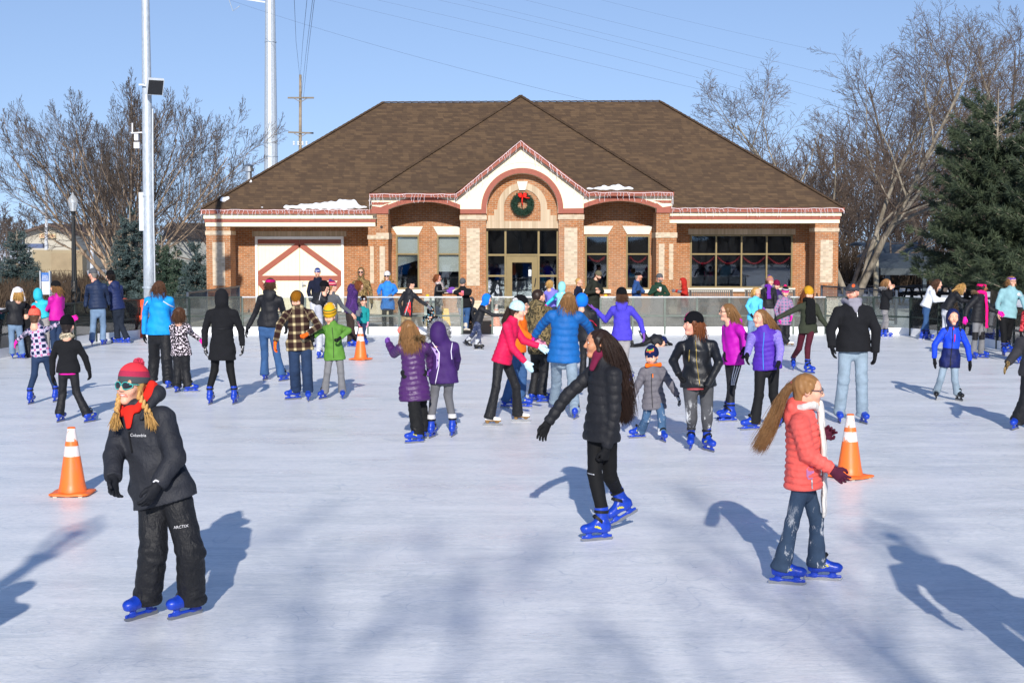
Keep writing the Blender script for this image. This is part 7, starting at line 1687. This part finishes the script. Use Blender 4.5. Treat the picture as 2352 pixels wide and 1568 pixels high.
# arched shelter roofs
SHG = plain('grey_steel_roof', '4a545c', .55, .4, .2, .1); PALEP = plain('pale_timber_post', 'a8a08c', .8)
def shelter(px0, px1, pz, Y, label):
    x0, x1 = at(px0, 600, Y)[0], at(px1, 600, Y)[0]; zt = at(0, pz, Y)[2]; r_ = empty('shelter', ((x0 + x1) / 2, Y, -.03), label, 'shelter', 'arched picnic shelters'); lo_ = tuple(-NO(r_.location)); m = MB(); n = 10
    for i in range(n):
        t0, t1 = i / n, (i + 1) / n; f = lambda t: (Y - 1 + 5 * t, zt - 1.15 * (1 - math.sin(math.pi * (.15 + .5 * t))) * 1.2)
        (ya, za), (yb_, zb) = f(t0), f(t1); m.add([(x0, ya, za), (x1, ya, za), (x1, yb_, zb), (x0, yb_, zb), (x0, ya, za + .06), (x1, ya, za + .06), (x1, yb_, zb + .06), (x0, yb_, zb + .06)], [(0, 1, 2, 3), (4, 5, 6, 7), (0, 1, 5, 4), (1, 2, 6, 5), (3, 0, 4, 7)])
    m.build('roof', SHG, r_, False, lo_); m = MB(); m.box(x0 - .03, x1 + .03, Y - 1.08, Y - 1.01, f(0)[1] - .25, f(0)[1] + .08); m.build('eave_board', plain('dark_eave', '3c4448', .6), r_, False, lo_)
    for x in (x0 + .5, x1 - .5): m = MB(); m.box(x - .1, x + .1, Y - .5, Y - .3, -.03, f(.1)[1]); m.build('post', plain('dark_steel_post', '3a4650', .5, .4, .2), r_, False, lo_)
shelter(1990, 2140, 558, 78, 'arched grey shelter roof behind the forked tree'); shelter(2012, 2175, 585, 72, 'lower arched grey shelter roof beside the pine tree')
b = MB(); Yp = 60; x = at(2013, 600, Yp)[0]; b.lathe((x, Yp, -.03), [(.11, 0), (.10, 2.9), (.07, 3.05)], 12); b.obj('shelter_pole', PALEP, 'pale round pole standing in front of the grey shelters', 'pole')
b = MB(); Yp = 57; x = at(2192, 600, Yp)[0]; b.box(x - .1, x + .1, Yp - .1, Yp + .1, -.03, at(0, 585, Yp)[2]); so_ = b.obj('sign_post', plain('dark_steel_post', '3a4650'), 'dark square post with a small blue sign by the pine tree', 'post'); b = MB(); b.box(x - .05, x + .3, Yp - .14, Yp - .11, at(0, 612, Yp)[2], at(0, 592, Yp)[2]); b.build('sign_panel', plain('dull_blue', '2c3c58', .6), so_)
b = MB(); x = at(2220, 600, 56)[0]; b.box(x - .07, x + .07, 55.93, 56.07, -.03, at(0, 636, 56)[2]); b.obj('bollard', plain('navy_bollard', '1c2038', .6), 'slim navy bollard between the picnic tables', 'bollard')
# small things by the openings
YEL = plain('yellow_plastic', 'e8b614', .5, .4)
for px, lab in ((982, 'yellow post with a no-entry notice left of the rink openings'), (1391, 'yellow post with a no-entry notice beside the parka man')):
    x = at(px, 700, 39.4)[0]; r_ = empty('notice_post', (x, 39.4, 0), lab, 'notice', 'yellow notice posts at the rink openings')
    b = MB(); b.lathe((0, 0, 0), [(.10, 0), (.09, .04), (.055, .06), (.055, 1.05), (.03, 1.08)], 14); b.build('post', YEL, r_, True)
    b = MB(); b.box(-.09, .20, -.085, -.065, .50, .98); b.build('notice_board', plain('notice_white', 'e6e6e4', .5), r_)
    b = MB(); b.tube([(.05 + .075 * math.cos(t), -.092, .82 + .075 * math.sin(t)) for t in np.linspace(0, 6.28, 17)], .012, 5, False); b.build('red_ring', plain('notice_red', 'c01826', .5), r_); flat_text('N', .13, (.05, -.093, .82), plain('notice_red', 'c01826'), r_)
x = at(1023, 700, 42)[0]; r_ = empty('wet_floor_sign', (x, 42, 0), 'small yellow folding floor sign behind the clear barrier', 'floor sign')
for s_ in (-1, 1): b = MB(); b.add([(-.16, s_ * .14, 0), (.16, s_ * .14, 0), (.09, s_ * .01, .58), (-.09, s_ * .01, .58), (-.16, s_ * .16, 0), (.16, s_ * .16, 0), (.09, s_ * .025, .58), (-.09, s_ * .025, .58)], [(0, 1, 2, 3), (4, 5, 6, 7), (0, 1, 5, 4), (1, 2, 6, 5), (2, 3, 7, 6), (3, 0, 4, 7)]); b.build('leaf', YEL, r_)
Yb = 37.6; x0, x1 = at(283, 0, Yb)[0], at(325, 0, Yb)[0]
r_ = empty('safety_barricade', ((x0 + x1) / 2, Yb, 0), 'orange safety barricade with a red mesh bag behind the left barrier', 'barricade'); b = MB(); ORB = plain('orange_barricade', 'e04a18', .5, .4)
lo_ = tuple(-NO(r_.location))
for x in (x0 + .1, x1 - .1): b.bar((x, Yb - .2, 0), (x, Yb, 1.0), .06, .05); b.bar((x, Yb + .2, 0), (x, Yb, 1.0), .06, .05)
b.bar((x0, Yb - .04, .9), (x1, Yb - .04, .9), .03, .2); b.bar((x0, Yb - .09, .5), (x1, Yb - .09, .5), .03, .16); b.build('frame', ORB, r_, False, lo_)
s = SDF(.03); s.loft((x0 - .1, Yb - .2, .95), (x0 - .1, Yb - .2, .5), [(0, .2, .1), (1, .16, .1)]); s.obj('mesh_bag', [plain('red_mesh', '9a3a2a', .9)], r_, loc=lo_)

# ------------------------------------------------------------------ far buildings on the left
FB_ = empty('gabled_building', (at(100, 620, 150)[0], 150, 0), 'pale low-gabled building with a cream sign far behind the left barrier', 'building'); lo_ = tuple(-NO(FB_.location)); Yf = 150.0
def fz(py): return at(0, py, Yf)[2]
def fx(px): return at(px, 0, Yf)[0]
PALE = plain('pale_metal_siding', 'aca698', .8, .2, 0, .06, .5)
b = MB(); b.poly([(fx(45), -.03), (fx(161), -.03), (fx(161), fz(538)), (fx(105), fz(517)), (fx(45), fz(534))], Yf, Yf + 25); b.build('wall', PALE, FB_, False, lo_)
b = MB(); b.bar((fx(40), Yf + 12, fz(536)), (fx(105), Yf + 12, fz(515)), 26, .25, (0, 0, 1)); b.bar((fx(105), Yf + 12, fz(515)), (fx(166), Yf + 12, fz(539)), 26, .25, (0, 0, 1)); b.build('roof', plain('brown_trim', '5c4c44', .8), FB_, False, lo_)
b = MB(); b.box(fx(81), fx(118), Yf - .3, Yf - .05, fz(547), fz(537)); sb_ = b.build('sign_board', plain('sign_cream', 'd8cba0', .7), FB_, False, lo_)
flat_text('NATIONAL', .32, ((fx(99.5)) + lo_[0], -.34, fz(540)), plain('faded_red', '9a4038', .8), FB_); flat_text('APARTMENTS', .28, (fx(99.5) + lo_[0], -.34, fz(544.5)), plain('faded_red', '9a4038', .8), FB_)
b = MB(); b.box(fx(80), fx(121), Yf - 4.8, Yf - 3, fz(570), fz(560)); b.obj('blue_van', plain('blue_body', '4a5878', .5), 'blue and white vehicle parked before the far gabled building', 'vehicle')
Yw = 105.0; b = MB(); zb = at(0, 574, Yw)[2]; b.box(at(62, 0, Yw)[0], at(178, 0, Yw)[0], Yw, Yw + 1, -.03, zb); rw = b.obj('retaining_wall', plain('tan_block_wall', '9a8c72', .9, .2, 0, .12, .6), 'tan block retaining wall below the far gabled building', 'wall')
b = MB(); b.box(at(106, 0, Yw)[0], at(178, 0, Yw)[0], Yw - .08, Yw - .01, at(0, 622, Yw)[2], at(0, 582, Yw)[2]); b.build('wall_panel', plain('pinkish_block', '94846a', .9, .2, 0, .15, 1.2), rw)
b = MB(); Yr = 95; b.box(at(380, 0, Yr)[0], at(480, 0, Yr)[0], Yr, Yr + 8, 0, at(0, 545, Yr)[2]); hs_ = b.obj('low_house', plain('grey_siding', '8a8c88', .8), 'low grey house half hidden by spruces left of the pavilion', 'house')
b = MB(); b.add([at(372, 548, Yr - .5), at(490, 548, Yr - .5), at(480, 512, Yr + 4), at(385, 512, Yr + 4)], [(0, 1, 2, 3)]); b.build('roof', plain('dark_roof', '3a3634', .9), hs_)
for px, y0, Y in ((107, 400, 120), (212, 470, 120), (66, 570, 140)): b = MB(); b.tube([(at(px, 700, Y)[0], Y, -.03), at(px, y0, Y)], [.16, .1], 8); b.obj('street_pole', plain('pale_street_pole', 'b9bcc0', .6), 'slim pale pole among the bare trees at %s' % {107: 'the gable of the far building', 212: 'the right of the lamp post', 66: 'the left end of the far building'}[px], 'pole')

# ------------------------------------------------------------------ trees and shrubs
def bare_tree(seed, h, stems=1, lean=.3, kids=(9, 8, 6, 4), ang=.75, first=.25, r0=.16, arch=0.0, wig=.10, split=.0, lr=(.60, .55, .52, .5), stemlen=1.0):
    """stems with branches on branches, each order shorter and finer; returns (limbs, twigs) as (points, radii, order)"""
    g_ = np.random.default_rng(seed); limbs, twigs = [], []
    def branch(p, d, L, rad, lev, t_up):
        n = (9, 7, 5, 4, 3)[lev]; pts, dirs, rs = [p], [d], [rad]
        for i in range(n):
            t = (i + 1) / n
            d = d + g_.normal(size=3) * wig * (1.0 if lev else .6) + NO((0, 0, t_up))
            if lev == 0 and arch: d = d + NO((d[0], d[1], 0)) * arch * t
            d = d / np.linalg.norm(d); p = p + d * (L / n); pts.append(p); dirs.append(d)
            rs.append(rad * (1 - .82 * t) if lev else rad * (1 - .75 * t))
        (limbs if lev == 0 else twigs).append((pts, rs, lev))
        if lev >= len(kids): return
        k = max(2, int(round(kids[lev] * g_.uniform(.8, 1.2)))); roll = g_.uniform(0, 6.28); f0 = first if lev == 0 else .18
        for j in range(k):
            t = f0 + (1 - f0) * (j + g_.uniform(.1, .9)) / k; x = min(t * n, n - 1e-6); i = int(x); q = pts[i] + (pts[i + 1] - pts[i]) * (x - i); e = dirs[i + 1]
            roll += 2.4 + g_.normal() * .4; u = np.cross(e, (.3, .2, 1.0) if abs(e[2]) < .9 else (1.0, .2, .1)); u /= np.linalg.norm(u); v_ = np.cross(e, u); sd_ = u * math.cos(roll) + v_ * math.sin(roll)
            a_ = ang * g_.uniform(.65, 1.2) * (1 - .25 * t)
            r_ = max(rs[i] * .62, .004) * (1 - .2 * t); l_ = L * lr[lev] * (1.08 - .62 * t) * g_.uniform(.7, 1.2)
            branch(q, e * math.cos(a_) + sd_ * math.sin(a_), l_, r_, lev + 1, .05 if lev < 2 else .02)
    for s_ in range(stems):
        a = 2.4 * s_ + g_.uniform(-.3, .3); t = lean * math.sqrt((s_ + .35) / stems) * 1.25 * g_.uniform(.85, 1.1) if stems > 1 else .05
        d = NO((math.cos(a) * t, math.sin(a) * t, 1.0)); d /= np.linalg.norm(d)
        branch(NO((math.cos(a) * .15 * (stems > 1), math.sin(a) * .15 * (stems > 1), -.05)), d, h * g_.uniform(.9, 1.0) * (1.0 if stems < 6 else 1.0 + .10 * (t / lean) ** 2), r0 * g_.uniform(.8, 1.1), 0, .02 - (.03 if arch else 0))
    return limbs, twigs
def tubes_mesh(name, lines, n):
    Vs, Fs, b = [], [], 0
    by = {}
    for pts, rs, lev in lines: by.setdefault(len(pts), []).append((pts, rs))
    for m_, L in by.items():
        P_ = np.array([a for a, _ in L]); Rr = np.array([c for _, c in L])
        V, F, _ = tubes_np(P_, Rr, n); Vs.append(V); Fs.append(F + b); b += len(V)
    V, F = np.concatenate(Vs), np.concatenate(Fs)
    return npmesh(name, V, F)
def m_bark(name, c0, c1, sc=3):
    m = NT(name, .9, .1); v = m.coord(); n = m.noise(m.vmul(v, (1, 1, .3)), sc, 5, .7)
    m.base(m.ramp(n, [(.35, c0), (.65, c1)])); m.bump(n, .6, .05); return m.m
BIRCH = m_bark('birch_bark', (.16, .105, .075), (.52, .40, .28), 5); TWIG = m_bark('grey_twigs', (.065, .052, .048), (.16, .128, .11), 1.2); BARK = m_bark('grey_bark', (.15, .13, .10), (.34, .30, .24), 4); TWB = m_bark('brown_twigs', (.085, .062, .05), (.185, .14, .11), 1.0); BARKD = m_bark('dark_bark', (.07, .058, .05), (.16, .13, .11), 3); TWL = m_bark('light_brown_twigs', (.075, .060, .052), (.18, .145, .12), 1.0); TWG = m_bark('tan_twigs', (.09, .073, .058), (.20, .165, .13), 1.0)
def tree(seed, px, Y, label, h, bark, tw, minr=.006, sx=1.0, group='bare winter trees', nm='bare_tree', **kw):
    limbs, twigs = bare_tree(seed, h, **kw)
    top = max(p[2] for pts, _, _ in twigs for p in pts); k = h / top; S_ = NO((k * sx, k, k))
    def sc(L): return [([p * S_ for p in pts], [max(minr, q * k) for q in rs], lev) for pts, rs, lev in L]
    limbs, twigs = sc(limbs), sc(twigs); r_ = empty(nm, (at(px, 600, Y)[0], Y, -.03), label, 'tree', group)
    for L_, nn_, n_, m_ in ((limbs, 'trunk', 8, bark), ([t for t in twigs if t[2] == 1], 'limbs', 5, bark), ([t for t in twigs if t[2] > 1], 'crown', 3, tw)): link(nn_, tubes_mesh(nn_, L_, n_), r_, (0, 0, 0), [m_])
    return r_
tree(3, 288, 70, 'wide many-stemmed birch with a dome of bare twigs on the left', 10.9, BIRCH, TWL, .0062, .80, stems=15, lean=.80, kids=(10, 8, 7, 4), r0=.115, ang=.62, arch=.03, first=.2)
tree(11, 1962, 60, 'forked grey tree with bare branches right of the pavilion', 12.6, BARK, TWB, .0058, 1.2, stems=4, lean=.55, kids=(11, 9, 8, 4), r0=.19, ang=.85, first=.28)
tree(12, 1945, 74, 'dark bare tree leaning over the right end of the roof', 11.5, BARKD, TWB, .0065, 1.5, stems=4, lean=.85, kids=(10, 9, 7, 4), r0=.17, ang=.8)
tree(21, 2165, 78, 'tall brown bare tree standing behind the pine tree', 15.4, BARKD, TWB, .0070, 1.15, stems=3, lean=.5, kids=(10, 9, 7, 4), r0=.2, ang=.8)
tree(25, 2290, 84, 'tallest bare tree rising above the pine tree', 17.8, BARKD, TWB, .0070, 1.1, stems=2, lean=.3, kids=(10, 8, 7, 3), r0=.22, ang=.75)
tree(31, 2410, 70, 'bare tree reaching in at the upper right corner', 15.5, BARK, TWG, .0065, 1.2, stems=2, lean=.3, kids=(10, 8, 6, 3), r0=.22, ang=.85)
tree(41, 480, 90, 'brown bare tree behind the birch and the light pole', 8.4, TWB, TWL, .008, 1.35, stems=4, lean=.6, kids=(8, 8, 6, 3), r0=.12)
tree(43, 20, 96, 'bare tree at the far left edge behind the blue spruce', 4.8, TWB, TWL, .008, 1.2, stems=3, lean=.5, kids=(8, 7, 5, 3), r0=.08)
tree(51, 1268, -12.0, 'bare tree standing behind the near end of the rink', 11.5, BARK, TWG, .008, .8, stems=1, kids=(9, 7, 5, 3), r0=.2, ang=.8).location = (2.5, -12.5, -.03); c_ = copy_tree([o for o in COL.objects if o.get('label') == 'bare tree standing behind the near end of the rink'][0]); c_.location = (.9, -13.6, -.03); c_.rotation_euler.z = 2.2; c_.scale = (1.1, 1.1, 1.08); c_['label'] = 'second bare tree standing behind the near end of the rink'
# far wood: two masses of trunks and twigs
def wood(name, x0, x1, y0, y1, n, hmin, hmax, mat, label, seeds, minr):
    protos = []
    for sd in seeds:
        l, t = bare_tree(sd, 9, stems=1, kids=(9, 7, 5), r0=.12, ang=.7); L = [q for q in l + t]
        top = max(p[2] for pts, _, _ in L for p in pts); P_ = {}
        for pts, rs, lev in L: P_.setdefault(len(pts), []).append((np.array(pts) / top, np.array(rs) / top))
        protos.append([(np.array([a for a, _ in v]), np.array([b for _, b in v])) for v in P_.values()])
    Vs, Fs, b = [], [], 0
    for i in range(n):
        pr_ = protos[rng.integers(len(protos))]; h = rng.uniform(hmin, hmax); a = rng.uniform(0, 6.28); c, s_ = math.cos(a), math.sin(a); M_ = NO(((c, -s_, 0), (s_, c, 0), (0, 0, 1))) * h
        o = NO((rng.uniform(x0, x1), rng.uniform(y0, y1), -.1))
        for A, Rr in pr_:
            V, F, _ = tubes_np(A @ M_.T + o, np.maximum(Rr * h, minr), 3); Vs.append(V); Fs.append(F + b); b += len(V)
    o = link(name, npmesh(name, np.concatenate(Vs), np.concatenate(Fs)), None, (0, 0, 0), [mat]); tag(o, label, 'wood', None, 'stuff')
wood('wood', 17, 75, 92, 135, 240, 5, 12, TWB, 'grey brown bare wood on the right behind the shelters', (61, 62, 63), .016)
wood('wood', -95, -18, 160, 215, 110, 5.0, 9.0, TWIG, 'low bare wood along the left horizon', (64, 65, 66), .028)
def brush(name, x0, x1, y0, y1, n, h, mat, label, w=.25):
    c = np.stack((rng.uniform(x0, x1, n), rng.uniform(y0, y1, n), np.full(n, -.05)), 1); d = rng.normal(size=(n, 3)) * w; d[:, 2] = 1
    H_ = h * rng.uniform(.45, 1.0, (n, 1)); b_ = rng.normal(size=(n, 3)) * w * .8; b_[:, 2] = 0
    P_ = np.stack((c, c + d * H_ * .35, c + d * H_ * .7 + b_ * H_ * .3, c + d * H_ + b_ * H_ * .7), 1)
    V, F, _ = tubes_np(P_, NO((.014, .012, .009, .004)) * 1.3, 3); tag(link(name, npmesh(name, V, F), None, (0, 0, 0), [mat]), label, 'brush', None, 'stuff')
BRUSH = m_bark('brown_brush', (.06, .042, .03), (.17, .12, .08), 1.5)
brush('brush', -33, -14.5, 72, 92, 4200, 1.15, BRUSH, 'tangled brown brush below the retaining wall on the left')
brush('brush', -24, -17.6, 56, 66, 2000, 1.15, BRUSH, 'low brown shrubs behind the bike hire sign')
brush('brush', 16, 60, 84, 91, 8000, 3.6, BRUSH, 'dense brown thicket behind the picnic tables')
def m_needle(name, c0, c1):
    m = NT(name, .65, .3); t = m.attr('tint'); n = m.noise(m.coord(), 1.1, 4)
    f = m.math('ADD', m.math('MULTIPLY', m.sep(t)[0], .6), m.math('MULTIPLY', n, .5)); m.base(m.ramp(f, [(.25, c0), (.8, c1)])); return m.m
SPR = m_needle('spruce_needles', (.022, .045, .045), (.115, .165, .165)); SPRG = m_needle('green_spruce_needles', (.018, .04, .028), (.08, .125, .085)); PINE = m_needle('pine_needles', (.024, .043, .030), (.118, .152, .082))
def conifer(px, Y, h, rb, label, mat, nb=150, needles=34, nl=.13, lift=-.18, seed=0, nm='spruce_tree', nr=.012, zb=.05, pw=.75, tuft=0):
    g_ = np.random.default_rng(seed + 500); r_ = empty(nm, (at(px, 600, Y)[0], Y, -.03), label, 'tree')
    b = MB(); b.tube([(0, 0, 0), (0, 0, h * .97)], [.012 * h + .05, .012], 8); b.build('trunk', BARK, r_, True)
    z = zb * h + (1 - zb) * h * .98 * (1 - np.sqrt(g_.uniform(0, 1, nb))) ; a = g_.uniform(0, 6.28, nb)
    L = rb * (1 - z / h) ** pw * g_.uniform(.72, 1.12, nb) + .08
    A, T_ = [], []; br = []
    for i in range(nb):
        d = NO((math.cos(a[i]), math.sin(a[i]), 0)); el = lift + .75 * (z[i] / h) ** 2
        tip = NO((0, 0, z[i])) + d * L[i] + NO((0, 0, L[i] * el)); mid = NO((0, 0, z[i])) + d * L[i] * .5 + NO((0, 0, L[i] * (el * .5 - .06)))
        br.append((NO((0, 0, z[i])), mid, tip))
        k = int(needles * (.4 + L[i] / rb) * 2.2); t = g_.uniform(.18, 1.03, k); q = (1 - t)[:, None] ** 2 * br[-1][0] + 2 * (t * (1 - t))[:, None] * mid + (t ** 2)[:, None] * tip
        sd_ = np.cross(d, (0, 0, 1.0)); q = q + sd_ * (g_.uniform(-1, 1, k) * L[i] * .30 * (1.05 - t))[:, None] + NO((0, 0, 1.0)) * (g_.normal(size=k) * .05 - .03)[:, None]
        if tuft: q = np.repeat(q, tuft, 0); t = np.repeat(t, tuft); k *= tuft
        nd = d * (.55 if not tuft else .75) + g_.normal(size=(k, 3)) * (.55 if not tuft else .42) + NO((0, 0, .12 if not tuft else .28)); nd /= np.linalg.norm(nd, axis=1, keepdims=True)
        A.append(np.stack((q, q + nd * nl * .5, q + nd * nl * g_.uniform(.7, 1.2, (k, 1))), 1)); T_.append(np.clip(g_.uniform(.0, .7, k) + .3 * (t - .5), 0, 1) + g_.uniform(-.15, .15))
    A = np.concatenate(A); T_ = np.concatenate(T_); V, F, own = tubes_np(A, NO((nr, nr * 1.1, nr * .2)), 3)
    link('foliage', npmesh('foliage', V, F, None, None, T_[own]), r_, (0, 0, 0), [mat])
    V, F, _ = tubes_np(NO(br), NO((.03, .018, .006)), 4); link('branches', npmesh('branches', V, F), r_, (0, 0, 0), [BARK])
    return r_
conifer(300, 62, 4.55, 1.25, 'large blue spruce left of the steel light pole', SPR, 210, 30, .13, -.15, 1, nr=.014)
conifer(40, 66, 3.3, 1.35, 'broad blue spruce at the left edge', SPR, 190, 30, .13, -.12, 2, nr=.014)
conifer(62, 70, 1.9, 1.3, 'low blue spruce beside the broad one', SPR, 110, 26, .13, -.1, 12, nr=.014)
conifer(372, 60, 2.95, .85, 'dark green spruce right behind the steel light pole', SPRG, 170, 26, .12, -.15, 3, nr=.013)
conifer(405, 64, 2.5, .75, 'narrow green spruce between two blue spruces', SPRG, 140, 26, .12, -.15, 4, nr=.013)
conifer(447, 57, 2.75, .80, 'small blue spruce next to the left pillar', SPR, 160, 28, .12, -.15, 5, nr=.013)
conifer(2285, 52, 8.4, 3.35, 'large dark pine tree covering the right edge', PINE, 260, 11, .27, .18, 6, 'pine_tree', .010, .10, .62, 13)
conifer(2400, 50, 7.2, 3.0, 'second dark pine tree cut by the right edge', PINE, 220, 11, .27, .18, 7, 'pine_tree', .010, .10, .6, 13)
# snow left on the roof
def roofY(px): return BY - .12
snow_blob([(630, 481, .05), (660, 479, .09), (700, 477, .12), (740, 475, .14), (785, 472, .19), (808, 471, .18), (822, 477, .08), (848, 479, .05)], roofY, 'long bank of snow lying in the left gutter')
snow_blob([(592, 481, .03), (604, 480, .05), (612, 481, .03)], roofY, 'small lump of snow on the left eave'); snow_blob([(478, 483, .06), (500, 472, .14), (516, 462, .13), (524, 455, .06)], lambda px: BY + .3, 'wedge of snow on the left hip of the roof')
snow_blob([(1346, 437, .06), (1390, 434, .10), (1420, 433, .12), (1452, 435, .06)], lambda px: FY - .05, 'strip of snow on the flat eave right of the gable')
for px, py in ((527, 449), (560, 425), (566, 421), (573, 418)): snow_blob([(px - 2, py + 1, .05), (px + 3, py - 1, .05)], lambda x: BY + 1.2, 'lump of snow on the left hip ridge')
# skaters just outside the frame whose shadows fall across the ice
def off_person(x, y, label, src):
    o = PEOPLE[src].body; c = copy_tree(o); c.location = (x, y, 0); c['label'] = label; return c
lamp_post(2.25, -2.6, 'black lantern lamp post farther back on the near side of the rink', 5.6)
off_person(3.35, 6.3, 'skater in a long black coat just outside the lower right corner of the view', [i for i, q in enumerate(PEOPLE) if 'knee-length' in q.body['label']][0])
off_person(3.12, 7.0, 'skater in a black quarter-zip jacket just outside the lower right corner of the view', [i for i, q in enumerate(PEOPLE) if 'quarter-zip' in q.body['label']][0])
off_person(-3.30, 6.6, 'skater in a dark snowsuit just outside the lower left corner of the view', [i for i, q in enumerate(PEOPLE) if 'dark snowsuit' in q.body['label']][0])
wood('wood', -60, 60, -95, -62, 110, 8, 13, TWB, 'bare wood behind the near end of the rink', (61, 62), .04)
h_ = MB(); n = 60; xs = np.linspace(-160, 160, n); zt = [5 + 1.5 * math.sin(i * .7) + 1.2 * math.sin(i * 1.9) for i in range(n)]  # unseen ridge, added to keep bright sky out of the pane reflections
h_.add([(x, -100, -.03) for x in xs] + [(x, -125, z) for x, z in zip(xs, zt)], [(i, i + 1, n + i + 1, n + i) for i in range(n - 1)]); tag(h_.build('added_ridge', plain('added_ridge_brown', '4a3d30', .95, .1, 0, .4, .3)), kind='structure')
